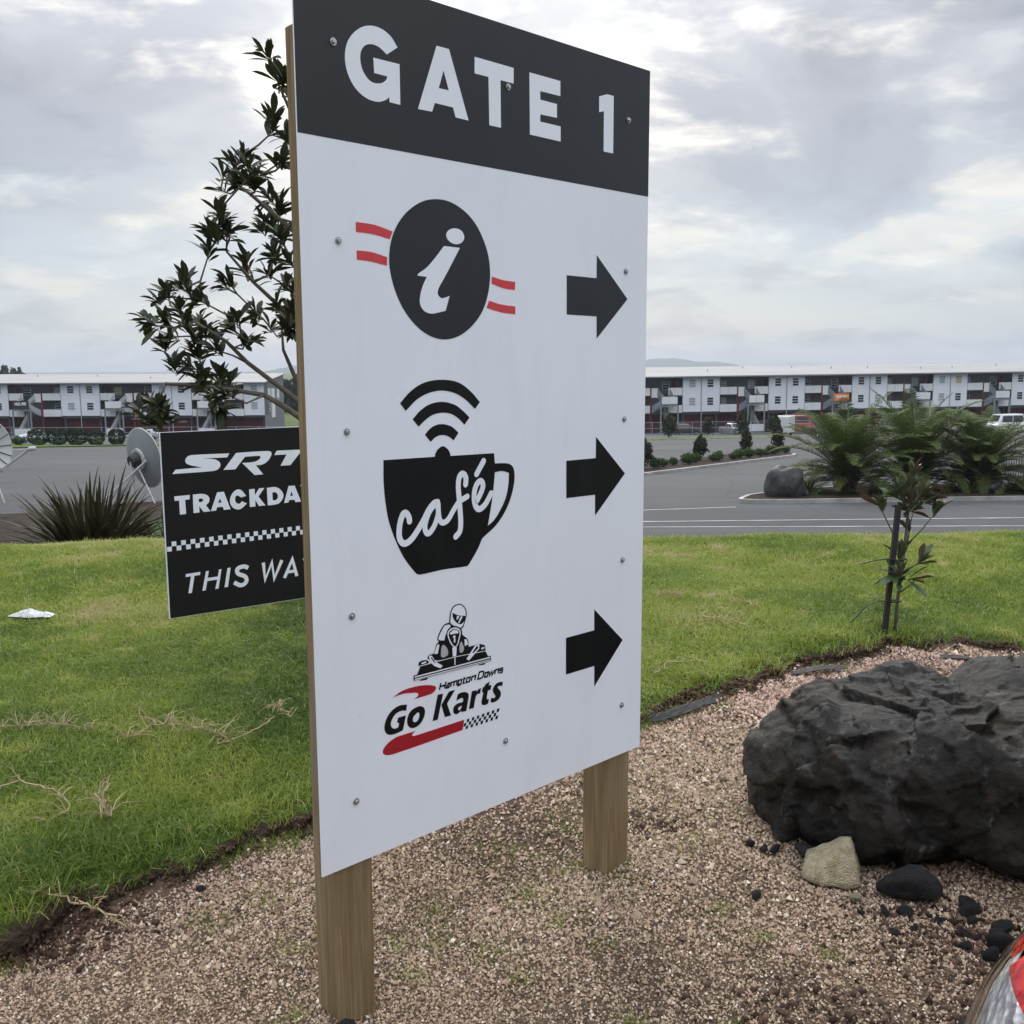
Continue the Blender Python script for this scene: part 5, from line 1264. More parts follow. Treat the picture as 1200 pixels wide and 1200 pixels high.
def sapling():
    ox, oy, oz = 2.29, 5.71, 0.04
    k = 0.0051
    t = thing('magnolia_sapling', 'small leafy sapling tied to a black stake on the right of the lawn', 'sapling', (ox, oy, oz))
    P = lambda x, y, d=0.0: Vector(((x - 1048) * k, d, (738 - y) * k))
    w = MB()
    w.tube([P(1048, 741), P(1049, 700), P(1052, 660), P(1055, 620), P(1056, 585), P(1058, 560), P(1060, 540)], [0.011, 0.010, 0.010, 0.009, 0.007, 0.005, 0.003], 7)
    br = [[(1057, 633, 0), (1070, 615, -.03), (1085, 592, -.05)], [(1053, 640, 0), (1043, 622, .04), (1032, 600, .05), (1027, 588, .05)], [(1057, 632, 0), (1064, 610, .06), (1069, 592, .08)], [(1052, 668, 0), (1062, 655, -.06), (1070, 648, -.08)], [(1052, 664, 0), (1043, 660, -.05), (1036, 664, -.08)], [(1051, 690, 0), (1060, 678, -.05), (1064, 672, -.06)], [(1052, 668, 0), (1054, 655, .08)], [(1056, 585, 0), (1050, 572, .05)], [(1056, 590, 0), (1066, 575, -.05)]]
    for b in br: w.tube([P(*p) for p in b], [0.005, 0.004, 0.003] if len(b) == 3 else [0.005, 0.003] if len(b) == 2 else [0.005, 0.0045, 0.004, 0.003], 5)
    w.build('trunk', BARK, t, True)
    lm = [leaf_mesh('leaf', LEAF_S, L, ww, f, d) for L, ww, f, d in ((0.095, 0.028, 0.5, 0.0), (0.11, 0.031, 0.35, 0.12), (0.08, 0.027, 0.6, -0.1))]
    ly = leaf_mesh('leaf', LEAF_Y, 0.09, 0.035, 0.3, 0.2); lb_ = leaf_mesh('leaf', LEAF_B, 0.12, 0.045, 0.4, 0.1)
    rr = random.Random(8)
    whorls = [(P(1060, 548), Vector((0.1, 0, 1)), 9), (P(1058, 562), Vector((0, 0, 1)), 10), (P(1057, 578), Vector((-.1, -.1, 1)), 10), (P(1044, 578, .03), Vector((-.7, .1, .6)), 9), (P(1074, 580, -.03), Vector((.7, -.1, .6)), 9), (P(1052, 592), Vector((-.5, -.5, .5)), 6), (P(1064, 592), Vector((.6, -.5, .5)), 6), (P(1049, 570, .05), Vector((-.6, .2, .9)), 8), (P(1067, 573, -.05), Vector((.6, -.2, .8)), 8), (P(1069, 590, .08), Vector((.4, .3, .8)), 5),
              (P(1085, 592, -.05), Vector((.35, -.1, 1)), 11), (P(1027, 588, .05), Vector((-.3, 0, 1)), 11), (P(1068, 650, -.08), Vector((.8, -.3, .7)), 5), (P(1038, 664, -.08), Vector((-.8, -.3, .4)), 5), (P(1062, 672, -.06), Vector((1, -.2, .1)), 4), (P(1054, 650, .06), Vector((0, .2, 1)), 5), (P(1052, 668), Vector((.2, -.5, .6)), 4), (P(1046, 675, -.05), Vector((-.5, -.6, .3)), 3), (P(1053, 640), Vector((.3, -.2, 1)), 3), (P(1056, 615), Vector((-.4, -.2, .7)), 3)]
    n = 0
    for p, ax, c in whorls:
        c = int(c * 1.9)
        big = 1.3 if p.z < 0.6 else 1.0
        ax = ax.normalized()
        for i in range(c):
            a = 2.399 * i + rr.uniform(-.3, .3)
            up = ax.orthogonal().normalized()
            sd_ = up * math.cos(a) + ax.cross(up) * math.sin(a)
            tilt = rr.uniform(0.12, 0.95)
            d = (ax * math.cos(tilt) + sd_ * math.sin(tilt)).normalized()
            rot = rot_to(d)
            if (rot @ Vector((0, 0, 1))).z < 0: rot = rot @ Matrix.Rotation(math.pi, 3, 'Y')
            rot = rot @ Matrix.Rotation(rr.uniform(-.7, .7), 3, 'Y')
            q = rr.random()
            o = link('leaf', ly if q < 0.015 else lb_ if q < 0.06 else rr.choice(lm), t)
            o.matrix_local = Matrix.Translation(p - ax * rr.uniform(0, .05)) @ rot.to_4x4() @ Matrix.Scale(big * rr.uniform(.75, 1.1), 4)
    s_ = thing('garden_stake', 'black square stake beside the small sapling', 'stake', (ox, oy, oz))
    blk = plain('black_stake_paint', (0.012, 0.012, 0.014), 0.6, 0.2, 9.0)
    MB().bar(P(1033, 745, -.03), P(1042, 586, -.03), 0.028).build('shaft', blk, s_)
    tm = MB(); tm.tube([P(1036, 698, -.05), P(1022, 697, -.06), P(1008, 703, -.07), P(998, 713, -.08), P(990, 722, -.08)], 0.0035, 5)
    tm.tube([P(1034, 699, -.05), P(1042, 699, -.05), P(1052, 700, -.015), P(1050, 700, .015), P(1040, 699, .01)], 0.005, 5)
    tm.build('tie_strap', blk, s_)
    tm = MB(); tm.tube([P(1040, 649, -.05), P(1030, 648, -.05), P(1015, 649, -.07), P(998, 653, -.08)], 0.0035, 5)
    tm.tube([P(1038, 650, -.05), P(1048, 650, -.04), P(1056, 650, -.012), P(1052, 650, .015)], 0.005, 5)
    tm.build('tie_strap', blk, s_)
sapling()
# flax clump just over the crest
FLAX = leafmat('flax_leaf', [(0.021, 0.024, 0.010), (0.038, 0.038, 0.017), (0.055, 0.044, 0.024), (0.030, 0.025, 0.016)], 0.55, 0.2, 0.15, None, True)
FLAXD = leafmat('dry_flax_leaf', [(0.32, 0.27, 0.18), (0.22, 0.18, 0.11)], 0.6, 0.3, 0.15, None, True)
def strap_mesh(name, mat, L, w, bend, n=8):
    vs_, fs = [], []
    y = z = 0.0
    a = R(90)
    for i in range(n + 1):
        t = i / n
        ww = w / 2 * (0.55 + 0.45 * min(1, t * 4)) * (1 - max(0, (t - 0.55) / 0.45) ** 1.6) + 0.0015
        nz, ny = math.cos(a), -math.sin(a)
        vs_ += [(-ww, y - ny * 0.0 + math.sin(a) * 0, z), (0, y - math.sin(a) * ww * 0.35, z + math.cos(a) * ww * 0.35), (ww, y, z)]
        y += math.cos(a) * L / n; z += math.sin(a) * L / n
        a -= R(bend) / n * (0.3 + 1.7 * t)
    for i in range(n):
        b = i * 3
        fs += [(b, b + 1, b + 4, b + 3), (b + 1, b + 2, b + 5, b + 4)]
    return MB().add(vs_, fs).mesh(name, mat, True)
def strap_plant(name, label, cat, loc, n, ms, spread, sc, rr, group=None, parent_rz=0.0, dry=None, ndry=0):
    t = thing(name, label, cat, loc, parent_rz, group)
    for i in range(n + ndry):
        me = rr.choice(dry) if i >= n else rr.choice(ms)
        o = link('leaf', me, t)
        az = rr.uniform(0, 2 * math.pi)
        q = rr.random()
        tilt = R(4 + spread * q ** 0.8) if i < n else R(spread * rr.uniform(0.5, 1.1))
        r0 = sc * rr.uniform(0.02, 0.22)
        o.matrix_local = Matrix.Translation((r0 * math.cos(az), r0 * math.sin(az), 0)) @ Matrix.Rotation(az - R(90), 4, 'Z') @ Matrix.Rotation(-tilt, 4, 'X') @ Matrix.Rotation(rr.uniform(-.9, .9), 4, 'Z') @ Matrix.Scale(sc * rr.uniform(0.7, 1.08) * (1 - 0.15 * q), 4)
    return t
fm = [strap_mesh('leaf', FLAX, 1.0, 0.040, b) for b in (12, 25, 40, 60, 95)]
fd = [strap_mesh('leaf', FLAXD, 0.85, 0.04, b) for b in (70, 110, 140)]
rr = random.Random(3)
strap_plant('flax_bush', 'large dark bronze flax bush just beyond the lawn crest on the left', 'flax', (-4.85, 11.2, float(lawn_z(-4.85, 11.2))), 340, fm[:4], 66, 1.08, rr, dry=fd, ndry=16)
strap_plant('flax_bush', 'small ragged flax clump at the foot of the big flax bush', 'flax', (-4.12, 11.6, float(lawn_z(-4.12, 11.6))), 45, fm[1:], 70, 0.85, rr, dry=fd, ndry=6)

# palms on the island
PALM = leafmat('palm_leaflet', [(0.042, 0.070, 0.017), (0.070, 0.100, 0.025), (0.115, 0.145, 0.038), (0.056, 0.080, 0.022)], 0.6, 0.2, 0.2, None, True)
PALMD = leafmat('dead_frond', [(0.16, 0.11, 0.05), (0.10, 0.07, 0.035)], 0.7, 0.2, 0.1, None, True)
PTRUNK = plain('palm_trunk', (0.085, 0.062, 0.042), 0.95, 0.35, 9.0, bump=0.8)
def frond_mesh(L, bend, seed, mat, n=66):
    r2 = random.Random(seed)
    m = MB()
    pts = []
    y = z = 0.0
    a = R(78)
    S_ = 14
    for i in range(S_ + 1):
        pts.append(Vector((0, y, z)))
        y += math.cos(a) * L / S_; z += math.sin(a) * L / S_
        a -= R(bend) / S_ * (0.35 + 1.3 * i / S_)
    m.tube(pts, [0.028 * (1 - 0.85 * i / S_) for i in range(S_ + 1)], 4)
    for i in range(n):
        t = 0.10 + 0.90 * i / (n - 1)
        f = t * S_
        i0 = min(S_ - 1, int(f))
        p = pts[i0].lerp(pts[i0 + 1], f - i0)
        d = (pts[i0 + 1] - pts[i0]).normalized()
        up = Vector((1, 0, 0)).cross(d)
        ll = L * 0.20 * math.sin(math.pi * min(0.97, 0.12 + 0.86 * t)) ** 0.7 * r2.uniform(0.85, 1.1)
        for sg in (-1, 1):
            dv = (Vector((sg, 0, 0)) * 0.80 + d * 0.55 + up * r2.uniform(0.10, 0.42)).normalized()
            tip = p + dv * ll + Vector((0, 0, -ll * 0.22))
            md = p + dv * ll * 0.5
            sd_ = d * 0.015
            m.add([p - sd_ * .6, p + sd_ * .6, md + sd_, tip, md - sd_], [(0, 1, 2, 4), (4, 2, 3)])
    return m.mesh('frond', mat)
fr_up = [frond_mesh(3.0, b, 10 + i, PALM) for i, b in enumerate((45, 60, 75, 90))]
fr_dn = [frond_mesh(2.5, b, 30 + i, PALM) for i, b in enumerate((70, 90, 110))]
fr_dd = [frond_mesh(2.2, 80, 50, PALMD, 24)]
def palm(label, loc, sc, seed, n=78):
    r2 = random.Random(seed)
    t = thing('palm_tree', label, 'palm', loc, r2.uniform(0, 6), 'palms on the planted island')
    h = 0.95
    tm = MB()
    prof = [(0.30, -0.1), (0.34, 0.1), (0.36, 0.35), (0.33, 0.6), (0.27, 0.8), (0.12, 1.0)]
    tm.lathe(prof, 14)
    for i in range(70):
        a = 2.399 * i; z = 0.05 + 0.9 * i / 70
        r_ = np.interp(z, [p[1] for p in prof], [p[0] for p in prof])
        tm.bar((r_ * math.cos(a) * .9, r_ * math.sin(a) * .9, z), (r_ * math.cos(a) * 1.35, r_ * math.sin(a) * 1.35, z + 0.16), 0.08, 0.03)
    tr = tm.build('trunk', PTRUNK, t); tr.scale = (sc, sc, sc)
    for i in range(n):
        q = i / n
        az = 2.399 * i + r2.uniform(-.25, .25)
        tilt = R(2 + 70 * q ** 0.95 + r2.uniform(-6, 6))
        me = r2.choice(fr_up) if q < 0.62 else r2.choice(fr_dn)
        if q > 0.93 and r2.random() < 0.5: me = fr_dd[0]
        o = link('frond', me, t)
        z = (0.85 - 0.50 * q) * sc
        o.matrix_local = Matrix.Translation((0.12 * q * sc * math.cos(az), 0.12 * q * sc * math.sin(az), z)) @ Matrix.Rotation(az - R(90), 4, 'Z') @ Matrix.Rotation(-tilt, 4, 'X') @ Matrix.Scale(sc * r2.uniform(.85, 1.08), 4)
pz = lambda y: float(lot_z(y)) + 0.14
palm('leftmost big palm on the island, beside the dark boulder', (14.6, 42.6, pz(42.6)), 1.22, 1)
palm('middle big palm on the island, behind the sapling', (18.2, 44.2, pz(44.2)), 1.28, 2)
palm('right-hand palm on the island, leaning towards the picture edge', (20.9, 43.6, pz(43.6)), 1.15, 3)
palm('palm at the right picture edge in front of the black railing', (23.6, 41.6, pz(41.6)), 0.95, 4, 50)

# shrubs of many small leaves
def shrub_mesh(name, mat, n, rad, seed, leaf=0.10, shell=0.55, cone=0.0, lump=0.25, boxy=1.0):
    g = np.random.default_rng(seed)
    d = g.normal(size=(n, 3)); d /= np.linalg.norm(d, axis=1)[:, None]
    r_ = shell + (1 - shell) * g.random(n) ** 0.5
    ph = g.uniform(0, 6, 6)
    lm = 1 + lump * (np.sin(d[:, 0] * 5 + ph[0]) * np.sin(d[:, 1] * 5 + ph[1]) + 0.6 * np.sin(d[:, 2] * 8 + ph[2] + d[:, 0] * 4))
    p = d * (r_ * lm)[:, None]
    p = np.sign(p) * np.abs(p) ** boxy
    if cone > 0: p[:, :2] *= (1 - cone * np.clip(p[:, 2:3] * .5 + .5, 0, 1))
    p = p * np.array(rad) + np.array([0, 0, rad[2]])
    nrm = d + g.normal(size=(n, 3)) * 0.6
    nrm /= np.linalg.norm(nrm, axis=1)[:, None]
    u = np.cross(nrm, g.normal(size=(n, 3))); u /= np.linalg.norm(u, axis=1)[:, None]
    v = np.cross(nrm, u)
    s_ = leaf * g.uniform(0.6, 1.3, n)[:, None]
    V = np.stack([p - u * s_, p + v * s_ * .45, p + u * s_, p - v * s_ * .45], 1).reshape(-1, 3)
    F = np.arange(n * 4).reshape(-1, 4)
    return npmesh(name, V, F, mat)
SHRUB = leafmat('hedge_leaf', [(0.009, 0.019, 0.006), (0.015, 0.029, 0.008), (0.024, 0.042, 0.011)], 0.7, 0.1, 0.12)
SHRUBD = leafmat('dark_shrub_leaf', [(0.014, 0.024, 0.011), (0.022, 0.036, 0.014), (0.05, 0.045, 0.022), (0.018, 0.03, 0.013)], 0.65, 0.12, 0.12)
LOWP = leafmat('low_plant_leaf', [(0.022, 0.046, 0.012), (0.040, 0.075, 0.018), (0.055, 0.095, 0.022)], 0.65, 0.12, 0.15)
def shrub(name, label, cat, loc, me, stem_h, stem_r, group=None, sc=1.0, rz=0.0):
    t = thing(name, label, cat, loc, rz, group)
    o = link('foliage', me, t); o.location = (0, 0, stem_h); o.scale = (sc, sc, sc)
    MB().tube([(0, 0, -0.05), (0.01, 0.01, stem_h + 0.5 * sc)], [stem_r, stem_r * .7], 6).build('trunk', BARK, t)
    return t
hm_ = [shrub_mesh('foliage', SHRUB, 2600, (1.06, 0.95, 0.92), 70 + i, 0.10, 0.72, 0.0, 0.07, 0.72) for i in range(3)]
ords = ('first', 'second', 'third', 'fourth', 'fifth', 'sixth')
for i, x in enumerate((-54.3, -52.1, -49.9, -47.7, -45.3)):
    shrub('hedge_bush', '%s from the left of the row of clipped round bushes below the left terrace' % ords[i], 'bush', (x, 112.6, float(lot_z(112.6)) + 0.1), hm_[(i * 2) % 3], 0.0, 0.08, 'clipped bushes in a row', (1.0, .98, 1.04, .9, .95)[i], i * 1.3)
shrub('hedge_bush', 'sixth clipped round bush, partly behind the black track day sign', 'bush', (-42.6, 112.6, float(lot_z(112.6)) + 0.1), hm_[0], 0.0, 0.08, 'clipped bushes in a row', 1.0, 2.0)
lowm = [shrub_mesh('foliage', LOWP, 700, (0.55, 0.5, 0.38), 80 + i, 0.09, 0.5, 0.0, 0.2) for i in range(2)]
for i, x in enumerate((-57.4, -56.0)):
    shrub('low_plant', '%s low green plant at the left end of the clipped bushes' % ('dark', 'second')[i], 'plant', (x, 111.5, float(lot_z(111.5)) + 0.1), lowm[i], 0.0, 0.03, 'low plants by the hedge', 1.3)
for i, x in enumerate((-53.2, -51.0, -48.8, -46.5)):
    shrub('low_plant', 'small pale plant in the grass between two clipped bushes', 'plant', (x, 110.6, float(lot_z(110.6)) + 0.1), lowm[i % 2], 0.0, 0.03, 'plants between the clipped bushes', 0.75)
ucm = [shrub_mesh('foliage', SHRUBD, 900, (0.80, 0.75, 1.0), 90 + i, 0.15, 0.35, 0.45, 0.30) for i in range(3)]
for i, (x, y, s_, lb) in enumerate(((13.7, 71.2, 0.80, 'dark upright shrub on the median, nearest the tall sign'), (19.6, 82.0, 0.86, 'dark upright shrub in the middle of the median'), (23.6, 87.0, 0.92, 'dark upright shrub at the far tip of the median, below the white trailer'),
                                   (8.2, 60.5, 0.8, 'dark upright shrub on the median cut off by the edge of the tall sign'))):
    shrub('upright_shrub', lb, 'shrub', (x, y, float(lot_z(y)) + 0.1), ucm[i % 3], 0.25, 0.05, 'upright shrubs on the median', s_, i * 2.1)
for i, (x, y, s_, lb) in enumerate(((21.0, 131.0, 1.45, 'first upright shrub along the far verge, by the dark parked car'), (27.3, 137.0, 1.15, 'second upright shrub along the far verge, right of the dark parked car'), (33.1, 141.0, 1.5, 'third upright shrub along the far verge, by the silver pickup'), (38.3, 143.5, 1.45, 'fourth upright shrub along the far verge, against the white trailer'))):
    shrub('upright_shrub', lb, 'shrub', (x, y, float(lot_z(y)) + 0.1), ucm[i % 3], 0.3, 0.06, 'upright shrubs on the far verge', s_, i * 1.1)
rr = random.Random(12)
for i in range(17):
    f = i / 16
    x, y = 6.6 + 16.4 * f + rr.uniform(-.3, .3), 56.0 + 24.5 * f + 1.2 + rr.uniform(-.5, .5)
    shrub('low_plant', 'low green plant in the strip along the median kerb', 'plant', (x + 0.2, y + 0.8, float(lot_z(y)) + 0.12), lowm[i % 2], 0.0, 0.03, 'low plants along the median kerb', rr.uniform(0.6, 1.0), rr.uniform(0, 6))
im = [strap_mesh('leaf', LOWP, 0.75, 0.03, b) for b in (40, 70, 100)]
for lb, x, y, n, sc in (('grassy clump between the boulder and the leftmost palm', 12.7, 41.9, 110, 1.25), ('grassy clump between the middle and right palms', 19.7, 43.0, 90, 1.0), ('grassy clump at the right end of the island', 21.9, 42.2, 110, 1.2), ('grassy clump by the right picture edge behind the railing palm', 23.2, 43.6, 70, 1.0)):
    strap_plant('grassy_plant', lb, 'plant', (x, y, pz(y)), n, im, 75, sc, rr, 'strappy plants on the island')
# ------------------------------------------------------------------ rocks
def rockmat(name, cols, stain, lich, sc=1.0):
    m = Mat(name, 0.62, 0.28)
    v = m.coords('Object', (sc, sc, sc))
    a = m.noise(v, 3.0, 10.0, 0.68, 0.4)
    c = m.ramp(a, [(0.30, cols[0]), (0.50, cols[1]), (0.68, cols[2])])
    s_ = m.noise(m.coords('Object', (sc * 3, sc * 3, sc * 1.1)), 1.2, 6.0, 0.6, 0.6)
    c = m.mix(m.ramp(s_, [(0.55, (0, 0, 0)), (0.72, (0.6, 0.6, 0.6))]), c, stain)
    l_ = m.noise(v, 16.0, 8.0, 0.7, 0.5)
    c = m.mix(m.ramp(l_, [(0.57, (0, 0, 0)), (0.70, (0.75, 0.75, 0.75))]), c, lich)
    m.color(c)
    h = m.math('ADD', m.math('MULTIPLY', m.noise(v, 26.0, 9.0, 0.72, 0.3), 0.7), m.math('MULTIPLY', m.voronoi(v, 17.0), 0.5))
    m.bump(h, 1.0, 0.022)
    m.rough(m.ramp(a, [(0.3, (0.5,) * 3), (0.7, (0.72,) * 3)]))
    return m.m
ROCK_D = rockmat('dark_basalt', ((0.0080, 0.0073, 0.0063), (0.0185, 0.0168, 0.0145), (0.058, 0.053, 0.046)), (0.062, 0.039, 0.020), (0.14, 0.138, 0.13))
ROCK_B = rockmat('black_rubble', ((0.014, 0.014, 0.016), (0.028, 0.028, 0.030), (0.05, 0.05, 0.052)), (0.045, 0.036, 0.028), (0.08, 0.08, 0.08), 1.2)
ROCK_T = rockmat('tan_stone', ((0.40, 0.31, 0.17), (0.62, 0.54, 0.35), (0.76, 0.71, 0.55)), (0.38, 0.18, 0.06), (0.78, 0.78, 0.74), 1.0)
ROCK_I = rockmat('island_boulder', ((0.022, 0.023, 0.025), (0.042, 0.043, 0.045), (0.075, 0.075, 0.074)), (0.06, 0.05, 0.04), (0.12, 0.12, 0.12), 0.5)
import bmesh
def ico(n):
    bm = bmesh.new()
    bmesh.ops.create_icosphere(bm, subdivisions=n, radius=1.0)
    V = np.array([v.co[:] for v in bm.verts]); F = np.array([[v.index for v in f.verts] for f in bm.faces])
    bm.free()
    return V, F
def radial(dirs, lumps, p=2.6):
    """distance from the origin to the outer skin of overlapping superellipsoids along each direction"""
    T = np.linspace(0.02, 1.6, 240)
    best = np.full(len(dirs), 0.05)
    for (c, r) in lumps:
        c, r = np.array(c), np.array(r)
        for t in T:
            q = np.abs((dirs * t - c) / r) ** p
            ins = q.sum(1) <= 1
            best[ins] = np.maximum(best[ins], t)
    return best
def facet(v, sc, k):
    """broken planes: each cell is a small tilted facet"""
    q = v * sc
    pt = noise.voronoi(q)[1][0]
    h = noise.cell_vector(pt * 7.31 + Vector((k, 2.0 * k, 0.37)))
    n_ = Vector((h.x - 0.5, h.y - 0.5, h.z - 0.5))
    return ((q - pt).dot(n_) * 0.55 + (h.x + h.y - 1.0) * 0.14) / sc
def boulder():
    C = np.array([1.495, 3.36, 0.20])
    t = thing('boulder', 'large dark basalt boulder on the gravel at the right', 'boulder', (C[0], C[1], 0))
    V, F = ico(7)
    lumps = [((-0.36, -0.02, -0.05), (0.23, 0.30, 0.22)), ((-0.18, -0.03, -0.02), (0.33, 0.38, 0.295)), ((-0.05, -0.05, 0.0), (0.36, 0.42, 0.27)), ((-0.07, 0.10, 0.08), (0.15, 0.20, 0.20)), ((0.40, -0.14, 0.0), (0.50, 0.44, 0.30)), ((0.38, 0.10, 0.11), (0.26, 0.25, 0.22)), ((0.66, 0.02, 0.08), (0.36, 0.36, 0.315))]
    rad = radial(V, lumps, 3.0)
    for _ in range(2):  # soften the creases where the lumps meet
        s = np.zeros(len(V)); n = np.zeros(len(V))
        for a, b in ((0, 1), (1, 2), (2, 0)):
            np.add.at(s, F[:, a], rad[F[:, b]]); np.add.at(n, F[:, a], 1)
            np.add.at(s, F[:, b], rad[F[:, a]]); np.add.at(n, F[:, b], 1)
        rad = 0.4 * rad + 0.6 * s / n
    P = V * rad[:, None]
    D = np.empty(len(P))
    for i, p in enumerate(P):
        v = Vector(p)
        a = noise.noise(v * 3.1 + Vector((4, 1, 7)))
        w = v + 0.05 * Vector((noise.noise(v * 5), noise.noise(v * 5 + Vector((9, 2, 4))), noise.noise(v * 5 + Vector((1, 8, 3)))))
        f1, f2, f3 = facet(w, 4.0, 1), facet(w, 9.5, 2), facet(w, 24.0, 3)
        rdg = abs(noise.noise(w * 6.5 + Vector((2, 2, 2))))
        fine = noise.fractal(v * 22, 0.8, 2.2, 4)
        strat = noise.noise(Vector((v.x * 2, v.y * 2, v.z * 16 + v.x * 5)))
        D[i] = 0.022 * a + f1 * 0.95 + f2 * 0.75 + f3 * 0.55 - 0.010 * rdg + 0.005 * fine + 0.004 * strat
    P = V * (rad + D)[:, None]
    P[:, 2] += C[2]
    P[:, 2] = np.maximum(P[:, 2], -0.06)
    o = link('stone_body', npmesh('stone_body', P, F, ROCK_D, True), t)
boulder()
_rk = {}
def rock_mesh(seed, mat, sub=3, rough=0.28, npl=8, dmin=0.38):
    V, F = ico(sub)
    g = random.Random(seed)
    off = Vector((g.uniform(0, 50), g.uniform(0, 50), g.uniform(0, 50)))
    pl = [(Vector((g.gauss(0, 1), g.gauss(0, 1), g.gauss(0, 1))).normalized(), g.uniform(dmin, max(dmin + .12, 0.66))) for _ in range(npl)]
    out = []
    for p in V:
        v = Vector(p)
        r = 1.0
        for nrm, d in pl:                       # broken flat faces
            k = v.dot(nrm)
            if k > 1e-3: r = min(r, d / k)
        r += rough * 0.12 * noise.noise(v * 1.8 + off) + 0.035 * noise.noise(v * 7 + off)
        out.append(v * r)
    me = npmesh('rock', np.array(out), F, mat, False)
    return me
RM = [rock_mesh(s, ROCK_B, 3) for s in range(9)]
def stone(name, label, cat, loc, me, sc, rot, group=None):
    o = link(name, me)
    o.location = loc
    o.scale = sc
    o.rotation_euler = rot
    tag(o, label, cat, group)
    return o
# the tan stone: a rough wedge
def tan_stone():
    V, F = ico(4)
    g = random.Random(5)
    pl = [(Vector((-0.60, -0.15, 0.78)).normalized(), 0.50), (Vector((0.95, -0.15, 0.25)).normalized(), 0.66), (Vector((0.02, -0.85, 0.52)).normalized(), 0.60), (Vector((0.35, -0.5, 0.8)).normalized(), 0.78), (Vector((0.1, 0.9, 0.4)).normalized(), 0.6), (Vector((0, 0, -1)), 0.45), (Vector((-0.9, 0.2, 0.15)).normalized(), 0.95)]
    out = []
    for p in V:
        v = Vector(p)
        r = 1.25
        for nrm, d in pl:
            k = v.dot(nrm)
            if k > 1e-3: r = min(r, d / k)
        out.append(v * (r + 0.03 * noise.noise(v * 4) + 0.03 * noise.noise(v * 11)))
    return npmesh('stone', np.array(out), F, ROCK_T, False)
stone('stone', 'tan yellowish wedge-shaped stone leaning in front of the big boulder', 'stone', (1.035, 2.955, 0.036), tan_stone(), (0.100, 0.080, 0.100), (0, 0, R(-8)))
stone('stone', 'small flat pale stone on the gravel below the tan stone', 'stone', (1.049, 2.796, 0.008), rock_mesh(41, ROCK_T, 2), (0.026, 0.020, 0.012), (0, 0, 0.4))
stone('stone', 'black angular stone at the foot of the boulder, right of the tan stone', 'stone', (1.205, 2.815, 0.045), rock_mesh(7, ROCK_B, 3), (0.115, 0.10, 0.082), (0.2, 0.1, 0.5))
stone('stone', 'black flat stone between the boulder and the tan stone', 'stone', (0.985, 3.055, 0.02), rock_mesh(9, ROCK_B, 3), (0.07, 0.06, 0.045), (0, 0.2, 1.0))
stone('stone', 'dark clod on the gravel left of the tan stone', 'stone', (0.748, 2.822, 0.006), rock_mesh(13, ROCK_B, 2), (0.030, 0.024, 0.014), (0, 0, 0.3))
stone('stone', 'small smooth black pebble at the lawn edge on the left', 'stone', (-0.965, 2.83, 0.03), rock_mesh(15, ROCK_B, 3, 0.1), (0.016, 0.016, 0.012), (0, 0, 0))
stone('stone', 'black stone against the foot of the left sign post', 'stone', (-0.415, 2.215, 0.012), rock_mesh(16, ROCK_B, 2), (0.032, 0.024, 0.018), (0, 0, 0.6))
stone('stone', 'black stone against the right side of the right sign post', 'stone', (0.455, 3.02, 0.010), rock_mesh(17, ROCK_B, 2), (0.028, 0.022, 0.016), (0, 0, 0.1))
g = random.Random(77)
cluster = []
while len(cluster) < 64:
    f = g.random()
    x = 1.10 + 0.40 * f + g.gauss(0, 0.09); y = 2.74 - 0.36 * f + g.gauss(0, 0.10)
    if (x - 0.55) < 0.0 or y < 1.8: continue
    s = 0.008 + 0.030 * g.random() ** 3
    cluster.append((x, y, s))
for (x, y, s) in cluster:
    stone('rock_chip', 'broken black rock chip in the heap in front of the big boulder', 'rock', (x, y, s * 0.35), g.choice(RM), (s * g.uniform(.9, 1.4), s * g.uniform(.8, 1.2), s * g.uniform(.55, .9)), (g.uniform(0, 6), g.uniform(0, .5), g.uniform(0, 6)), 'rock chips by the boulder')
for (x, y, s, lb) in ((1.10, 2.18, 0.055, 'black broken stone on the gravel above the car tail light'), (1.16, 2.24, 0.035, 'grey brown stone touching the black broken stone near the car')):
    stone('stone', lb, 'stone', (x, y, s * 0.4), g.choice(RM), (s, s * .8, s * .7), (0.3, 0.2, 1.0))
for (x, y) in ((0.80, 3.13), (0.84, 3.10), (0.88, 3.10)):
    stone('rock_chip', 'small black rock chip at the left foot of the big boulder', 'rock', (x, y, 0.012), g.choice(RM), (0.024, 0.02, 0.018), (g.uniform(0, 6), 0, 0), 'rock chips left of the boulder')
o = stone('boulder', 'dark upright boulder at the left tip of the planted island', 'boulder', (11.35, 40.6, float(lot_z(40.6)) + 0.55), rock_mesh(23, ROCK_I, 4, 1.6, 5, 0.80), (0.82, 0.74, 0.98), (0.1, 0.05, 0.3))
stone('boulder', 'small dark rock beside the upright boulder on the island', 'boulder', (12.25, 40.9, float(lot_z(40.9)) + 0.28), rock_mesh(24, ROCK_I, 3, 0.2), (0.38, 0.34, 0.36), (0, 0, 0))
stone('boulder', 'low dark rock under the right-hand palm on the island', 'boulder', (20.6, 41.8, float(lot_z(41.8)) + 0.35), rock_mesh(25, ROCK_I, 3, 0.2), (0.70, 0.5, 0.48), (0, 0, 0.4))

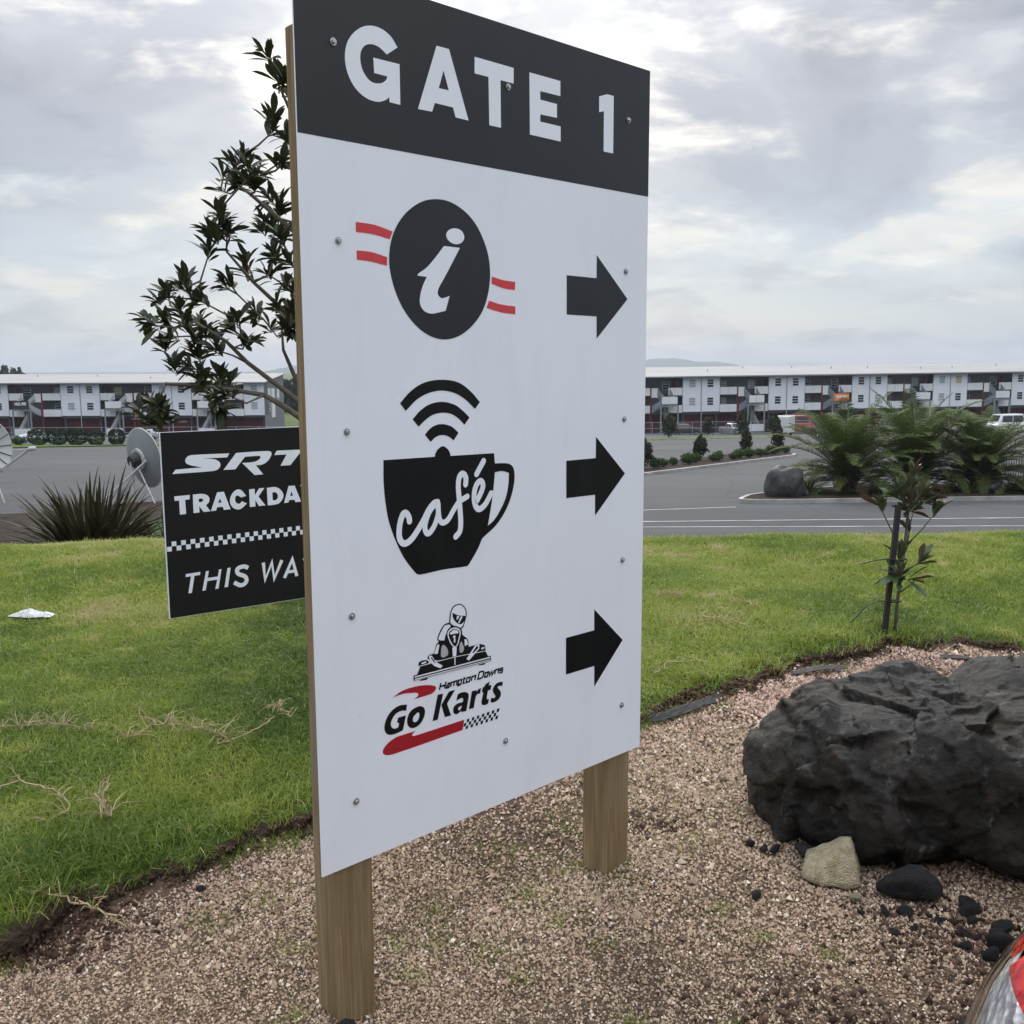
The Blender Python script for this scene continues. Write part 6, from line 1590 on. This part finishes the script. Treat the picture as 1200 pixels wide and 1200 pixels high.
# ------------------------------------------------------------------ dishes, bag, oddments
D_GREY = plain('dish_grey', (0.20, 0.215, 0.23), 0.55, 0.12, 1.5)
D_PALE = plain('dish_pale', (0.46, 0.47, 0.47), 0.55, 0.1, 1.5)
D_POLE = plain('dish_pole', (0.42, 0.43, 0.43), 0.5, 0.1, 3.0)
def dish(label, loc, aim, rad, mat, height, ribs):
    """paraboloid on a pole, opening along aim"""
    t = thing('satellite_dish', label, 'satellite dish', loc)
    q = Vector(aim).normalized().to_track_quat('Z', 'Y').to_matrix().to_4x4()
    c = Vector((0, 0, height))
    Mx = Matrix.Translation(c) @ q
    n, dp = 36, 0.20 * rad
    prof = [(rad * f + 0.001, dp * f * f) for f in np.linspace(0, 1, 8)]
    m = MB(); m.lathe(prof, n, 0, Mx)
    m.lathe([(r_, z - 0.02) for r_, z in prof][::-1], n, 0, Mx)
    m.build('reflector', mat, t, True)
    rm2 = MB(); rm2.lathe([(rad, dp - 0.025), (rad + 0.03, dp - 0.02), (rad + 0.03, dp + 0.01), (rad - 0.01, dp + 0.012)], n, 0, Mx); rm2.build('rim', D_PALE, t, True)
    for k in range(ribs):
        a = 2 * math.pi * k / ribs
        pts = [Mx @ Vector((r_ * math.cos(a), r_ * math.sin(a), z + 0.02)) for r_, z in prof[1:]]
        MB().tube(pts, 0.018, 4).build('rib', V_TRIM, t)
    hubm = MB(); hubm.lathe([(0.001, -0.42), (0.22, -0.42), (0.30, -0.28), (0.34, -0.03)], 12, 0, Mx); hubm.build('mount', V_TRIM, t)
    rg = MB(); rg.lathe([(0.34, -0.10), (0.46, -0.10), (0.46, 0.0), (0.34, 0.0)], 20, 0, Mx); rg.build('mount_ring', D_POLE, t)
    back = Mx @ Vector((0, 0, -0.35))
    MB().tube([(back.x, back.y, 0), (back.x, back.y, back.z)], 0.075, 10).build('pole', D_POLE, t)
    fp = Mx @ Vector((0, -0.25 * rad, rad * 1.75))
    low = Mx @ (q.to_3x3().inverted() @ Vector((0, 0, -1))).normalized().to_4d().to_3d() if False else None
    # feed arm from the lowest point of the rim
    best = min((Mx @ Vector((rad * math.cos(a), rad * math.sin(a), dp)) for a in np.linspace(0, 6.28, 60)), key=lambda p: p.z)
    MB().tube([best, fp], 0.045, 6).build('feed_arm', D_POLE, t)
    for s in (0.33, 0.67):
        a0 = [Mx @ Vector((rad * math.cos(a), rad * math.sin(a), dp)) for a in np.linspace(0, 6.28, 60)]
        p = sorted(a0, key=lambda p: p.z)[int(s * 40)]
        MB().tube([p, fp], 0.014, 4).build('stay', D_POLE, t)
    fm_ = MB(); fm_.lathe([(0.001, -0.02), (0.10, 0.0), (0.09, 0.22), (0.05, 0.30), (0.001, 0.30)], 10, 0, Matrix.Translation(fp) @ q); fm_.build('feed_horn', D_PALE, t, True)
    br = back + Vector((0, 0, -0.5))
    MB().tube([Mx @ Vector((-rad * 0.5, 0, -0.05)), (back.x - 1.15, back.y - 0.5, 0.1)], 0.04, 5).build('brace', D_POLE, t)
    MB().tube([Mx @ Vector((0, 0, -0.2)), (back.x + 1.1, back.y - 0.6, 0.05)], 0.035, 5).build('brace', D_POLE, t)
    return t
dish('grey satellite dish seen from behind, beside the track day sign', (-15.3, 40.2, float(lot_z(40.2))), (0.64, 0.80, 0.16), 1.24, D_GREY, 1.80, 0)
dish('pale ribbed satellite dish cut by the left picture edge', (-21.55, 40.4, float(lot_z(40.4))), (0.95, -0.20, 0.12), 1.08, D_PALE, 2.30, 14)

def plastic_bag():
    xs_ = np.linspace(-0.14, 0.14, 56); ys_ = np.linspace(-0.055, 0.055, 30)
    X, Y = np.meshgrid(xs_, ys_)
    Z = np.zeros_like(X)
    for i in range(X.shape[0]):
        for j in range(X.shape[1]):
            x, y = X[i, j] / 0.14, Y[i, j] / 0.055
            env = max(0.0, 1 - (y * y) ** 1.2) * (0.25 + 0.75 * math.exp(-((x + 0.1) / 0.55) ** 2) + 0.45 * math.exp(-((x - 0.8) / 0.2) ** 2)) * max(0, 1 - abs(x) ** 6)
            Z[i, j] = 0.036 * env + 0.014 * noise.noise(Vector((x * 4, y * 3, 2))) * env + 0.010 * abs(noise.noise(Vector((x * 9 + y * 4, y * 6, 5)))) * env
            X[i, j] += 0.012 * noise.noise(Vector((x * 3, y * 3, 9)))
            Y[i, j] *= (0.45 + 0.55 * math.exp(-((x + 0.0) / 0.6) ** 2) + 0.3 * math.exp(-((x - 0.85) / 0.2) ** 2))
            Y[i, j] += 0.010 * noise.noise(Vector((x * 4, 3, 1))) - 0.012 * x
    V = np.stack([X, Y, Z], -1).reshape(-1, 3)
    nx, ny = len(xs_), len(ys_)
    i = np.arange(ny - 1)[:, None] * nx + np.arange(nx - 1)[None]
    F = np.stack([i, i + 1, i + nx + 1, i + nx], -1).reshape(-1, 4)
    m = Mat('white_plastic_film', 0.35, 0.5)
    m.color(m.ramp(m.noise(m.coords('Object'), 30.0, 4.0), [(0.3, (0.46, 0.48, 0.51)), (0.7, (0.60, 0.61, 0.63))]))
    m.bump(m.noise(m.coords('Object', (1, 2, 1)), 60.0, 5.0), 0.6, 0.01)
    o = link('plastic_bag', npmesh('plastic_bag', V, F, m.m, True))
    o.location = (-3.10, 6.16, float(lawn_z(-3.1, 6.16)) + 0.028)
    o.rotation_euler = (0, 0, R(4))
    tag(o, 'crumpled white plastic bag lying on the lawn at the left', 'plastic bag')
plastic_bag()
STRAW = leafmat('dead_straw', [(0.46, 0.38, 0.22), (0.34, 0.27, 0.15), (0.55, 0.47, 0.30)], 0.8, 0.2, 0.1)
def runner(label, pts, side, seed, hair=26, w=0.0028):
    """dead grass runner with short roots"""
    g2 = random.Random(seed)
    m = MB()
    P = [Vector((x, y, float(lawn_z(x, y)) + z)) for x, y, z in pts]
    sm_ = []
    for a, b in zip(P[:-1], P[1:]):
        for k in range(5): sm_.append(a.lerp(b, k / 5) + Vector((g2.gauss(0, .006), g2.gauss(0, .006), abs(g2.gauss(0, .004)))))
    sm_.append(P[-1])
    m.tube(sm_, [w * 1.2] * (len(sm_) - 1) + [w * .4], 4)
    for i in range(hair):
        p = g2.choice(sm_)
        d = Vector((g2.gauss(0, 1), g2.gauss(0, 1), abs(g2.gauss(0, .55)))).normalized()
        L = g2.uniform(.4, 1.0) * side
        b = p + d * L * .5 + Vector((0, 0, .012)); c = p + d * L + Vector((g2.gauss(0, .012), g2.gauss(0, .012), -0.002))
        m.tube([p, b, c], [w * .8, w * .65, w * .3], 3, cap=False)
    o = m.build('dead_runner', STRAW)
    return tag(o, label, 'dead grass')
runner('long straw-coloured dead grass runner at the left edge of the picture', [(-1.95, 3.33, .04), (-1.80, 3.40, .055), (-1.66, 3.36, .05), (-1.54, 3.24, .04), (-1.58, 3.12, .03)], .09, 1, 22)
runner('branching straw tuft of dead grass near the gravel edge on the left', [(-1.50, 3.40, .03), (-1.46, 3.28, .07), (-1.40, 3.20, .04), (-1.37, 3.16, .05)], .13, 2, 26, .0028)
runner('tangle of brown dead runners in the middle of the left lawn', [(-1.62, 3.93, .03), (-1.55, 4.05, .05), (-1.42, 4.06, .05), (-1.28, 4.02, .04), (-1.20, 3.95, .04)], .16, 3, 60)
runner('thin curved dead runner beside the sign edge on the lawn', [(-1.23, 3.90, .03), (-1.15, 3.97, .04), (-1.08, 4.08, .05), (-1.06, 4.20, .05)], .04, 4, 10)
runner('low clump of dead grass at the far left of the lawn', [(-2.20, 4.0, .03), (-2.0, 4.05, .04), (-1.80, 4.0, .04)], .11, 5, 90, .0018)
runner('small brown dead clump on the lawn right below the track day sign', [(-1.10, 4.33, .04), (-1.06, 4.31, .05), (-1.0, 4.25, .03)], .07, 6, 30)
runner('brown dead tuft on the lawn just right of the tall sign', [(0.98, 6.42, .04), (1.06, 6.40, .05), (1.14, 6.42, .04)], .07, 7, 44)
runner('dead runner crossing the right lawn near the gravel edge', [(1.16, 5.85, .04), (1.27, 5.78, .05), (1.38, 5.60, .05)], .05, 8, 14)
runner('pale dead runner at the right lawn edge below the brown tuft', [(0.72, 4.80, .04), (0.80, 4.95, .05), (0.95, 5.02, .04), (1.03, 5.0, .04)], .05, 9, 16)
runner('straw scrap on the lawn in the middle right', [(1.42, 6.2, .04), (1.5, 6.18, .05), (1.58, 6.1, .04)], .05, 10, 18)
runner('dry straw on the dark soil at the lower left lawn edge', [(-1.46, 2.72, .03), (-1.34, 2.74, .03), (-1.22, 2.70, .02), (-1.12, 2.64, .0)], .06, 11, 20)
# black edging strip and scraps of matting at the lawn edge
MATTE = plain('black_matting', (0.020, 0.018, 0.017), 0.75, 0.3, 20.0, bump=0.5)
def mat_strip(label, pts, w, h, seed):
    g2 = random.Random(seed)
    m = MB()
    P = [Vector(p) for p in pts]
    fine = []
    for a, b in zip(P[:-1], P[1:]):
        for k in range(6): fine.append(a.lerp(b, k / 6))
    fine.append(P[-1])
    T = [(fine[min(i + 1, len(fine) - 1)] - fine[max(i - 1, 0)]).normalized() for i in range(len(fine))]
    cols_ = 5
    V = []
    for i, p in enumerate(fine):
        nn = Vector((-T[i].y, T[i].x, 0))
        ww = w * (0.6 + 0.4 * math.sin(math.pi * i / (len(fine) - 1))) + g2.uniform(-.008, .008)
        for k in range(cols_):
            f = k / (cols_ - 1) - 0.5
            V.append(p + nn * ww * f + Vector((0, 0, h * (0.5 + f) + 0.006 * g2.random())))
    F = [(i * cols_ + k, (i + 1) * cols_ + k, (i + 1) * cols_ + k + 1, i * cols_ + k + 1) for i in range(len(fine) - 1) for k in range(cols_ - 1)]
    m.add(V, F)
    o = m.build('weed_matting', MATTE)
    sm = o.modifiers.new('thickness', 'SOLIDIFY'); sm.thickness = 0.004
    return tag(o, label, 'matting')
mat_strip('strip of black weed matting sticking out at the lawn edge, right of the tall sign', [(0.62, 4.30, .012), (0.74, 4.36, .02), (0.90, 4.50, .02), (1.03, 4.62, .006)], 0.045, 0.02, 1)
mat_strip('scrap of dark weed matting on the soil above the left end of the boulder', [(1.48, 5.02, .008), (1.65, 5.10, .012), (1.80, 5.12, .008)], 0.06, 0.004, 2)
mat_strip('scrap of dark weed matting on the soil above the right end of the boulder', [(2.30, 5.28, .008), (2.45, 5.30, .012), (2.55, 5.27, .008)], 0.05, 0.004, 3)
# black railing by the road at the right picture edge
ra = thing('black_railing', 'black metal railing at the right picture edge beyond the palms', 'railing', (24.5, 50.5, float(lot_z(50.5))), R(12))
rblk = plain('black_railing_paint', (0.014, 0.014, 0.015), 0.5, 0.1)
MB().bar((0, 0, 1.25), (6, 0, 1.25), 0.06).bar((0, 0, 0.15), (6, 0, 0.15), 0.06).build('rail', rblk, ra)
for i in range(41): MB().bar((i * 0.15, 0, 0.0), (i * 0.15, 0, 1.22), 0.03).build('baluster', rblk, ra)
# ------------------------------------------------------------------ grass and gravel (uncountable)
def fbm2(x, y, s, seed):
    """cheap smooth value noise on arrays, 0..1"""
    g = np.random.default_rng(seed)
    T = g.random((64, 64))
    def v(u, w):
        i, j = np.floor(u).astype(int), np.floor(w).astype(int)
        fu, fw = u - i, w - j
        fu, fw = fu * fu * (3 - 2 * fu), fw * fw * (3 - 2 * fw)
        a, b, c, d = T[i % 64, j % 64], T[(i + 1) % 64, j % 64], T[i % 64, (j + 1) % 64], T[(i + 1) % 64, (j + 1) % 64]
        return (a * (1 - fu) + b * fu) * (1 - fw) + (c * (1 - fu) + d * fu) * fw
    return (v(x * s, y * s) + 0.5 * v(x * s * 2.1 + 7, y * s * 2.1 + 3) + 0.25 * v(x * s * 4.3 + 1, y * s * 4.3 + 9)) / 1.75
def grassmat():
    m = Mat('lawn_blade', 0.5, 0.3)
    hue = m.attr('hue')
    c = m.ramp(hue, [(0.0, (0.064, 0.120, 0.017)), (0.32, (0.152, 0.228, 0.034)), (0.62, (0.278, 0.342, 0.056)), (0.85, (0.36, 0.37, 0.11)), (1.0, (0.48, 0.42, 0.22))])
    m.color(c)
    t = N(m.n, 'ShaderNodeBsdfTranslucent')
    m.l.new(c, t.inputs['Color'])
    ms = N(m.n, 'ShaderNodeMixShader', i_0=0.35)
    m.l.new(m.b.outputs[0], ms.inputs[1]); m.l.new(t.outputs[0], ms.inputs[2])
    m.l.new(ms.outputs[0], m.n['Material Output'].inputs[0])
    return m.m
GRASS = grassmat()
def grass():
    g = np.random.default_rng(5)
    n = 1250000
    d = 2.2 + (10.6 - 2.2) * g.random(n) ** 0.92
    az = g.uniform(-0.82, 0.78, n)
    x, y = d * np.tan(az), d.copy()
    keep = (y > edge(x) - 0.015) & (y < LAWN_END + 0.8)
    x, y, d = x[keep], y[keep], d[keep]
    # thinner where it is worn, bare near the gravel
    e = y - edge(x)
    worn = fbm2(x, y, 0.9, 3)
    tuft = fbm2(x, y, 7.0, 61)
    pr = np.clip(0.15 + 1.5 * worn, 0, 1) * np.clip(0.30 + e / 0.22 + 2.6 * (tuft - 0.5), 0.04, 1) * np.clip(np.abs(az[keep]) * 0 + 1, 0, 1)
    k = g.random(len(x)) < pr
    x, y, d, e, worn = x[k], y[k], d[k], e[k], worn[k]
    if len(x) > 500000:
        x, y, d, e, worn = [a[:500000] for a in (x, y, d, e, worn)]
    n = len(x)
    z = lawn_z(x, y)
    clump = fbm2(x, y, 3.2, 8)
    H = (0.012 + 0.044 * clump + 0.014 * g.random(n)) * (1 + 0.5 * (g.random(n) < 0.05)) * np.clip(0.65 + d / 16, 0, 1.15)
    longg = np.clip((0.28 - np.abs(e - 0.12)) / 0.28, 0, 1) * (fbm2(x, y, 2.6, 4) > 0.50)
    H *= 1 + 1.3 * longg * g.random(n)
    lush = np.clip((-0.9 - x) / 0.5, 0, 1) * np.clip((3.5 - y) / 0.6, 0, 1)
    H *= 1 + 1.1 * lush * (0.4 + g.random(n))
    w = 0.0020 + 0.00055 * d
    a = g.uniform(0, 2 * np.pi, n)
    lean = g.uniform(0.3, 1.6, n)
    b = g.uniform(0, 2 * np.pi, n)
    sx, sy = np.cos(a) * w / 2, np.sin(a) * w / 2
    lx, ly = np.cos(b) * lean * H, np.sin(b) * lean * H
    z = z - 0.004
    V = np.empty((n, 5, 3), np.float32)
    V[:, 0] = np.stack([x - sx, y - sy, z], 1); V[:, 1] = np.stack([x + sx, y + sy, z], 1)
    mx, my, mz = x + lx * .35, y + ly * .35, z + H * .6
    V[:, 2] = np.stack([mx + sx * .8, my + sy * .8, mz], 1); V[:, 3] = np.stack([mx - sx * .8, my - sy * .8, mz], 1)
    V[:, 4] = np.stack([x + lx, y + ly, z + H * np.clip(1.15 - lean * .42, .42, 1.1)], 1)
    i = np.arange(n)[:, None] * 5
    F = np.concatenate([i + np.array([[0, 1, 2]]), i + np.array([[0, 2, 3]]), i + np.array([[3, 2, 4]])], 0)
    dry = fbm2(x, y, 1.4, 12)
    far = np.clip((d - 5.2) / 4.0, 0, 1)
    spots = np.clip((fbm2(x, y, 5.0, 17) - 0.66) * 5, 0, 1)
    hue = -0.14 + 0.90 * fbm2(x, y, 0.8, 6) + 0.55 * (fbm2(x, y, 3.6, 26) - .5) + 0.22 * (g.random(n) - .5) + 0.26 * far + 0.35 * np.clip(dry - 0.58, 0, 1) * 2.4 + 0.45 * spots
    hue = np.where(g.random(n) < 0.05, g.uniform(0.8, 1.0, n), hue)
    me = npmesh('grass_blades', V.reshape(-1, 3), F, GRASS, True, {'hue': np.repeat(np.clip(hue, 0, 1), 5)})
    o = link('grass_blades', me)
    tag(o, 'short mown green grass covering the lawn', 'grass', kind='stuff')
grass()
def stonemat():
    m = Mat('gravel_chip', 0.85, 0.25)
    r = m.island()
    c = m.ramp(r, [(0.0, (0.07, 0.052, 0.042)), (0.14, (0.155, 0.104, 0.068)), (0.34, (0.285, 0.204, 0.138)), (0.60, (0.375, 0.284, 0.195)), (0.78, (0.37, 0.252, 0.188)), (0.93, (0.49, 0.395, 0.285)), (1.0, (0.66, 0.60, 0.50))])
    pk = m.attr('pink')
    c = m.mix(pk, c, m.ramp(r, [(0.0, (0.16, 0.08, 0.075)), (0.6, (0.42, 0.25, 0.225)), (1.0, (0.58, 0.44, 0.40))]))
    m.color(c)
    m.bump(m.noise(m.pos(), 420.0, 3.0), 0.3, 0.002)
    return m.m
GRAVEL = stonemat()
def gravel():
    g = np.random.default_rng(9)
    n = 520000
    d = 1.25 + (6.0 - 1.25) * g.random(n) ** 0.95
    az = g.uniform(-0.80, 0.76, n)
    x, y = d * np.tan(az), d.copy()
    e = edge(x) - y
    soil = fbm2(x, y, 1.5, 31)
    pr = np.clip((e - 0.03) / 0.14, 0.06, 1) * np.clip(0.45 + 2.2 * (soil - 0.36), 0.30, 1)
    keep = (e > -0.03) & (g.random(n) < pr)
    x, y, d = x[keep], y[keep], d[keep]
    n = min(len(x), 240000)
    x, y, d = x[:n], y[:n], d[:n]
    big = g.random(n)
    s = (0.0026 + 0.0032 * g.random(n) ** 1.5 + 0.007 * (big > 0.985) * g.random(n)) * np.clip(d / 2.6, 0.85, 1.7)
    z = gravel_z(x, y) + s * g.uniform(0.1, 1.3, n)
    B = np.array([[1, 0, 0], [-1, 0, 0], [0, 1, 0], [0, -1, 0], [0, 0, 1.0]])
    P = B[None] * (s[:, None] * g.uniform(.65, 1.35, (n, 5)))[:, :, None]
    P = P + g.normal(size=(n, 5, 3)) * (s * .22)[:, None, None]
    P[:, :, 2] *= 0.8
    P[:, :4, 2] -= s[:, None] * 0.45
    a = g.uniform(0, 6.28, n); ca, sa = np.cos(a)[:, None], np.sin(a)[:, None]
    b = g.uniform(-.45, .45, n); cb_, sb = np.cos(b)[:, None], np.sin(b)[:, None]
    X, Y, Z = P[:, :, 0], P[:, :, 1], P[:, :, 2]
    X, Z = X * cb_ + Z * sb, -X * sb + Z * cb_
    X, Y = X * ca - Y * sa, X * sa + Y * ca
    V = np.stack([X + x[:, None], Y + y[:, None], Z + z[:, None]], -1).reshape(-1, 3)
    f = np.array([[0, 2, 4], [2, 1, 4], [1, 3, 4], [3, 0, 4]])
    F = (np.arange(n)[:, None, None] * 5 + f[None]).reshape(-1, 3)
    pink = np.clip((fbm2(x, y, 1.1, 55) - 0.56) * 3.0 + 0.28 * np.clip(y - 2.9, 0, 1), 0, 0.5)
    o = link('gravel_chips', npmesh('gravel_chips', V, F, GRAVEL, False, {'pink': np.repeat(pink, 5)}))
    tag(o, 'pinkish tan gravel chips covering the bed round the signs', 'gravel', kind='stuff')
gravel()
def weeds():
    g = np.random.default_rng(14)
    spots = [(-0.20, 2.62, .05), (-0.28, 2.45, .035), (-0.05, 2.55, .05), (0.02, 2.42, .03), (0.05, 2.85, .06), (0.13, 2.70, .05), (0.20, 3.0, .05), (0.25, 2.55, .03), (-0.25, 2.75, .04), (-0.33, 2.6, .04), (0.35, 2.95, .06), (0.02, 2.05, .035), (-0.08, 1.95, .03), (0.12, 2.1, .03), (-0.55, 2.25, .035), (-0.62, 2.55, .04), (-0.9, 2.7, .05), (-0.78, 2.85, .06), (0.60, 3.15, .10), (0.72, 3.45, .12), (0.85, 3.8, .12), (1.3, 4.6, .15), (1.6, 4.85, .14), (0.95, 4.2, .12), (0.7, 4.0, .10), (0.55, 3.75, .12), (0.62, 2.72, .03), (0.70, 2.60, .03), (0.55, 2.25, .03), (0.30, 2.25, .03), (0.88, 2.52, .03), (1.9, 5.0, .14), (0.4, 3.5, .1), (0.2, 3.3, .08), (-0.02, 3.1, .07)]
    xs_, ys_ = [], []
    for x, y, r in spots:
        k = int(120 * min(1.6, r / .05))
        xs_.append(x + g.normal(0, r * .8, k)); ys_.append(y + g.normal(0, r * .7, k))
    # stragglers along the soil at the lawn edge
    k = 9000
    ex = g.uniform(-1.6, 3.2, k); ey = edge(ex) - np.abs(g.normal(0, 0.10, k)) - 0.0
    sel = fbm2(ex, ey, 3.0, 77) > 0.50
    xs_.append(ex[sel]); ys_.append(ey[sel])
    x, y = np.concatenate(xs_), np.concatenate(ys_)
    n = len(x)
    z = gravel_z(x, y)
    H = g.uniform(0.008, 0.024, n); w = 0.0034
    H[-int(sel.sum()):] *= 1.5
    a, b, ln = g.uniform(0, 6.28, n), g.uniform(0, 6.28, n), g.uniform(.3, 1.4, n)
    sx, sy = np.cos(a) * w / 2, np.sin(a) * w / 2
    V = np.stack([np.stack([x - sx, y - sy, z], 1), np.stack([x + sx, y + sy, z], 1), np.stack([x + np.cos(b) * ln * H, y + np.sin(b) * ln * H, z + H], 1)], 1).reshape(-1, 3)
    F = np.arange(n * 3).reshape(-1, 3)
    hue = np.repeat(np.clip(g.normal(0.42, .16, n), 0, 1), 3)
    o = link('weed_tufts', npmesh('weed_tufts', V, F, GRASS, False, {'hue': hue}))
    tag(o, 'tiny green weeds and moss coming up through the gravel', 'weeds', kind='stuff')
weeds()
# dark crumbly soil along the lawn edge
def soil_crumbs():
    g = np.random.default_rng(44)
    n = 6500
    x = g.uniform(-1.9, 3.3, n); off = g.normal(0.02, 0.055, n)
    y = edge(x) - np.abs(off) + 0.03
    band = 0.35 + 0.65 * (fbm2(x, y, 2.0, 91) > 0.48)
    k = g.random(n) < band
    x, y = x[k], y[k]
    # mounds by the holes
    for (hx, hy, s, c) in ((-1.30, 2.68, .10, 700), (0.62, 2.30, .12, 300), (0.86, 2.18, .13, 350), (0.52, 3.34, .07, 300), (1.25, 2.58, .15, 1300), (1.15, 2.2, .07, 300)):
        x = np.concatenate([x, g.normal(hx, s, c)]); y = np.concatenate([y, g.normal(hy, s * .8, c)])
    n = len(x)
    s = 0.0035 + 0.009 * g.random(n) ** 3
    z = gravel_z(x, y) + np.clip((y - edge(x) + 0.03) * 1.0, 0, 0.03) + s * .3
    B = np.array([[1, 0, 0], [-1, 0, 0], [0, 1, 0], [0, -1, 0], [0, 0, 1], [0, 0, -1.0]])
    P = B[None] * (s[:, None] * g.uniform(.6, 1.4, (n, 6)))[:, :, None] + g.normal(size=(n, 6, 3)) * (s * .25)[:, None, None]
    V = (P + np.stack([x, y, z], 1)[:, None]).reshape(-1, 3)
    f = np.array([[0, 2, 4], [2, 1, 4], [1, 3, 4], [3, 0, 4], [2, 0, 5], [1, 2, 5], [3, 1, 5], [0, 3, 5]])
    F = (np.arange(n)[:, None, None] * 6 + f[None]).reshape(-1, 3)
    m = Mat('dark_soil', 0.95, 0.15)
    m.color(m.ramp(m.island(), [(0, (0.035, 0.023, 0.017)), (0.6, (0.075, 0.046, 0.034)), (1, (0.13, 0.078, 0.055))]))
    o = link('soil_crumbs', npmesh('soil_crumbs', V, F, m.m))
    tag(o, 'dark crumbled soil along the torn lawn edge', 'soil', kind='stuff')
soil_crumbs()

# ------------------------------------------------------------------ far land
def hill(name, y0, prof, depth, mat, seed, rough):
    xs_ = np.linspace(prof[0][0], prof[-1][0], 160)
    hz = np.interp(xs_, [p[0] for p in prof], [p[1] for p in prof])
    g = np.random.default_rng(seed)
    t = np.linspace(0, 1, 14)
    V = []
    for tt in t:
        k = math.sin(math.pi * min(tt * .5 + .0, .5)) if tt < 1 else 1
        for i, x in enumerate(xs_):
            z = -14 + (hz[i] + 14) * math.sin(tt * math.pi * .5) + rough * noise.noise(Vector((x / (depth * .12), tt * 5, seed))) * tt
            V.append((x, y0 + depth * tt, z))
    nx, ny = len(xs_), len(t)
    i = np.arange(ny - 1)[:, None] * nx + np.arange(nx - 1)[None]
    F = np.stack([i, i + 1, i + nx + 1, i + nx], -1).reshape(-1, 4)
    return tag(link(name, npmesh(name, np.array(V), F, mat, True)), kind='structure')
HILLM = m_field('bush_hill', (0.03, 0.045, 0.022), (0.06, 0.08, 0.035), 0.01)
hill('hills', 5600, [(-300, -14), (300, 30), (700, 45), (819, 50), (930, 66), (1030, 66), (1100, 56), (1148, 45), (1304, 42), (1388, 26), (1460, 0), (1700, -14)], 700, HILLM, 3, 6)
hill('hills', 4800, [(-1330, -14), (-1250, -5), (-1190, 12), (-1130, 24), (-1060, 20), (-900, 12), (-500, -5), (-300, -14)], 400, HILLM, 7, 3)
hill('hills', 420, [(-330, -2), (-262, -3), (-240, -4.0), (-226, -8), (-200, -13)], 60, MAT_LAND, 9, 1.0)
hill('hills', 330, [(-130, -12), (-95, -9), (-80, -8), (-60, -8), (-40, -10), (10, -12)], 50, MAT_LAND, 12, 1.0)
FIR = leafmat('pine_foliage', [(0.014, 0.022, 0.012), (0.022, 0.034, 0.016), (0.030, 0.044, 0.02)], 0.7, 0.2, 0.0)
def wood_mass(name, label, x0, x1, y0, y1, n, zf, h0, h1, seed):
    """far-off wood: many ragged conifers as one mass"""
    g = np.random.default_rng(seed)
    Vs, Fs, b = [], [], 0
    for k in range(n):
        x, y = g.uniform(x0, x1), g.uniform(y0, y1)
        h = g.uniform(h0, h1); z = zf(x, y)
        m_ = 90
        t = g.random(m_) ** .8
        r_ = h * .24 * (1 - t) ** .8 + .25
        a = g.uniform(0, 6.28, m_)
        rr_ = r_ * g.uniform(.4, 1.05, m_)
        p = np.stack([x + rr_ * np.cos(a), y + rr_ * np.sin(a), z + h * (.08 + .92 * t)], 1)
        u = g.normal(size=(m_, 3)); u /= np.linalg.norm(u, axis=1)[:, None]
        v = np.cross(u, g.normal(size=(m_, 3))); v /= np.linalg.norm(v, axis=1)[:, None]
        s = h * .085
        Vs.append(np.stack([p - u * s, p + v * s * .7, p + u * s, p - v * s * .7], 1).reshape(-1, 3))
    V = np.concatenate(Vs)
    o = link(name, npmesh(name, V, np.arange(len(V)).reshape(-1, 4), FIR))
    tag(o, label, 'trees', kind='stuff')
wood_mass('far_wood', 'far dark conifer wood above the roof at the left edge', -300, -212, 430, 470, 170, lambda x, y: float(np.interp(x, [-300, -243, -232, -222, -214], [-2.5, -4.2, -6.5, -10, -14])), 7, 11, 1)
wood_mass('far_wood', 'dark wood seen between the terrace end and the tall sign', -100, -56, 300, 330, 330, lambda x, y: -13.0, 8.5, 11.5, 2)

# ------------------------------------------------------------------ the air between here and the hills
def haze():
    m = MB()
    m.box((0, 3200, 40), (7000, 6700, 140))
    mt = bpy.data.materials.new('haze_air'); mt.use_nodes = True
    n, l = mt.node_tree.nodes, mt.node_tree.links
    n.clear()
    o_ = N(n, 'ShaderNodeOutputMaterial')
    v = N(n, 'ShaderNodeVolumePrincipled', i_Density=HAZE)
    v.inputs['Color'].default_value = (0.80, 0.88, 1.0, 1)
    l.new(v.outputs[0], o_.inputs['Volume'])
    o = m.build('haze', mt)
    tag(o, kind='stuff')
HAZE = 0.00017
if HAZE > 0: haze()
